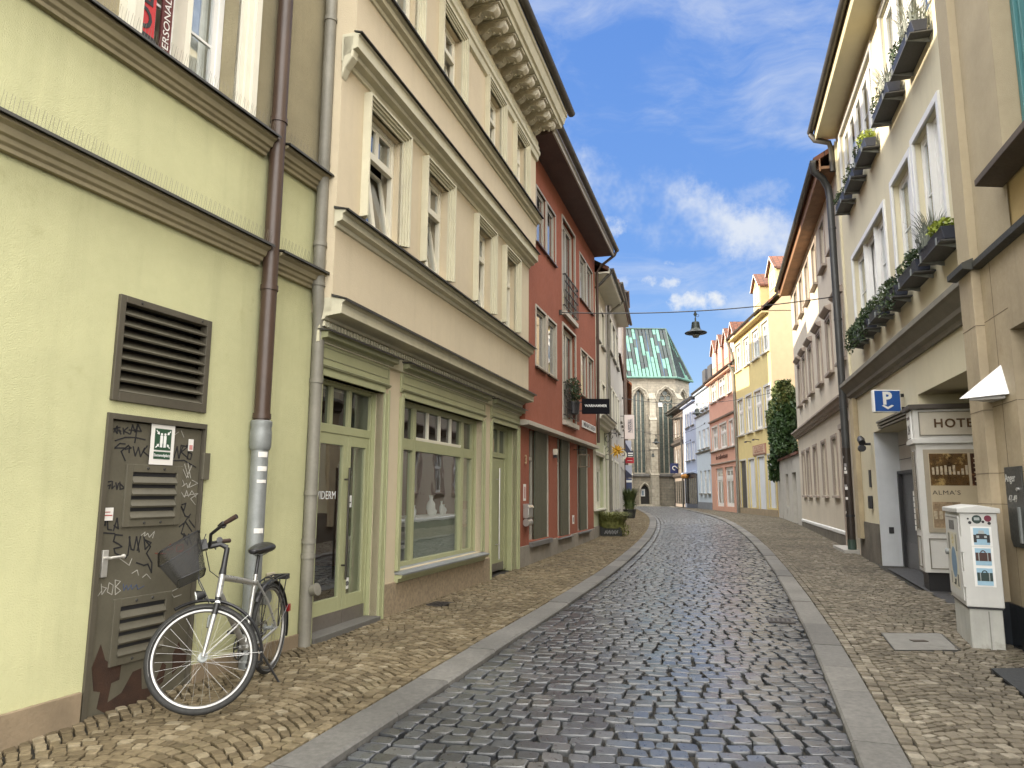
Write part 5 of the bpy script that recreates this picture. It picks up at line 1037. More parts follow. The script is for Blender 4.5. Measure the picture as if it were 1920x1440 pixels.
MB().box(.2, 2.1, -.38, .3, -.2, .16).out('doorstep', pm('pale doorstep', (.36, .35, .32), .7, var=.1), Rh.root, bevel=.008)
roof(Rh, r0, r1, 10.85, 13.8, .6, 9, TILE, gable=RBEI); MB().box(r0, r1, -.42, .0, 10.5, 10.58).out('soffit', WOOD, Rh.root); MB().box(r0 - .02, r1 + .02, -.46, -.42, 10.44, 10.8).out('fascia', WOOD, Rh.root)
gutter(Rh, r0 - .05, r1 + .02, .6, 10.78, .085, MATS['old gutter'])
PIPED = pm('dark grey pipe', (.06, .062, .062), .45, .3, var=.2, streak=.2)
pu = 1.98
drainpipe(Rh, [(2.35, -.62, 10.72), (2.3, -.6, 10.5), (2.1, -.35, 10.35), (pu, -.2, 10.1), (pu, -.17, 9.8), (pu, -.16, 2.8)], .095, PIPED, ((pu, -.16, 8.9), (pu, -.16, 6.3), (pu, -.16, 3.9)), 12)
q = MB().tube([(pu, -.16, 2.8), (pu, -.16, -.2)], .10, 12).out('lower_pipe', pm('dark brown pipe', (.04, .03, .024), .5, .2, var=.3), Rh.root, smooth=60)
MB().tube([(pu, -.16, .42), (pu, -.16, -.2)], .106, 12).out('pipe_foot', pm('green pipe foot', (.035, .065, .05), .5), q, smooth=60); MB().tube([(pu, -.16, 1.0), (pu, -.16, 1.06)], .115, 12).out('pipe_clip', BLACK, q)
rg = random.Random(3)
for k in range(18):
    m = MB(); z = 1.1 + k * .085 + rg.uniform(-.02, .02); a = R(rg.uniform(15, 130)) + math.pi; hh = rg.uniform(.04, .09); ww = R(rg.uniform(22, 48)); P = [(pu + .103 * math.cos(a + ww * i / 3), -.16 + .103 * math.sin(a + ww * i / 3)) for i in range(4)]
    for i in range(3): m.quad((*P[i], z), (*P[i + 1], z), (*P[i + 1], z + hh), (*P[i], z + hh))
    m.out('sticker', [MATS['paper'], WHITE, pm('grey sticker', (.28, .27, .27), .6)][k % 3], q, fix=False)
r = card('bell_panel', Rh, -.05, .2, 1.6, 2.0, 0, pm('pale plaque', (.4, .36, .3), .5), 'small pale plaque beside the ochre brown door', 'plaque'); MB().box(-.08, .08, -.007, -.003, .08, .1).box(-.08, .08, -.007, -.003, .2, .22).out('print', BLACK, r)
# ---------------------------------------------------------------- cream hotel building
Hh = Fac((9.58, 21.1), 15.8, 'R', 'hotel_building', 'cream hotel building with flower boxes and a garage gate', 'building'); h0, h1 = 2.42, 13.35
gar, rec = (4.75, 8.42, -.3, 2.98), (8.72, 12.7, -.3, 3.33)
l3, rA, rB = (3.78, 7.3, 5.5, 7.4), (8.1, 9.42, 5.5, 7.5), (9.72, 11.15, 5.5, 7.58)
u5, u6 = (3.1, 7.15, 9.2, 11.05), (8.1, 11.2, 9.2, 11.1)
wall(Hh, h0, h1, -.3, 11.4, [(*gar, .55), (*rec, 2.2)] + inset([l3, rA, rB, u5, u6], .16), HCREAM, sides=10)
floor_slab(Hh, h0 + .1, h1 - .1, 2.3, 9.8, 4.6); floor_slab(Hh, h0 + .1, h1 - .1, .3, 9.8, 8.1)
MB().box(h0, h0 + .1, -.05, 0, .55, 11.2).out('edge_strip', HCREAM, Hh.root); MB().box(h0 + .15, h0 + .62, -.12, 0, .5, 4.0).out('pilaster', pm('old cream stone', (.40, .33, .21), .85, var=.15, streak=.3), Hh.root, bevel=.01)
MB().mould([(0, 3.98), (.05, 3.98), (.07, 4.05), (.14, 4.09), (.15, 4.16), (.26, 4.3), (.3, 4.33), (.3, 4.42), (0, 4.5)], h0 + .05, h1).out('cornice', GREYC, Hh.root, bevel=.004)
MB().box(h0, gar[0] - .0, -.03, .0, -.3, .92).out('plinth', MATS['dark stone plinth'], Hh.root, bevel=.006)
for (a, n, nm) in ((l3, 3, 0), (rA, 1, 1), (rB, 2, 2)):
    W = Hh.root; w_ = (a[1] - a[0]) / n
    for k in range(n): window(Hh, a[0] + k * w_ + (.03 if k else 0), a[0] + (k + 1) * w_ - (.03 if k < n - 1 else 0), a[2], a[3], ins=.1, fm=WHITE, fw=.08, mull=0 if n > 1 else 1, tr=None, munt=1, tilt=7 if (nm, k) in ((0, 1), (2, 1)) else 0, curt=.999)
    m = MB(); s = .12
    for q in ((a[0] - s, a[0], a[2], a[3] + s), (a[1], a[1] + s, a[2], a[3] + s), (a[0], a[1], a[3], a[3] + s)): m.box(q[0], q[1], -.04, .02, q[2], q[3])
    for k in range(1, n): m.box(a[0] + k * w_ - .03, a[0] + k * w_ + .03, .02, .15, a[2], a[3])
    m.out('window_surround', WHITE, Hh.root, bevel=.005)
for (a, n) in ((u5, 5), (u6, 4)):
    w_ = (a[1] - a[0]) / n
    for k in range(n): window(Hh, a[0] + k * w_, a[0] + (k + 1) * w_, a[2], a[3], ins=.06, fm=WHITE, fw=.09, mull=0, tr=None, munt=1, curt=.999)
    m = MB()
    for q in ((a[0] - .1, a[0], a[2], a[3] + .1), (a[1], a[1] + .1, a[2], a[3] + .1), (a[0], a[1], a[3], a[3] + .1)): m.box(q[0], q[1], -.035, .02, q[2], q[3])
    m.out('window_surround', WHITE, Hh.root)
roof(Hh, h0, h1, 11.75, 14.0, .6, 10, TILE, gable=HCREAM); MB().box(h0, h1, -.5, .0, 11.32, 11.4).out('soffit', pm('cream soffit', (.50, .45, .30), .7, var=.05), Hh.root); MB().box(h0 - .01, h1, -.54, -.5, 11.28, 11.6).out('fascia', MATS['cream soffit'], Hh.root)
gutter(Hh, h0 - .02, h1, .64, 11.6, .085, MATS['old gutter'])
drainpipe(Hh, [(h0 + .05, -.64, 11.5), (h0 + .1, -.55, 11.3), (h0 + .16, -.2, 11.15), (h0 - .02, -.12, 11.0), (h0 - .05, -.12, 10.4)], .075, MATS['old gutter'])
# garage gate
G_ = MB().box(gar[0], gar[1], .5, .55, 2.05, 2.98); G_ = G_.out('gate_header', pm('off white panel', (.52, .50, .46), .5, var=.06), Hh.root); m = MB()
for z in (2.35, 2.66): m.box(gar[0], gar[1], .49, .5, z, z + .012)
m.out('joint', BLACK, G_)
gt = MB().box(gar[0] + .12, gar[1], .49, .53, .55, 2.05).out('gate_leaf', pm('dark grey gate', (.075, .075, .08), .4, .3, var=.15), Hh.root); MB().box(gar[0] + .12, gar[1], .485, .53, -.2, .55).out('lower_panel', pm('mid grey gate', (.12, .12, .125), .45, .2), gt)
MB().box(gar[0], gar[0] + .12, .42, .55, -.2, 2.05).box(gar[0], gar[1], .42, .55, 2.03, 2.1).out('gate_rail', BLACK, gt); s = MB()
s.prism([(6.9, .48, 1.05), (7.35, .48, 1.28), (7.1, .48, 1.28), (7.35, .48, 1.52), (6.95, .48, 1.4)], (0, .004, 0)); s.out('star_mark', BLACK, gt)
MB().box(gar[0] - .0, gar[0] + .01, .0, .5, -.2, 2.98).out('jamb', pm('blue white paint', (.50, .52, .54), .6, var=.06, streak=.2), Hh.root); MB().box(gar[0], gar[0] + .02, .18, .28, .72, .86).out('light_sensor', BLACK, Hh.root)
MB().box(4.02, 4.18, -.03, 0, 1.75, 2.15).out('key_panel', BLACK, Hh.root); MB().box(4.0, 4.2, -.08, 0, 1.25, 1.55).out('card_reader', BLACK, Hh.root, bevel=.02)
for k in range(3): MB().box(5.6, 8.4, -.06 - .02 * k, .0, 2.99 + k * .06, 3.03 + k * .06).out('awning_rib', GREYC, Hh.root)
fl = empty('flood_light', Hh.W(4.45, 2.62, .02), Hh.rz, 'black twin flood light on the cream wall below the parking sign', 'flood light')
MB().tube([(0, 0, .12), (0, -.12, .12)], .03, 8).out('arm', BLACK, fl)
for k in (0, 1): MB().lathe([(.0, -.16), (.075, -.16), (.085, .0), (.06, .1), (0, .12)], n=12, T=Matrix.Translation((0, -.2, .22 - .2 * k)) @ Matrix.Rotation(R(-60 - 30 * k), 4, 'Y')).out('lamp_head', BLACK, fl, smooth=40)
# recess interior and ceiling spot
MB().box(rec[0], rec[1], 2.2, 2.25, -.3, 3.33).out('recess_back', HCREAM, Hh.root)
sp = MB().lathe([(.05, -.06), (.06, -.04), (.06, 0)], (11.6, .55, 3.32), 12).lathe([(.05, -.06), (.06, -.04), (.06, 0)], (11.6, .85, 3.32), 12).out('ceiling_spot', STEEL, Hh.root); MB().lathe([(.045, -.075), (.045, -.062)], (11.6, .55, 3.32), 12).lathe([(.045, -.075), (.045, -.062)], (11.6, .85, 3.32), 12).out('bulb', emit_mat('warm spot', (1, .78, .45), 14), sp)
# hotel showcase kiosk: chamfered white joinery
KW = pm('kiosk white paint', (.60, .595, .57), .45, var=.06, streak=.12)
K = empty('hotel_showcase', Hh.W(8.655, gf(12.8), 0), Hh.rz, 'white panelled hotel entrance showcase with a HOTEL fascia and picture posters', 'showcase')
# local x toward the camera, -y toward the street
def kq(x, o): return (x, -o)
foot = [(0, .165), (.62, .226), (.62, -1.75), (0, -1.75)]
def kp(z0, z1, grow, name, mat, bevel=.006):
    c = [(p[0] + (grow if p[0] > .3 else 0), -(p[1] + (grow if p[1] > .1 else 0)), z0) for p in foot]; return MB().prism(c, (0, 0, z1 - z0)).out(name, mat, K, bevel=bevel)
kp(-.05, .3, -.05, 'base', BLACK); kp(.3, 2.42, 0, 'body', KW); kp(2.42, 2.5, .06, 'cornice', KW); kp(2.5, 3.0, .02, 'fascia', KW); kp(3.0, 3.08, .09, 'cap', pm('dark cap', (.07, .06, .05), .6))
X = .622
TX90 = lambda x, o, z: Matrix.Translation((x, -o, z)) @ Matrix.Rotation(R(90), 4, 'Z') @ Matrix.Rotation(R(90), 4, 'X')     # faces +x (the camera), reads toward the house
def kbox(o0, o1, z0, z1, d0, d1, name, mat): return MB().box(X + d0, X + d1, -o0, -o1, z0, z1).out(name, mat, K)
kbox(.15, -1.6, 2.56, 2.95, .02, .028, 'fascia_board', pm('fascia board', (.50, .46, .38), .5, var=.12)); m = MB()
for z in (2.55, 2.945): m.box(X + .02, X + .04, -.15, 1.6, z, z + .015)
m.box(X + .02, X + .04, -.165, -.15, 2.55, 2.96); m.out('fascia_moulding', GREYC, K)
text('lettering', 'HOTEL', .205, pm('bronze letters', (.11, .065, .035), .45, .3), K, TX90(X + .03, -.41, 2.75), .012, .004, spacing=1.15)
PIC1 = pm('bar photograph', (.10, .055, .02), .3, var=.9, vs=6, dirt=(.35, .25, .10), ds=5, dthr=.52); PIC2 = pm('room photograph', (.30, .22, .14), .3, var=.7, vs=5, dirt=(.08, .05, .03), ds=6, dthr=.55)
kbox(.13, -1.6, .95, 2.32, -.0, .02, 'showcase_frame', pm('beige frame', (.34, .30, .23), .5)); kbox(.06, -1.55, 1.02, 2.26, .02, .026, 'poster_sheet', pm('poster cream', (.46, .39, .27), .5, var=.06))
kbox(.05, -.52, 1.72, 2.25, .026, .03, 'picture', PIC1); kbox(-.56, -1.5, 1.72, 2.25, .026, .03, 'picture', pm('shelf photograph', (.06, .025, .015), .3, var=.8, vs=9, dirt=(.32, .17, .08), ds=9, dthr=.55)); kbox(.05, -.36, 1.03, 1.45, .026, .03, 'picture', PIC2); kbox(-.72, -1.5, 1.03, 1.45, .026, .03, 'picture', PIC1)
m = MB(); rg = random.Random(5)
for k in range(9): o = .02 - k * .062; m.box(X + .03, X + .033, -o, -o + .035, 1.9, 1.9 + rg.uniform(.05, .16)); 
for k in range(6):
    for j in range(5): m.box(X + .03, X + .033, .6 + j * .17, .71 + j * .17, 1.78 + k * .075, 1.80 + k * .075)
for k in range(5): m.box(X + .03, X + .033, -.04 + k * .08, .01 + k * .08, 1.17, 1.30)
m.out('picture_detail', pm('picture highlights', (.42, .36, .26), .5, var=.4, vs=20), K)
text('lettering', "ALMA'S", .10, pm('thin letters', (.05, .04, .03), .6), K, TX90(X + .028, -.17, 1.6), .001, .0, spacing=1.1, sx=1.2); m = MB()
for k in range(4): m.box(X + .026, X + .028, .72, .98 - .03 * k, 1.63 - k * .035, 1.64 - k * .035)
m.out('small_print', MATS['thin letters'], K)
m = MB()
for o0, o1 in ((.14, -.5), (-.58, -1.5)):
    for q in ((o0, o1, .36, .375), (o0, o1, .84, .855), (o0, o0 - .015, .36, .855), (o1 + .015, o1, .36, .855)): m.box(X, X + .014, -q[0], -q[1], q[2], q[3])
m.out('panel_moulding', GREYC, K)
# chamfered left front: glazed strip, panel and number plaque
ch = Matrix.Translation((0, -.165, 0)) @ Matrix.Rotation(math.atan2(-.061, .62), 4, 'Z')      # local x along the chamfer
m = MB(); m.box(.16, .46, -.012, .0, 1.0, 2.3, T=ch); m.out('side_glass', pm('dim glass', (.10, .09, .075), .15), K)
m = MB()
for q in ((.10, .46, .36, .38), (.10, .46, .86, .88), (.10, .12, .36, .88), (.44, .46, .36, .88), (.11, .14, .98, 2.32), (.42, .45, .98, 2.32)): m.box(q[0], q[1], -.014, 0, q[2], q[3], T=ch)
m.out('panel_moulding', GREYC, K); MB().box(.12, .52, -.045, -.02, 2.46, 2.98, T=ch).out('number_plaque', WHITE, K); m = MB().box(.14, .5, -.048, -.045, 2.48, 2.495, T=ch).box(.14, .5, -.048, -.045, 2.515, 2.525, T=ch).box(.17, .47, -.048, -.045, 2.85, 2.9, T=ch); m.out('plaque_print', BLACK, K)
text('number', '24', .22, BLACK, K, ch @ TX(.32, -.048, 2.67), .001, .006)
m = MB(); rg = random.Random(9)
for k in range(7): m.box(.0, .09, -.02, -.012, .95 + k * .1, 1.03 + k * .1, T=ch)
m.out('sticker', MATS['paper'], K)
# P sign, face on to the street
Pp = Hh.W(7.72, 3.12, 0); ps = empty('parking_sign', Pp, 0, 'blue parking sign with a white P and down arrow, projecting from the cream wall', 'sign')
MB().box(-.60, -.08, -.05, .05, 0, .43).out('case', WHITE, ps, bevel=.012); MB().box(-.58, -.10, -.056, -.048, .02, .41).out('face', pm('sign blue', (.012, .075, .30), .35, var=.03), ps)
text('letter', 'P', .33, WHITE, ps, TX(-.35, -.058, .255), .002, .012, sx=1.05); m = MB()
m.prism([(-.46, -.062, .125), (-.42, -.062, .14), (-.345, -.062, .10), (-.27, -.062, .14), (-.23, -.062, .125), (-.345, -.062, .055)], (0, .004, 0)); m.out('arrow', WHITE, ps); MB().box(-.09, .02, -.02, .02, .3, .36).box(-.09, .02, -.02, .02, .05, .11).out('bracket', BLACK, ps)
# ---------------------------------------------------------------- stone building at the right edge
SLAB = pm('sandstone slabs', (.37, .305, .205), .6, var=.18, vs=1.4, bump=.08, bs=90, streak=.35, dirt=(.31, .24, .15), ds=1.1, dthr=.6); ROUGH = pm('sandstone render', (.385, .325, .22), .95, var=.1, vs=1.2, bump=.6, bs=110)
OCH = pm('ochre render', (.46, .34, .155), .9, var=.05, bump=.4, bs=90)
S = Fac((5.25, 7.8), 15.8, 'R', 'stone_building', 'sandstone building with a pilaster and dark coping at the right edge', 'building'); D3 = -.095; yy = -D3
wx = .62; dx = .34
wall(S, -.36, 7, -.3, 4.2, [(dx, 3.2, -.3, 3.3, .5)], SLAB, D3); wall(S, -.36, 7, 4.2, 5.0, [], OCH, D3 - .02); wall(S, -.36, wx, 4.2, 12.5, [], ROUGH, D3); wall(S, wx, 7, 5.0, 12.5, [(wx, 2.9, 5.0, 8.6, .3), (3.6, 6, 5.0, 8.6, .3)], ROUGH, D3)
MB().box(-.80, -.36, .0, .5, .42, 4.2).out('pilaster', SLAB, S.root, bevel=.006); MB().box(-.79, -.37, .005, .5, 4.2, 12.5).out('upper_pilaster', ROUGH, S.root, bevel=.006)
j = MB()
for z in (1.47, 1.81, 2.52, 3.5): j.box(-.803, -.357, -.0025, .1, z, z + .006); j.box(-.356, dx, yy - .0025, yy + .1, z + (.03 if z > 2 else 0), z + (.036 if z > 2 else .006))
j.box(-.06, -.055, yy - .0025, yy + .1, .42, 4.2); j.out('slab_joint', pm('dark joint', (.12, .09, .06), .9), S.root)
MB().box(-.81, -.35, -.01, .5, -.3, .42).box(-.35, dx, yy - .02, yy + .4, -.3, .42).out('plinth', pm('polished black plinth', (.022, .025, .03), .18, var=.2), S.root, bevel=.005)
CO = pm('dark coping', (.055, .055, .048), .6, .3, var=.2)
MB().mould([(0, 4.16), (.10, 4.18), (.10, 4.25), (-.02, 4.3)], -.88, -.30).box(-.36, -.30, .0, yy + .05, 4.17, 4.27).mould([(D3, 4.16), (D3 + .09, 4.18), (D3 + .09, 4.25), (D3 - .02, 4.3)], -.30, 7).out('coping', CO, S.root)
for a in ((wx, 2.9), (3.6, 6)):
    MB().box(a[0], a[0] + .05, yy + .2, yy + .28, 5.0, 8.6).box(a[0] + .07, a[0] + .13, yy + .18, yy + .26, 5.0, 8.6).box(a[0] + .15, a[0] + .19, yy + .21, yy + .28, 5.0, 8.6).box(a[1] - .1, a[1], yy + .2, yy + .28, 5, 8.6).box(a[0], a[1], yy + .205, yy + .275, 5.0, 5.08).box(a[0], a[1], yy + .205, yy + .275, 8.5, 8.6).out('window', pm('teal frame', (.06, .19, .20), .45, var=.06), S.root, bevel=.006); MB().quad((a[0], yy + .26, 5), (a[1], yy + .26, 5), (a[1], yy + .26, 8.6), (a[0], yy + .26, 8.6)).out('pane', GLASSD, S.root)
    MB().mould([(D3, 4.93), (D3 + .26, 4.91), (D3 + .26, 4.84), (D3, 4.80)], a[0] - .1, a[1] + .1).out('sill', pm('brown stone sill', (.09, .07, .055), .7, var=.2), S.root, bevel=.005)
MB().box(dx, 3.2, yy + .5, yy + .55, -.3, 3.3).out('entrance_door', pm('brown entrance', (.10, .075, .05), .5), S.root)
MB().quad((-.8, .5, -.3), (-.8, .5, 12.5), (-.8, 8, 12.5), (-.8, 8, -.3)).quad((7, yy, -.3), (7, yy, 12.5), (7, 8, 12.5), (7, 8, -.3)).quad((-.8, 8, -.3), (7, 8, -.3), (7, 8, 12.5), (-.8, 8, 12.5)).quad((-.8, .1, 12.5), (7, .1, 12.5), (7, 8, 12.5), (-.8, 8, 12.5)).out('rear_wall', ROUGH, S.root, fix=False)
MB().box(-.66, -.60, -.0, .01, .95, 1.25).box(-.66, -.5, -.004, .0, .93, .95).box(-.66, -.5, -.004, 0, 1.25, 1.27).box(-.515, -.5, -.004, 0, .95, 1.25).box(-.66, -.645, -.004, 0, .95, 1.25).out('wall_hatch', SLAB, S.root)
an = empty('address_sign', S.W(.075, 1.03, D3), S.rz, 'dark address board reading Anger 47-49 on the sandstone wall at the right edge', 'sign')
MB().prism([(-.20, -.02, .08), (-.14, -.02, .0), (.24, -.02, 0), (.24, -.02, .84), (-.215, -.02, .84)], (0, .02, 0)).out('panel', pm('anthracite', (.045, .048, .046), .4, var=.05), an, bevel=.003)
text('lettering', 'Anger', .12, pm('pale letter', (.5, .5, .47), .5), an, TX(-.06, -.023, .72), .001, .0, sx=.95); text('lettering', '47-49', .105, MATS['pale letter'], an, TX(-.03, -.023, .5), .001, 0, sx=.95)
MB().box(.1, .14, -.04, -.02, .05, .42).out('handle', GALV, an); MB().lathe([(.02, 0), (.02, .02), (.0, .03)], n=12, T=Matrix.Translation((.14, -.02, .6)) @ Matrix.Rotation(R(90), 4, 'X')).out('bell_button', STEEL, an)
wl = empty('wedge_lamp', S.W(-.02, 2.62, D3), S.rz, 'white triangular wedge wall lamp on the sandstone pilaster', 'wall lamp')
a_, b_, c_, d_ = (-.36, 0, .02), (.18, 0, .02), (-.02, -.42, .0), (.02, 0, .36)
MB().add([a_, b_, c_, d_], [(0, 2, 3), (2, 1, 3), (0, 1, 2), (0, 3, 1)]).out('shade', pm('lamp white metal', (.70, .71, .72), .35, var=.03), wl); MB().prism([(-.28, -.02, -.02), (.12, -.02, -.02), (-.02, -.32, -.02)], (0, 0, .03)).out('diffuser', pm('lamp diffuser', (.35, .34, .32), .5), wl)
# ---------------------------------------------------------------- far right row (one facade line)
def fh(O_u, name_label, colw, u0, u1, ze, zr, wins, base=True, eo=.45, soff=None, depth=8, sides=True, roofm=None, surround=None, gcol=None, holes=()):
    F = Fac(FY0.W(O_u), 4, 'R', 'town_house', name_label); sft = lambda a: (a[0] - O_u, a[1] - O_u, *a[2:])
    ws = [sft(w) for w in wins]; wall(F, u0 - O_u, u1 - O_u, -.2, ze - .1, inset(ws, .12) + [sft(h) for h in holes], colw, sides=depth)
    for a in ws: window(F, *a, ins=.07, fm=WHITE, fw=.1, mull=1, tr=.66, surround=surround, sw=.14, surprof=((0, 1, .035),), sill=ZINC if surround is None else surround, sillout=.14, silld=.08, curt=.999)
    roof(F, u0 - O_u, u1 - O_u, ze + .15, zr, eo, depth, roofm or TILE, gable=gcol or colw); MB().box(u0 - O_u, u1 - O_u, -eo + .05, 0, ze - .12, ze - .02).out('soffit', soff or colw, F.root); gutter(F, u0 - O_u, u1 - O_u, eo + .05, ze + .12, .09, MATS['old gutter']); return F, sft
FY0 = Fac((15.0, 41.2), 4, 'R'); GRYTR = pm('grey white trim', (.50, .49, .45), .6, var=.05)
yw = [(a, b, z0, z1) for a, b in ((-8.3, -6.85), (-6.0, -4.65), (-3.85, -2.35), (-1.62, -.3)) for z0, z1 in ((9.95, 11.75), (5.55, 7.9))]
yg = [(-8.3, -6.7, .3, 3.8), (-5.95, -4.6, .75, 3.8), (-3.8, -2.3, .45, 3.85), (-1.55, -.35, .8, 3.85)]
Yh, sf = fh(0, 'yellow house with two roof dormers and an apricot gable wall', YEL, -8.65, 0, 12.25, 16.6, yw, eo=.45, soff=pm('cream boards', (.48, .36, .16), .7), gcol=APRI, surround=GRYTR, holes=[(*a, .2) for a in yg])
MB().quad((.012, 0, -.2), (.012, 8, -.2), (.012, 8, 12.2), (.012, 0, 12.2)).out('gable_wall', APRI, Yh.root, fix=False)
DARKD = pm('dark grey door', (.06, .06, .06), .5); WD = pm('cool white shutter', (.62, .66, .72), .5, var=.04)
for k, a in enumerate(yg): bars([(a[0], a[1], a[2], a[3])], .08, .14, 'door' if k in (0, 2) else 'shop_shutter', DARKD if k == 0 else WD, Yh.root); bars([(a[0] - .1, a[0], a[2], a[3] + .1), (a[1], a[1] + .1, a[2], a[3] + .1), (a[0], a[1], a[3], a[3] + .1)], -.03, .02, 'surround', GRYTR, Yh.root)
MB().box(-8.65, 0, -.04, 0, -.2, .7).out('plinth', pm('sandy plinth', (.30, .24, .16), .85, var=.15), Yh.root)
s = MB().box(-4.7, -1.8, -.06, 0, 3.98, 4.6).out('sign_board', pm('dusky sign', (.34, .18, .13), .6), Yh.root); MB().box(-4.55, -1.95, -.075, -.06, 4.05, 4.53).out('sign_field', pm('pale sign field', (.50, .36, .26), .6), s); text('lettering', 'GALERIE', .52, MATS['dusky sign'], s, TX(-3.25, -.08, 4.29), .003, .01, sx=1.1)
for x in (-5.2, -3.3): MB().tube([(x, 0, 4.9), (x, -.3, 4.95)], .025, 5).lathe([(.09, 0), (.05, .1)], (x, -.35, 4.85), 8).out('sign_lamp', BLACK, s)
drainpipe(Yh, [(-8.75, -.5, 12.3), (-8.8, -.2, 11.6), (-8.8, -.1, 11.2), (-8.8, -.1, 0)], .085, ZINC)
def dormer(F, u0, u1, z0, z1, zp, y, wallm, roofm):
    d = MB(); d.box(u0, u1, y, y + 2.4, z0 - .6, z1); d.prism([(u0, y, z1), (u1, y, z1), ((u0 + u1) / 2, y, zp - .12)], (0, 2.4, 0)); o = d.out('dormer', wallm, F.root)
    r = MB(); um = (u0 + u1) / 2
    for s in (-1, 1): e = u0 - .14 if s < 0 else u1 + .14; r.prism([(e, y - .16, z1 - .12), (um, y - .16, zp), (um, y - .16, zp + .1), (e, y - .16, z1 - .0)], (0, 2.7, 0))
    r.out('dormer_roof', roofm, o); f = MB()
    for s in (-1, 1): e = u0 - .14 if s < 0 else u1 + .14; f.prism([(e, y - .175, z1 - .14), (um, y - .175, zp - .03), (um, y - .175, zp + .07), (e, y - .175, z1 - .04)], (0, .012, 0))
    f.out('barge_board', WHITE, o); W = window(F, u0 + .3, u1 - .3, z0, z1 - .05, out=-y, ins=-.04, fm=WHITE, fw=.09, mull=1, tr=None, munt=1, curt=False); return o
for u in (-5.4, -1.78): dormer(Yh, u, u + 1.65, 13.8, 14.9, 15.75, .6, YEL, TILE)
pw = [(a, b, z0, z1) for a, b in ((-17.1, -15.1), (-14.3, -12.0), (-10.95, -9.85)) for z0, z1 in ((8.85, 10.45), (5.0, 6.8))]
pg = [(-16.3, -13.8, .65, 3.55), (-13.1, -10.5, .68, 3.55), (-10.2, -8.95, .1, 3.5)]
Ph, sf = fh(-8.7, 'salmon pink house with lettered fascia and a row of roof gables', PINK, -18.0, -8.7, 10.55, 14.6, pw, eo=.32, surround=GRYTR, holes=[(*a, .2) for a in pg])
MB().mould([(0, 7.25), (.12, 7.28), (.16, 7.38), (0, 7.42)], -9.3, 0).out('cornice', MAUVE, Ph.root); MB().mould([(0, 4.86), (.1, 4.9), (.1, 4.98), (0, 5.0)], -9.3, 0).mould([(0, 3.86), (.08, 3.88), (.08, 3.96), (0, 3.98)], -9.3, 0).out('cornice', MAUVE, Ph.root)
for k, a in enumerate(pg): a = sf(a); bars([(a[0], a[1], a[2], a[3])], .1, .15, 'shop_window' if k < 2 else 'door', WD if k < 2 else pm('grey shop door', (.30, .31, .32), .5), Ph.root) if k == 2 else window(Ph, *a, ins=.1, fm=WHITE, fw=.16, mull=1, tr=.72, curt=.999)
text('lettering', 'die stoffwerkstatt', .5, pm('brown lettering', (.12, .05, .035), .6), Ph.root, TX(-5.2, -.03, 4.4), .01, .0, sx=1.15)
for u in (-17.4, -15.2, -13.0, -10.9): a = sf((u, u + 1.5)); dormer(Ph, a[0], a[1], 11.7, 12.9, 13.9, .25, PINK, TILE)
drainpipe(Ph, [(-.1, -.4, 10.6), (-.05, -.1, 10.0), (-.05, -.1, 0)], .09, ZINC)
ww = [(a, b, z0, z1) for a, b in ((-22.95, -22.1), (-21.2, -20.1), (-19.45, -18.4)) for z0, z1 in ((8.75, 9.95), (5.45, 7.05), (1.65, 3.55))]
Wh, sf = fh(-18.0, 'pale blue white house with small windows, past the pink house', PALEB, -24.2, -18.0, 10.5, 13.6, ww, eo=.25, roofm=SLATE); MB().mould([(0, 8.3), (.1, 8.33), (.12, 8.42), (0, 8.45)], -6.2, 0).mould([(0, 5.1), (.1, 5.13), (.12, 5.22), (0, 5.25)], -6.2, 0).out('band', ZINC, Wh.root); MB().box(-6.2, 0, -.05, 0, -.2, .9).out('plinth', pm('blue grey plinth', (.20, .22, .25), .8), Wh.root)
MB().box(-5.6, -4.2, .6, 3, 11.2, 12.6).out('dormer', pm('slate dormer', (.06, .06, .065), .6), Wh.root); MB().box(-3.2, -1.8, .6, 3, 11.2, 12.6).out('dormer', MATS['slate dormer'], Wh.root)
bw = [(a, b, z0, z1) for a, b in ((-29.7, -28.5), (-28.2, -27.4), (-26.6, -25.8), (-25.6, -25.0)) for z0, z1 in ((7.95, 9.6), (4.75, 6.4))]
Bh, sf = fh(-24.2, 'blue grey house whose upper floors overhang a dark shop front', BLUEG, -31.0, -24.2, 10.1, 13.0, bw, eo=.35, roofm=SLATE)
MB().box(-6.8, 0, -.03, .02, .0, 3.45).out('shop_front', pm('dark blue shop front', (.09, .11, .16), .4, var=.2, vs=2), Bh.root); m = MB()
for k in range(6): m.box(-6.3 + k * 1.05, -5.5 + k * 1.05, -.05, -.03, .7, 3.1)
m.out('shop_window', GLASSD, Bh.root); MB().mould([(0, 3.4), (.35, 3.5), (.35, 3.62), (0, 3.7)], -6.8, 0).out('jetty', BLUEG, Bh.root)
for k in (0, 1):
    r = empty('paper_lantern', Bh.W(-5.6 + k * 1.5, 3.05, .3), 0, ('left' if k == 0 else 'right') + ' one of two round orange lanterns under the overhang of the blue grey house', 'lantern'); MB().lathe([(0, -.02), (.2, .05), (.28, .22), (.2, .4), (0, .45)], n=12).out('shade', pm('orange lantern paper', (.55, .25, .06), .6), r, smooth=50); MB().tube([(0, 0, .44), (0, 0, .6)], .012, 5).out('cord', BLACK, r)
kw = [(a, b, z0, z1) for a, b in ((-36.6, -35.6), (-35.1, -34.2), (-33.4, -32.4)) for z0, z1 in ((7.5, 9.2), (4.3, 6.2))]
Kh, sf = fh(-31.0, 'dark half timbered house with a deep overhanging roof', pm('dim plaster', (.24, .205, .18), .9, var=.2), -38.0, -31.0, 10.2, 13.5, kw, eo=.7, soff=LEAD, roofm=SLATE); m = MB()
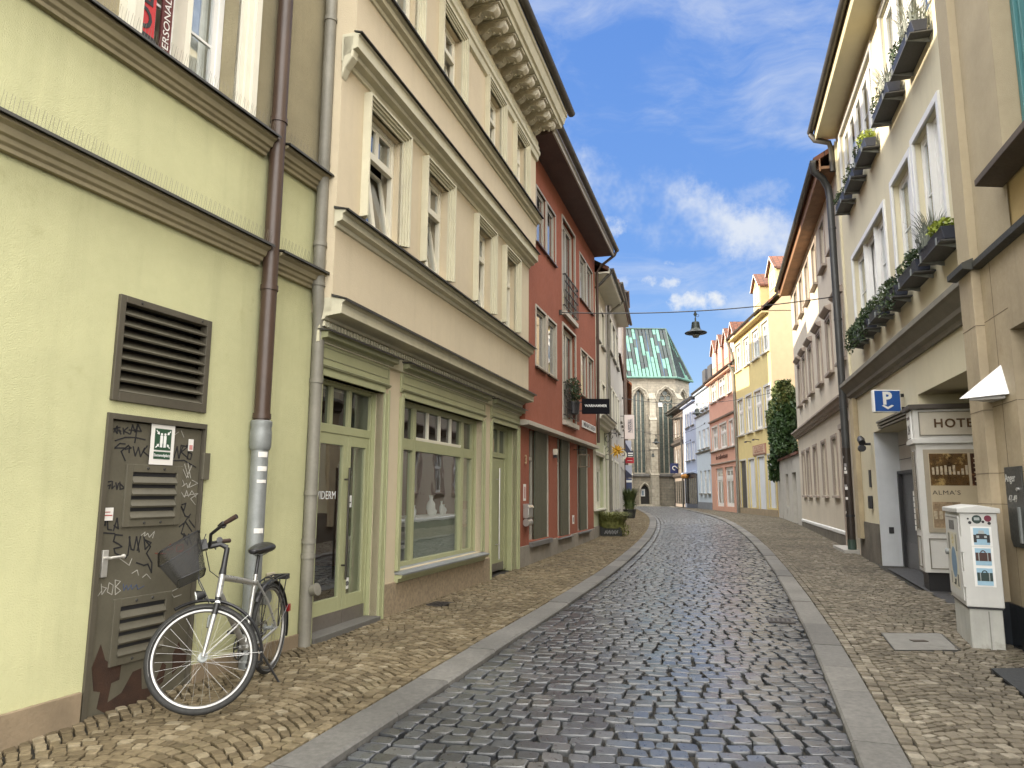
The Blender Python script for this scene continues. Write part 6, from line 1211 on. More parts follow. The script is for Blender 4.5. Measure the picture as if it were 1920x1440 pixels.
for x in (-6.95, -5.95, -4.75, -3.8, -2.95, -1.9, -.9, -.15): m.box(x, x + .16, -.02, .02, 3.4, 10)
for z in (3.5, 6.6, 7.1, 9.6): m.box(-7, 0, -.025, .02, z, z + .18)
m.out('timber', pm('dark timber', (.05, .04, .035), .8, var=.3), Kh.root); MB().mould([(0, 6.55), (.3, 6.75), (.3, 6.95), (0, 7.0)], -7, 0).mould([(0, 3.2), (.25, 3.4), (.25, 3.6), (0, 3.7)], -7, 0).out('jetty', MATS['dark timber'], Kh.root)
m = MB()
for k in range(5): m.box(-6.7 + k * 1.35, -5.7 + k * 1.35, -.03, .0, .6, 2.9)
m.out('shop_window', GLASSD, Kh.root); drainpipe(Kh, [(-6.9, -.7, 10.1), (-5.5, -.3, 9.6), (-.1, -.2, 9.2), (-.1, -.2, 0)], .09, LEAD)
bs = empty('hanging_sign', atY(1257, 887.5, 76), 0, 'dark blue square projecting sign with a white curl in front of the church', 'sign'); MB().box(0, .85, 0, .08, 0, 1.05).out('board', pm('deep blue sign', (.02, .03, .11), .4), bs)
MB().torus((.45, -.01, .55), .2, .05, 'y', 14, 5, a0=0, a1=R(280)).out('curl', WHITE, bs); MB().tube([(.85, .04, .9), (1.6, .04, .9)], .02, 5).out('bracket', BLACK, bs)
# ---------------------------------------------------------------- garden wall and ivy between the beige and the yellow house
a_, b_ = Rh.W(r0 - .02), FY0.W(.15); gv = (b_ - a_); gaz = math.degrees(math.atan2(gv.x, gv.y)); GW = Fac(b_, gaz, 'R', 'garden_wall', 'pale rendered garden wall with two openings below the ivy', 'wall'); gl_ = gv.length
wall(GW, 0, gl_, -.2, 3.35, [(gl_ * .42, gl_ * .54, .95, 2.6, .2), (gl_ * .70, gl_ * .86, .1, 2.6, .25)], pm('pale wall render', (.47, .45, .40), .9, var=.1, streak=.4, dirt=(.30, .28, .23), ds=.8), sides=.45)
MB().box(-.1, gl_, -.1, .55, 3.35, 3.47).out('coping', TILE, GW.root); bars([(gl_ * .42, gl_ * .54, .95, 2.6)], .15, .18, 'shutter', MAUVE, GW.root); bars([(gl_ * .70, gl_ * .86, .1, 2.6)], .2, .24, 'door', pm('grey garden door', (.30, .29, .26), .6), GW.root)
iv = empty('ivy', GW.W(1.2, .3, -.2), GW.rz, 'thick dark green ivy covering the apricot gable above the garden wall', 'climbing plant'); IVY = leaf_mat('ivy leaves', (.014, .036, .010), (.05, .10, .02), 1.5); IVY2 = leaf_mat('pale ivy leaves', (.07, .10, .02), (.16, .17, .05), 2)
m = MB(); rg = random.Random(21)
ivd = .25
for i in range(26000):
    t = rg.random(); x = -.5 + 6.4 * rg.random(); zt = 5.95 + .75 * max(0, min(1, (x - .3) / 3.5)) + .16 * math.sin(x * 2.3) + .1 * math.sin(x * 5.1); zb = (2.0 if -.35 < x < .1 else 3.0) if x < .5 else 3.25
    z = zb + (zt - zb) * rg.random() ** .9; y = -.32 + .22 * math.sin(x * 3 + z * 2) + rg.uniform(-.2, .35); top = z > zt - 1.1
    if x < -.3 and rg.random() < .5: continue
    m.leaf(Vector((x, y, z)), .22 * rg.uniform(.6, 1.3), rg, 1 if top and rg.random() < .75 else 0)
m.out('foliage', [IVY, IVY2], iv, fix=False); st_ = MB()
for k in range(7): x = .0 + k * .6; st_.tube([(x, .1, .0), (x + .2, .05, 2), (x - .1, .05, 4.4), (x + .3, .1, 6.5)], [.06, .045, .035, .015], 5)
st_.out('stem', pm('ivy stem', (.06, .045, .03), .9), iv)
# ================================================================== FLOWER BOXES on the hotel
NAVY = pm('navy planter plastic', (.016, .02, .035), .45, var=.08); SHELF = pm('dark shelf board', (.05, .05, .05), .6, var=.2)
SILV = leaf_mat('silver foliage', (.13, .15, .13), (.24, .26, .22)); LIMEL = leaf_mat('lime foliage', (.16, .22, .02), (.30, .34, .05)); HERB = leaf_mat('herb foliage', (.025, .045, .015), (.08, .11, .035)); BUSHY = leaf_mat('bushy foliage', (.012, .03, .010), (.05, .085, .022))
def flower_box(u0, u1, z, label, plants, drop=0):
    r = empty('flower_box', Hh.W((u0 + u1) / 2, z, .06), Hh.rz, label, 'flower box', 'flower boxes on the hotel facade'); w_ = (u1 - u0) / 2 - .10
    MB().prism([(-w_, -.03, .03), (-w_, -.21, .03), (-w_, -.25, .22), (-w_, -.01, .22)], (2 * w_, 0, 0)).out('box', NAVY, r, bevel=.006); MB().box(-w_ - .0, w_ + .0, -.27, .05, 0, .022).out('shelf', SHELF, r)
    for x in (-w_ * .7, w_ * .7): MB().prism([(x, -.27, -.0), (x, .05, 0), (x, .05, -.07), (x, .03, -.07)], (.02, 0, 0)).box(x, x + .03, -.285, -.268, -.01, .1).out('bracket', GALV, r)
    for k, (mat, n, h_, sz) in enumerate(plants):
        m = MB(); cx = -w_ + 2 * w_ * (k + .5) / len(plants); sp_ = w_ / len(plants) * 1.15
        if mat is SILV: blades(m, n, sp_ * .8, h_ * 1.5, (cx, -.13, .18), .006, .45)
        m.leaves((cx, -.14, .22 + h_ * .4), (sp_, .19, h_ * .62), int(n * 1.0), sz * 1.25)
        if drop: m.leaves((cx, -.27, .08), (sp_ * .9, .10, .2 + drop * .2), int(n * .4), sz * 1.2)
        m.out('plants', mat, r, fix=False)
    return r
flower_box(10.55, 11.95, 5.12, 'lower flower box with lime leaves and silver plants nearest the sandstone pilaster', [(SILV, 200, .34, .045), (LIMEL, 240, .16, .06)])
flower_box(9.15, 10.5, 5.1, 'lower flower box with a dark bush, second from the sandstone pilaster', [(HERB, 300, .2, .05), (BUSHY, 420, .26, .05)])
flower_box(7.75, 9.05, 5.08, 'lower flower box of trailing herbs, third from the sandstone pilaster', [(HERB, 330, .3, .05), (BUSHY, 320, .24, .05)], .4)
flower_box(6.55, 7.65, 5.08, 'lower flower box with a thick bush, fourth from the sandstone pilaster', [(BUSHY, 420, .28, .055), (HERB, 260, .3, .045)])
flower_box(5.3, 6.45, 5.08, 'densely overgrown lower flower box, second from the dark rain pipe', [(BUSHY, 420, .26, .05), (BUSHY, 380, .3, .055)], .5)
flower_box(4.1, 5.2, 5.08, 'shaggy lower flower box nearest to the dark rain pipe', [(HERB, 420, .26, .05), (BUSHY, 380, .24, .05)], .6)
flower_box(9.75, 11.35, 8.72, 'upper flower box with dry grey tuft, nearest to the sandstone pilaster', [(BUSHY, 420, .3, .05), (SILV, 160, .3, .045)])
flower_box(8.1, 9.6, 8.7, 'upper flower box with pale airy herbs, second from the sandstone pilaster', [(HERB, 300, .26, .05), (SILV, 200, .26, .045)])
flower_box(6.2, 7.5, 8.68, 'upper flower box with a yellow green plant, third from the sandstone pilaster', [(BUSHY, 260, .22, .05), (LIMEL, 280, .24, .06)])
flower_box(4.85, 6.1, 8.66, 'upper flower box with sparse brown stems, second from the hotel rain pipe', [(HERB, 220, .18, .05), (BUSHY, 150, .18, .05)])
flower_box(3.5, 4.75, 8.66, 'upper flower box with a low dark bush nearest to the hotel rain pipe', [(BUSHY, 380, .24, .05), (HERB, 160, .2, .05)])
# ================================================================== STREET LAMPS on span wires
LAMP = pm('green black lamp enamel', (.028, .036, .032), .45, .3, var=.15)
def wire(a, b, sag, label, r=.015):
    a, b = Vector(a), Vector(b); P = [a.lerp(b, i / 24) + Vector((0, 0, -sag * 4 * (i / 24) * (1 - i / 24))) for i in range(25)]; o = empty('span_wire', a, 0, label, 'wire'); MB().tube([p - a for p in P], r, 5).out('cable', BLACK, o, smooth=60); MB().lathe([(.05, -.06), (.05, .06)], (0, 0, 0), 8).lathe([(.05, -.06), (.05, .06)], tuple(b - a), 8).out('anchor', LEAD, o); return P
def lamp(p, label, s=1.0):
    r = empty('street_lamp', p, 0, label, 'street lamp', 'bell shaped street lamps over the street'); r.scale = (s, s, s)
    MB().lathe([(.0, -.52), (.05, -.51), (.10, -.46), (.16, -.43), (.285, -.42), (.295, -.405), (.27, -.385), (.17, -.345), (.125, -.30), (.118, -.27), (.10, -.13), (.092, -.11), (.03, -.10), (.02, -.08), (.02, .0)], n=22).out('hood', LAMP, r, smooth=35)
    MB().lathe([(0, -.545), (.07, -.53), (.10, -.47), (.1, -.44)], n=16).out('glass_bowl', pm('lamp bowl', (.20, .22, .20), .2), r, smooth=50)
    MB().lathe([(.012, -.1), (.012, .2)], n=8).prism([(-.05, -.012, .1), (0, -.012, .03), (.05, -.012, .1), (0, -.012, .2)], (0, .024, 0)).out('hanger', LAMP, r); MB().torus((.06, 0, .07), .035, .006, 'y', 12, 5).out('cable_loop', BLACK, r); return r
a = C.W(3.3, 6.25, .14); b = Rh.W(pu, 6.95, .2)
P = wire(a, b, .18, 'nearest thin span wire, from the red house to the dark rain pipe')
def onwire(P, px_):
    return min(P, key=lambda p: abs(960 + FPX * p.dot(CR) / (p - Vector((0, 0, EYE))).dot(CF) - px_) if False else abs((960 + FPX * (p - Vector((0, 0, EYE))).dot(CR) / (p - Vector((0, 0, EYE))).dot(CF)) - px_))
fine = lambda P: [P[i].lerp(P[i + 1], k / 8) for i in range(len(P) - 1) for k in range(8)]
lamp(onwire(fine(P), 1303) - Vector((0, 0, .19)), 'large dark bell shaped street lamp hanging nearest in the middle of the street')
P2 = wire(G1.W(5.5, 6.9, .02), FY0.W(-.35, 7.4, .02), .45, 'second span wire from the low grey house to the yellow house'); lamp(onwire(fine(P2), 1306) - Vector((0, 0, .19)), 'second street lamp hanging in front of the pale blue white house')
jb = onwire(fine(P2), 1238); r = empty('junction_box', jb, 0, 'white square junction box on the second span wire in front of the church', 'junction box'); MB().box(-.12, .12, -.05, .05, -.25, 0).out('box', WHITE, r, bevel=.01); MB().tube([(-.05, 0, 0), (-.05, 0, .04)], .012, 5).tube([(.05, 0, 0), (.05, 0, .04)], .012, 5).out('clip', BLACK, r)
P3 = wire(G2.W(3, 5.9, .02), FY0.W(-20, 7.5, .02), .8, 'third span wire in front of the church buttress'); lamp(onwire(fine(P3), 1230) - Vector((0, 0, .19)), 'third street lamp hanging small before the church buttress')
P4 = wire((9.2, 62, 5.35), FY0.W(-27, 6.6, .02), .5, 'fourth and farthest span wire crossing low before the church', .014); lamp(onwire(fine(P4), 1224) - Vector((0, 0, .19)), 'farthest and smallest street lamp low before the church buttress', .8)
# ================================================================== UTILITY CABINET
CAB = pm('dirty white cabinet', (.52, .52, .50), .5, var=.08, vs=2, streak=.3, dirt=(.36, .35, .31), ds=1.6, dthr=.64); CONC = pm('pale concrete base', (.40, .40, .37), .85, var=.12, vs=2.5, bump=.25, bs=120, streak=.4, dirt=(.26, .25, .21), ds=1.5, dthr=.6)
az_ = R(23); uc = empty('utility_cabinet', (4.80, 7.86, gf(7.86)), 0, 'white utility cabinet decorated with suitcase and car pictures on the right pavement', 'utility cabinet')
uc.rotation_euler = (0, 0, math.atan2(math.cos(az_), math.sin(az_)))            # local x runs along the street face, away; local y toward the street
Wd, Dp = .98, -.34
MB().box(.02, Wd - .02, Dp + .02, -.02, -.1, .40).out('base', CONC, uc, bevel=.01); MB().box(0, Wd, Dp, 0, .42, 1.39).out('body', CAB, uc, bevel=.008); MB().box(.01, Wd - .01, Dp + .01, -.01, .40, .42).out('joint', BLACK, uc)
MB().prism([(-.025, -.37, 1.39), (-.025, .025, 1.39), (-.025, .025, 1.44), (-.025, -.17, 1.475), (-.025, -.37, 1.44)], (Wd + .05, 0, 0)).out('lid', CAB, uc, bevel=.008)
dr = MB().box(.05, Wd - .05, 0, .012, .47, 1.36).out('door', CAB, uc, bevel=.004); m = MB()
for k in range(5): m.box(.34 + k * .07, .36 + k * .07, .012, .016, 1.2, 1.30)
m.box(.1, Wd - .1, .012, .014, 1.33, 1.336); m.out('vent_slot', BLACK, dr); MB().lathe([(.035, 0), (.035, .03), (.02, .035)], n=14, T=Matrix.Translation((Wd - .13, .012, .93)) @ Matrix.Rotation(R(-90), 4, 'X')).out('lock', GALV, dr, smooth=40)
for z in (.62, .98): MB().box(-.006, .03, -.02, .016, z, z + .16).out('hinge', CAB, dr)
# pictures on the door: yellow light, blue fish platter and cutlery
m = MB().box(.2, .8, .013, .0145, .56, 1.17); pn = m.out('picture_panel', pm('picture cream', (.55, .53, .44), .6, var=.06), dr)
MB().lathe([(1, 0), (1, .001)], n=24, T=Matrix.Translation((.48, .0145, .84)) @ Matrix.Rotation(R(-90), 4, 'X') @ Matrix.Diagonal((.17, .17, 1, 1))).out('blue_plate', pm('plate blue', (.15, .24, .34), .6, var=.2, vs=12), pn); m = MB()
for k in range(8): m.prism([(.48 + .02 * math.cos(k * .785), .0148, 1.08 + .02 * math.sin(k * .785)), (.48 + .085 * math.cos(k * .785 + .2), .0148, 1.08 + .075 * math.sin(k * .785 + .2)), (.48 + .03 * math.cos(k * .785 + .5), .0148, 1.08 + .03 * math.sin(k * .785 + .5))], (0, .001, 0))
m.out('yellow_star', pm('picture yellow', (.50, .40, .08), .6), pn); m = MB()
for x in (.24, .28, .68, .72, .76): m.box(x, x + .018, .0146, .016, .97, 1.15)
for x in (.26, .3, .7): m.box(x, x + .03, .0146, .016, .59, .72)
m.torus((.5, .015, .66), .06, .012, 'y', 10, 4, a0=R(180), a1=R(300)); m.out('cutlery', pm('picture dark', (.10, .10, .09), .6), pn)
# end face toward the camera: three travel pictures and round stickers; local -x face
def ef(y0, y1, z0, z1, d, name, mat, par): return MB().box(-.003 - d, -.0005 - d + .0005, y0, y1, z0, z1).out(name, mat, par)
SKYB = pm('picture sky blue', (.28, .44, .56), .6, var=.12, vs=5); BRN = pm('picture brown', (.055, .025, .02), .6, var=.15); GRN = pm('picture bottle green', (.02, .04, .035), .6)
yc = -.185
for k, (z, mt, lb) in enumerate(((1.06, BLACK, 'car'), (.85, BRN, ''), (.645, GRN, ''))):
    pp_ = ef(yc - .095, yc + .095, z - .015, z + .19, .0, 'picture_border', WHITE, uc); ef(yc - .072, yc + .072, z, z + .175, .003, 'picture_sky', SKYB, pp_); m = MB(); x0, x1 = -.0085, -.006
    if k == 0:
        m.box(x0, x1, yc - .06, yc + .06, z + .06, z + .09); m.prism([(x0, yc - .055, z + .09), (x0, yc + .055, z + .09), (x0, yc + .045, z + .115), (x0, yc - .045, z + .115)], (x1 - x0, 0, 0))
        for s in (-1, 1): m.box(x0, x1, yc + s * .06 - .014, yc + s * .06 + .014, z + .025, z + .105)
        m.out('car_picture', BLACK, pp_); n_ = MB(); n_.prism([(x0 - .001, yc - .03, z + .115), (x0 - .001, yc + .03, z + .115), (x0 - .001, yc + .022, z + .15), (x0 - .001, yc - .022, z + .15)], (.002, 0, 0))
        for s in (-1, 1): n_.box(x0 - .002, x0, yc + s * .035 - .012, yc + s * .035 + .012, z + .072, z + .096)
        n_.out('car_detail', pm('picture grey', (.35, .38, .38), .6), pp_)
    else:
        m.box(x0, x1, yc - .07, yc + .07, z + .045, z + .13); m.torus((x0 + .001, yc, z + .13), .02, .005, 'x', 10, 4, a0=0, a1=math.pi); m.out('suitcase_picture', mt, pp_); MB().box(x0 - .001, x0, yc - .044, yc - .036, z + .045, z + .13).box(x0 - .001, x0, yc + .036, yc + .044, z + .045, z + .13).out('strap', pm('picture strap', (.3, .32, .32), .6), pp_)
for (y, z, rr, mat) in ((-.155, 1.325, .045, GRN), (-.255, 1.335, .034, pm('wine red sticker', (.14, .01, .03), .5)), (-.09, 1.29, .016, BLACK), (-.21, 1.30, .014, BLACK), (-.265, 1.285, .016, BLACK), (-.075, 1.33, .01, BLACK)):
    MB().lathe([(rr, 0), (rr, .002)], n=16, T=Matrix.Translation((-.0005, y, z)) @ Matrix.Rotation(R(-90), 4, 'Y')).out('round_sticker', mat, uc)
MB().box(-.004, -.002, -.18, -.13, 1.315, 1.345).out('sticker_print', pm('sticker grey', (.3, .33, .33), .6), uc); MB().box(.018, .02, -.20, -.19, -.05, .38).out('base_joint', pm('base joint', (.2, .2, .18), .9), uc)
# ================================================================== BICYCLE
SC = 1.11; bk = empty('bicycle', (-2.14, 6.69, gf(6.5) - .0), R(-93.5), 'silver trekking bicycle with a black front basket, parked by the graffiti door', 'bicycle'); bk.scale = (SC, SC, SC); bk.rotation_euler = (R(2.0), 0, R(-93.5))
ALU = pm('silver frame paint', (.40, .40, .385), .32, .6, var=.05); RUB = pm('tyre rubber', (.018, .018, .017), .75, var=.2); SPOKE = pm('spoke steel', (.40, .40, .39), .35, .9); RIM = pm('rim alloy', (.27, .265, .255), .35, .8); PLB = pm('black plastic', (.016, .016, .017), .4); REFL = pm('reflective stripe', (.34, .34, .33), .5)
def wheel(c, T, par, name='wheel'):
    c = Vector(c); TT = T @ Matrix.Translation(c) if T is not None else Matrix.Translation(c); t = MB().torus((0, 0, 0), .328, .0205, 'y', 56, 10, T=TT); w_ = t.out(name, RUB, par, smooth=60)
    MB().torus((0, .0175, 0), .324, .0022, 'y', 56, 5, T=TT).torus((0, -.0175, 0), .324, .0022, 'y', 56, 5, T=TT).out('reflective_band', REFL, w_, smooth=60)
    m = MB(); prof = [(-.010, .309), (.010, .309), (.011, .297), (.0, .290), (-.011, .297)]; vs = []; n = 56
    for i in range(n): a = 2 * math.pi * i / n; vs += [TT @ Vector((r_ * math.cos(a), y_, r_ * math.sin(a))) for y_, r_ in prof]
    m.add(vs, [(i * 5 + k, i * 5 + (k + 1) % 5, ((i + 1) % n) * 5 + (k + 1) % 5, ((i + 1) % n) * 5 + k) for i in range(n) for k in range(5)]); m.out('rim', RIM, w_, smooth=40)
    m = MB()
    for k in range(32):
        a = 2 * math.pi * k / 32; s = 1 if k % 2 else -1; b_ = a + (.9 if (k // 2) % 2 else -.9); m.tube([TT @ Vector((.285 * math.cos(a), 0, .285 * math.sin(a))), TT @ Vector((.03 * math.cos(b_), s * .03, .03 * math.sin(b_)))], .0009, 4)
    m.out('spokes', SPOKE, w_); m = MB(); RX = Matrix.Rotation(R(90), 4, 'X'); m.lathe([(.010, -.05), (.010, -.036), (.030, -.034), (.030, -.028), (.015, -.022), (.015, .022), (.030, .028), (.030, .034), (.012, .036), (.012, .05)], n=16, T=TT @ RX); m.out('hub', GALV, w_, smooth=40); return w_
rw = wheel((0, 0, .35), None, bk); BBp = Vector((.45, 0, .29)); ST = Vector((.285, 0, .78)); HT, HB = Vector((.845, 0, .875)), Vector((.905, 0, .71))
fr = MB().tube([HT, HB], .021, 12).tube([BBp, BBp.lerp(ST, 1.03)], .0165, 10).tube([HT.lerp(HB, .22), (.56, 0, .785), ST.lerp(BBp, .10)], [.022, .022, .019], 12).tube([HT.lerp(HB, .82), BBp], [.024, .021], 12)
for s in (-1, 1): fr.tube([BBp + Vector((0, s * .03, 0)), (.3, s * .055, .30), (0, s * .062, .35)], .010, 8).tube([ST.lerp(BBp, .06) + Vector((0, s * .015, 0)), (.16, s * .05, .58), (0, s * .062, .35)], .009, 8)
fr.lathe([(.022, -.036), (.022, .036)], n=14, T=Matrix.Translation(BBp) @ Matrix.Rotation(R(90), 4, 'X')); fr.out('frame', ALU, bk, smooth=50)
MB().tube([ST, ST + (ST - BBp).normalized() * .17], .0135, 10).out('seat_post', PLB, bk, smooth=50)
sp_ = ST + (ST - BBp).normalized() * .18; m = MB(); N_ = 11; L0 = []
for i in range(N_):
    t = i / (N_ - 1); x = -.14 + .28 * t; wv_ = .088 * (1 - t) ** .55 * (1 - .25 * (1 - t) ** 6) + .022; h_ = .035 + .018 * math.cos(t * 3.0) ; ring = []
    for k in range(12): a = 2 * math.pi * k / 12; ring.append((sp_.x + x, wv_ * math.cos(a), sp_.z + .03 + (.0 if math.sin(a) < 0 else 1) * h_ * math.sin(a) * .8 + min(0, math.sin(a)) * (.045 if t < .7 else .03) + .012 * (1 - t)))
    L0 += ring
m.add(L0, [(i * 12 + k, i * 12 + (k + 1) % 12, (i + 1) * 12 + (k + 1) % 12, (i + 1) * 12 + k) for i in range(N_ - 1) for k in range(12)] + [tuple(range(12)), tuple(range((N_ - 1) * 12, N_ * 12))]); sd_ = m.out('saddle', PLB, bk, smooth=60); mo = sd_.modifiers.new('sub', 'SUBSURF'); mo.levels = 1; mo.render_levels = 2
m = MB()
for s in (-1, 1): m.tube([(sp_.x - .09, s * .035, sp_.z - .0), (sp_.x, s * .02, sp_.z - .02), (sp_.x + .1, s * .015, sp_.z + .01)], .004, 6)
m.out('saddle_rails', GALV, bk)
ra = MB()
for s in (-1, 0, 1): ra.tube([(.16, s * .05, .70), (-.05, s * .06, .735), (-.24, s * .06, .74)], .006, 6)
ra.tube([(-.24, -.06, .74), (-.24, .06, .74)], .006, 6).tube([(-.05, -.06, .735), (-.05, .06, .735)], .006, 6)
for s in (-1, 1): ra.tube([(-.2, s * .065, .735), (-.02, s * .07, .36)], .005, 6).tube([(-.05, s * .065, .73), (-.01, s * .07, .36)], .005, 6)
ra.out('luggage_rack', PLB, bk); MB().box(-.29, -.24, -.06, .06, .70, .745).out('rack_light', PLB, bk, bevel=.006)
def guard(c, Rg, a0, a1, T, par):
    m = MB(); n = 26; prof = [(-.026, -.008), (-.02, .004), (0, .009), (.02, .004), (.026, -.008)]; vs = []
    for i in range(n + 1):
        a = R(a0 + (a1 - a0) * i / n)
        for y_, d_ in prof: p = Vector((c[0] + (Rg + d_) * math.cos(a), y_, c[2] + (Rg + d_) * math.sin(a))); vs.append(T @ p if T is not None else p)
    m.add(vs, [(i * 5 + k, i * 5 + k + 1, (i + 1) * 5 + k + 1, (i + 1) * 5 + k) for i in range(n) for k in range(4)]); o = m.out('mudguard', PLB, par, smooth=60, fix=False); return o
g_ = guard((0, 0, .35), .372, 40, 200, None, bk); MB().tube([(0, .07, .35), (-.34, .03, .48)], .003, 5).tube([(0, -.07, .35), (-.34, -.03, .48)], .003, 5).out('stay', SPOKE, g_); MB().box(-.40, -.36, -.03, .03, .42, .48).out('rear_lamp', pm('red lens', (.25, .01, .01), .3), bk)
# cranks, chainring, pedals, chain, stand
m = MB().torus((BBp.x, -.045, BBp.z), .085, .005, 'y', 30, 5); 
for k in range(5): m.tube([(BBp.x, -.045, BBp.z), (BBp.x + .083 * math.cos(k * 1.257), -.045, BBp.z + .083 * math.sin(k * 1.257))], .006, 5)
m.out('chainring', PLB, bk); m = MB().tube([(BBp.x, -.06, BBp.z), (BBp.x - .14, -.085, BBp.z + .09)], .011, 7).tube([(BBp.x, .05, BBp.z), (BBp.x + .14, .085, BBp.z - .09)], .011, 7); m.out('crank', PLB, bk)
for (x, y, z) in ((BBp.x - .14, -.135, BBp.z + .09), (BBp.x + .14, .135, BBp.z - .09)):
    m = MB().box(x - .048, x + .048, y - .045, y - .036, z - .011, z + .011).box(x - .048, x + .048, y + .036, y + .045, z - .011, z + .011).box(x - .05, x - .04, y - .045, y + .045, z - .012, z + .012).box(x + .04, x + .05, y - .045, y + .045, z - .012, z + .012).tube([(x, y - .045, z), (x, y + .045, z)], .011, 7); m.out('pedal', PLB, bk)
MB().tube([(BBp.x, -.045, BBp.z + .086), (0, -.045, .385)], .005, 5).tube([(BBp.x, -.045, BBp.z - .086), (.05, -.045, .25), (0, -.045, .315)], .005, 5).out('chain', pm('dark chain', (.06, .05, .045), .5, .7), bk); m = MB()
for k, rr in enumerate((.055, .048, .04)): m.torus((0, -.036 - .006 * k, .35), rr, .004, 'y', 20, 4)
m.tube([(0, -.06, .33), (.04, -.055, .25)], .008, 6).out('derailleur', MATS['dark chain'], bk); MB().tube([(.33, .03, .30), (.26, .20, .0 - .02)], .009, 7).out('kickstand', PLB, bk)
m = MB(); m.lathe([(.05, 0), (.05, .16)], (0, 0, 0), 10, T=Matrix.Translation((.5, 0, .47)) @ Matrix.Rotation(R(20), 4, 'Y')); 
# steering assembly turned hard towards the wall
ax = (HT - HB).normalized(); fh_ = Vector((1.065, 0, .35)); ST_ = Matrix.Translation(HB) @ Matrix.Rotation(R(-63), 4, ax) @ Matrix.Translation(-HB)
fwh = wheel(fh_, ST_, bk); tp = lambda *p: ST_ @ Vector(p)
cr_ = HB - ax * .05; fk = MB()
for s in (-1, 1): fk.tube([ST_ @ (cr_ + Vector((0, s * .062, 0))), ST_ @ (cr_.lerp(fh_, .45) + Vector((0, s * .062, 0))), ST_ @ (fh_ + Vector((0, s * .058, 0)))], [.017, .0165, .011], 10)
fk.tube([ST_ @ (cr_ + Vector((0, -.07, .0))), ST_ @ (cr_ + Vector((0, .07, .0)))], .018, 8); fk.out('fork', ALU, bk, smooth=50); fb = MB()
for s in (-1, 1): fb.tube([ST_ @ (cr_.lerp(fh_, .0) + Vector((0, s * .062, 0)) + ax * .0), ST_ @ (cr_.lerp(fh_, .22) + Vector((0, s * .062, 0)))], .019, 10)
fb.tube([HB, HB - ax * .05], .019, 10); fb.out('fork_boot', PLB, bk, smooth=50)
m = MB()
for s in (-1, 1): m.tube([ST_ @ (cr_.lerp(fh_, .2) + Vector((.03, s * .05, .0))), ST_ @ (cr_.lerp(fh_, .34) + Vector((.03, s * .03, -.02)))], .009, 6)
m.out('brake', GALV, bk); g_ = guard((fh_.x, 0, fh_.z), .372, 72, 200, ST_, bk); m = MB()
for s in (-1, 1):
    for a in (192, 150): m.tube([ST_ @ (fh_ + Vector((0, s * .06, 0))), ST_ @ Vector((fh_.x + .372 * math.cos(R(a)), s * .027, fh_.z + .372 * math.sin(R(a))))], .0018, 5)
m.out('stay', SPOKE, g_)
stem = HT + ax * .17; fw2 = Vector((math.cos(R(20)), 0, math.sin(R(20)))); m = MB().tube([HT - ax * .02, HT + ax * .03, stem], [.026, .02, .018], 10).tube([ST_ @ stem, ST_ @ (stem + fw2 * .05 + ax * .02), ST_ @ (stem + Vector((.11, 0, .035)))], .018, 10).out('stem', PLB, bk, smooth=50)
hc = stem + Vector((.11, 0, .04)); hb = [(hc.x - .17, -.31, hc.z + .085), (hc.x - .10, -.24, hc.z + .075), (hc.x - .01, -.12, hc.z + .05), (hc.x, -.04, hc.z), (hc.x, .04, hc.z), (hc.x - .01, .12, hc.z + .05), (hc.x - .10, .24, hc.z + .075), (hc.x - .17, .31, hc.z + .085)]
H_ = MB().tube([tp(*p) for p in hb], .0115, 8).out('handlebar', PLB, bk, smooth=50)
for s in (-1, 1):
    i0, i1 = (0, 1) if s < 0 else (7, 6); a_, b_ = Vector(hb[i0]), Vector(hb[i1]); MB().tube([ST_ @ a_, ST_ @ a_.lerp(b_, .5), ST_ @ a_.lerp(b_, 1.0)], [.017, .0165, .015], 10).out('grip', pm('brown grip', (.045, .025, .018), .7), H_, smooth=50)
    MB().tube([ST_ @ b_, ST_ @ (b_ + Vector((.05, s * .02, -.015))), ST_ @ (b_ + Vector((.03, s * .11, -.02)))], .006, 6).lathe([(.0, -.02), (.022, -.018), (.022, .018), (0, .02)], n=10, T=ST_ @ Matrix.Translation(b_ + Vector((.01, -s * .04, 0))) @ Matrix.Rotation(R(90), 4, 'X')).out('brake_lever', PLB, H_)
m = MB()
for s in (-1, 1): m.tube([ST_ @ (Vector(hb[5 if s > 0 else 2]) + Vector((.03, 0, .01))), ST_ @ Vector((hc.x + .09, s * .07, hc.z - .06)), ST_ @ (HB + Vector((.10, s * .04, .14))), ST_ @ (HB + Vector((.06, s * .03, -.02)))], .0035, 5)
m.tube([ST_ @ (Vector(hb[2]) + Vector((.03, 0, 0))), ST_ @ Vector((hc.x + .02, -.1, hc.z - .15)), HT.lerp(HB, .3) + Vector((-.04, -.03, 0)), HT.lerp(HB, .8) + Vector((-.1, -.03, -.1))], .0035, 5); m.out('cable', PLB, bk)
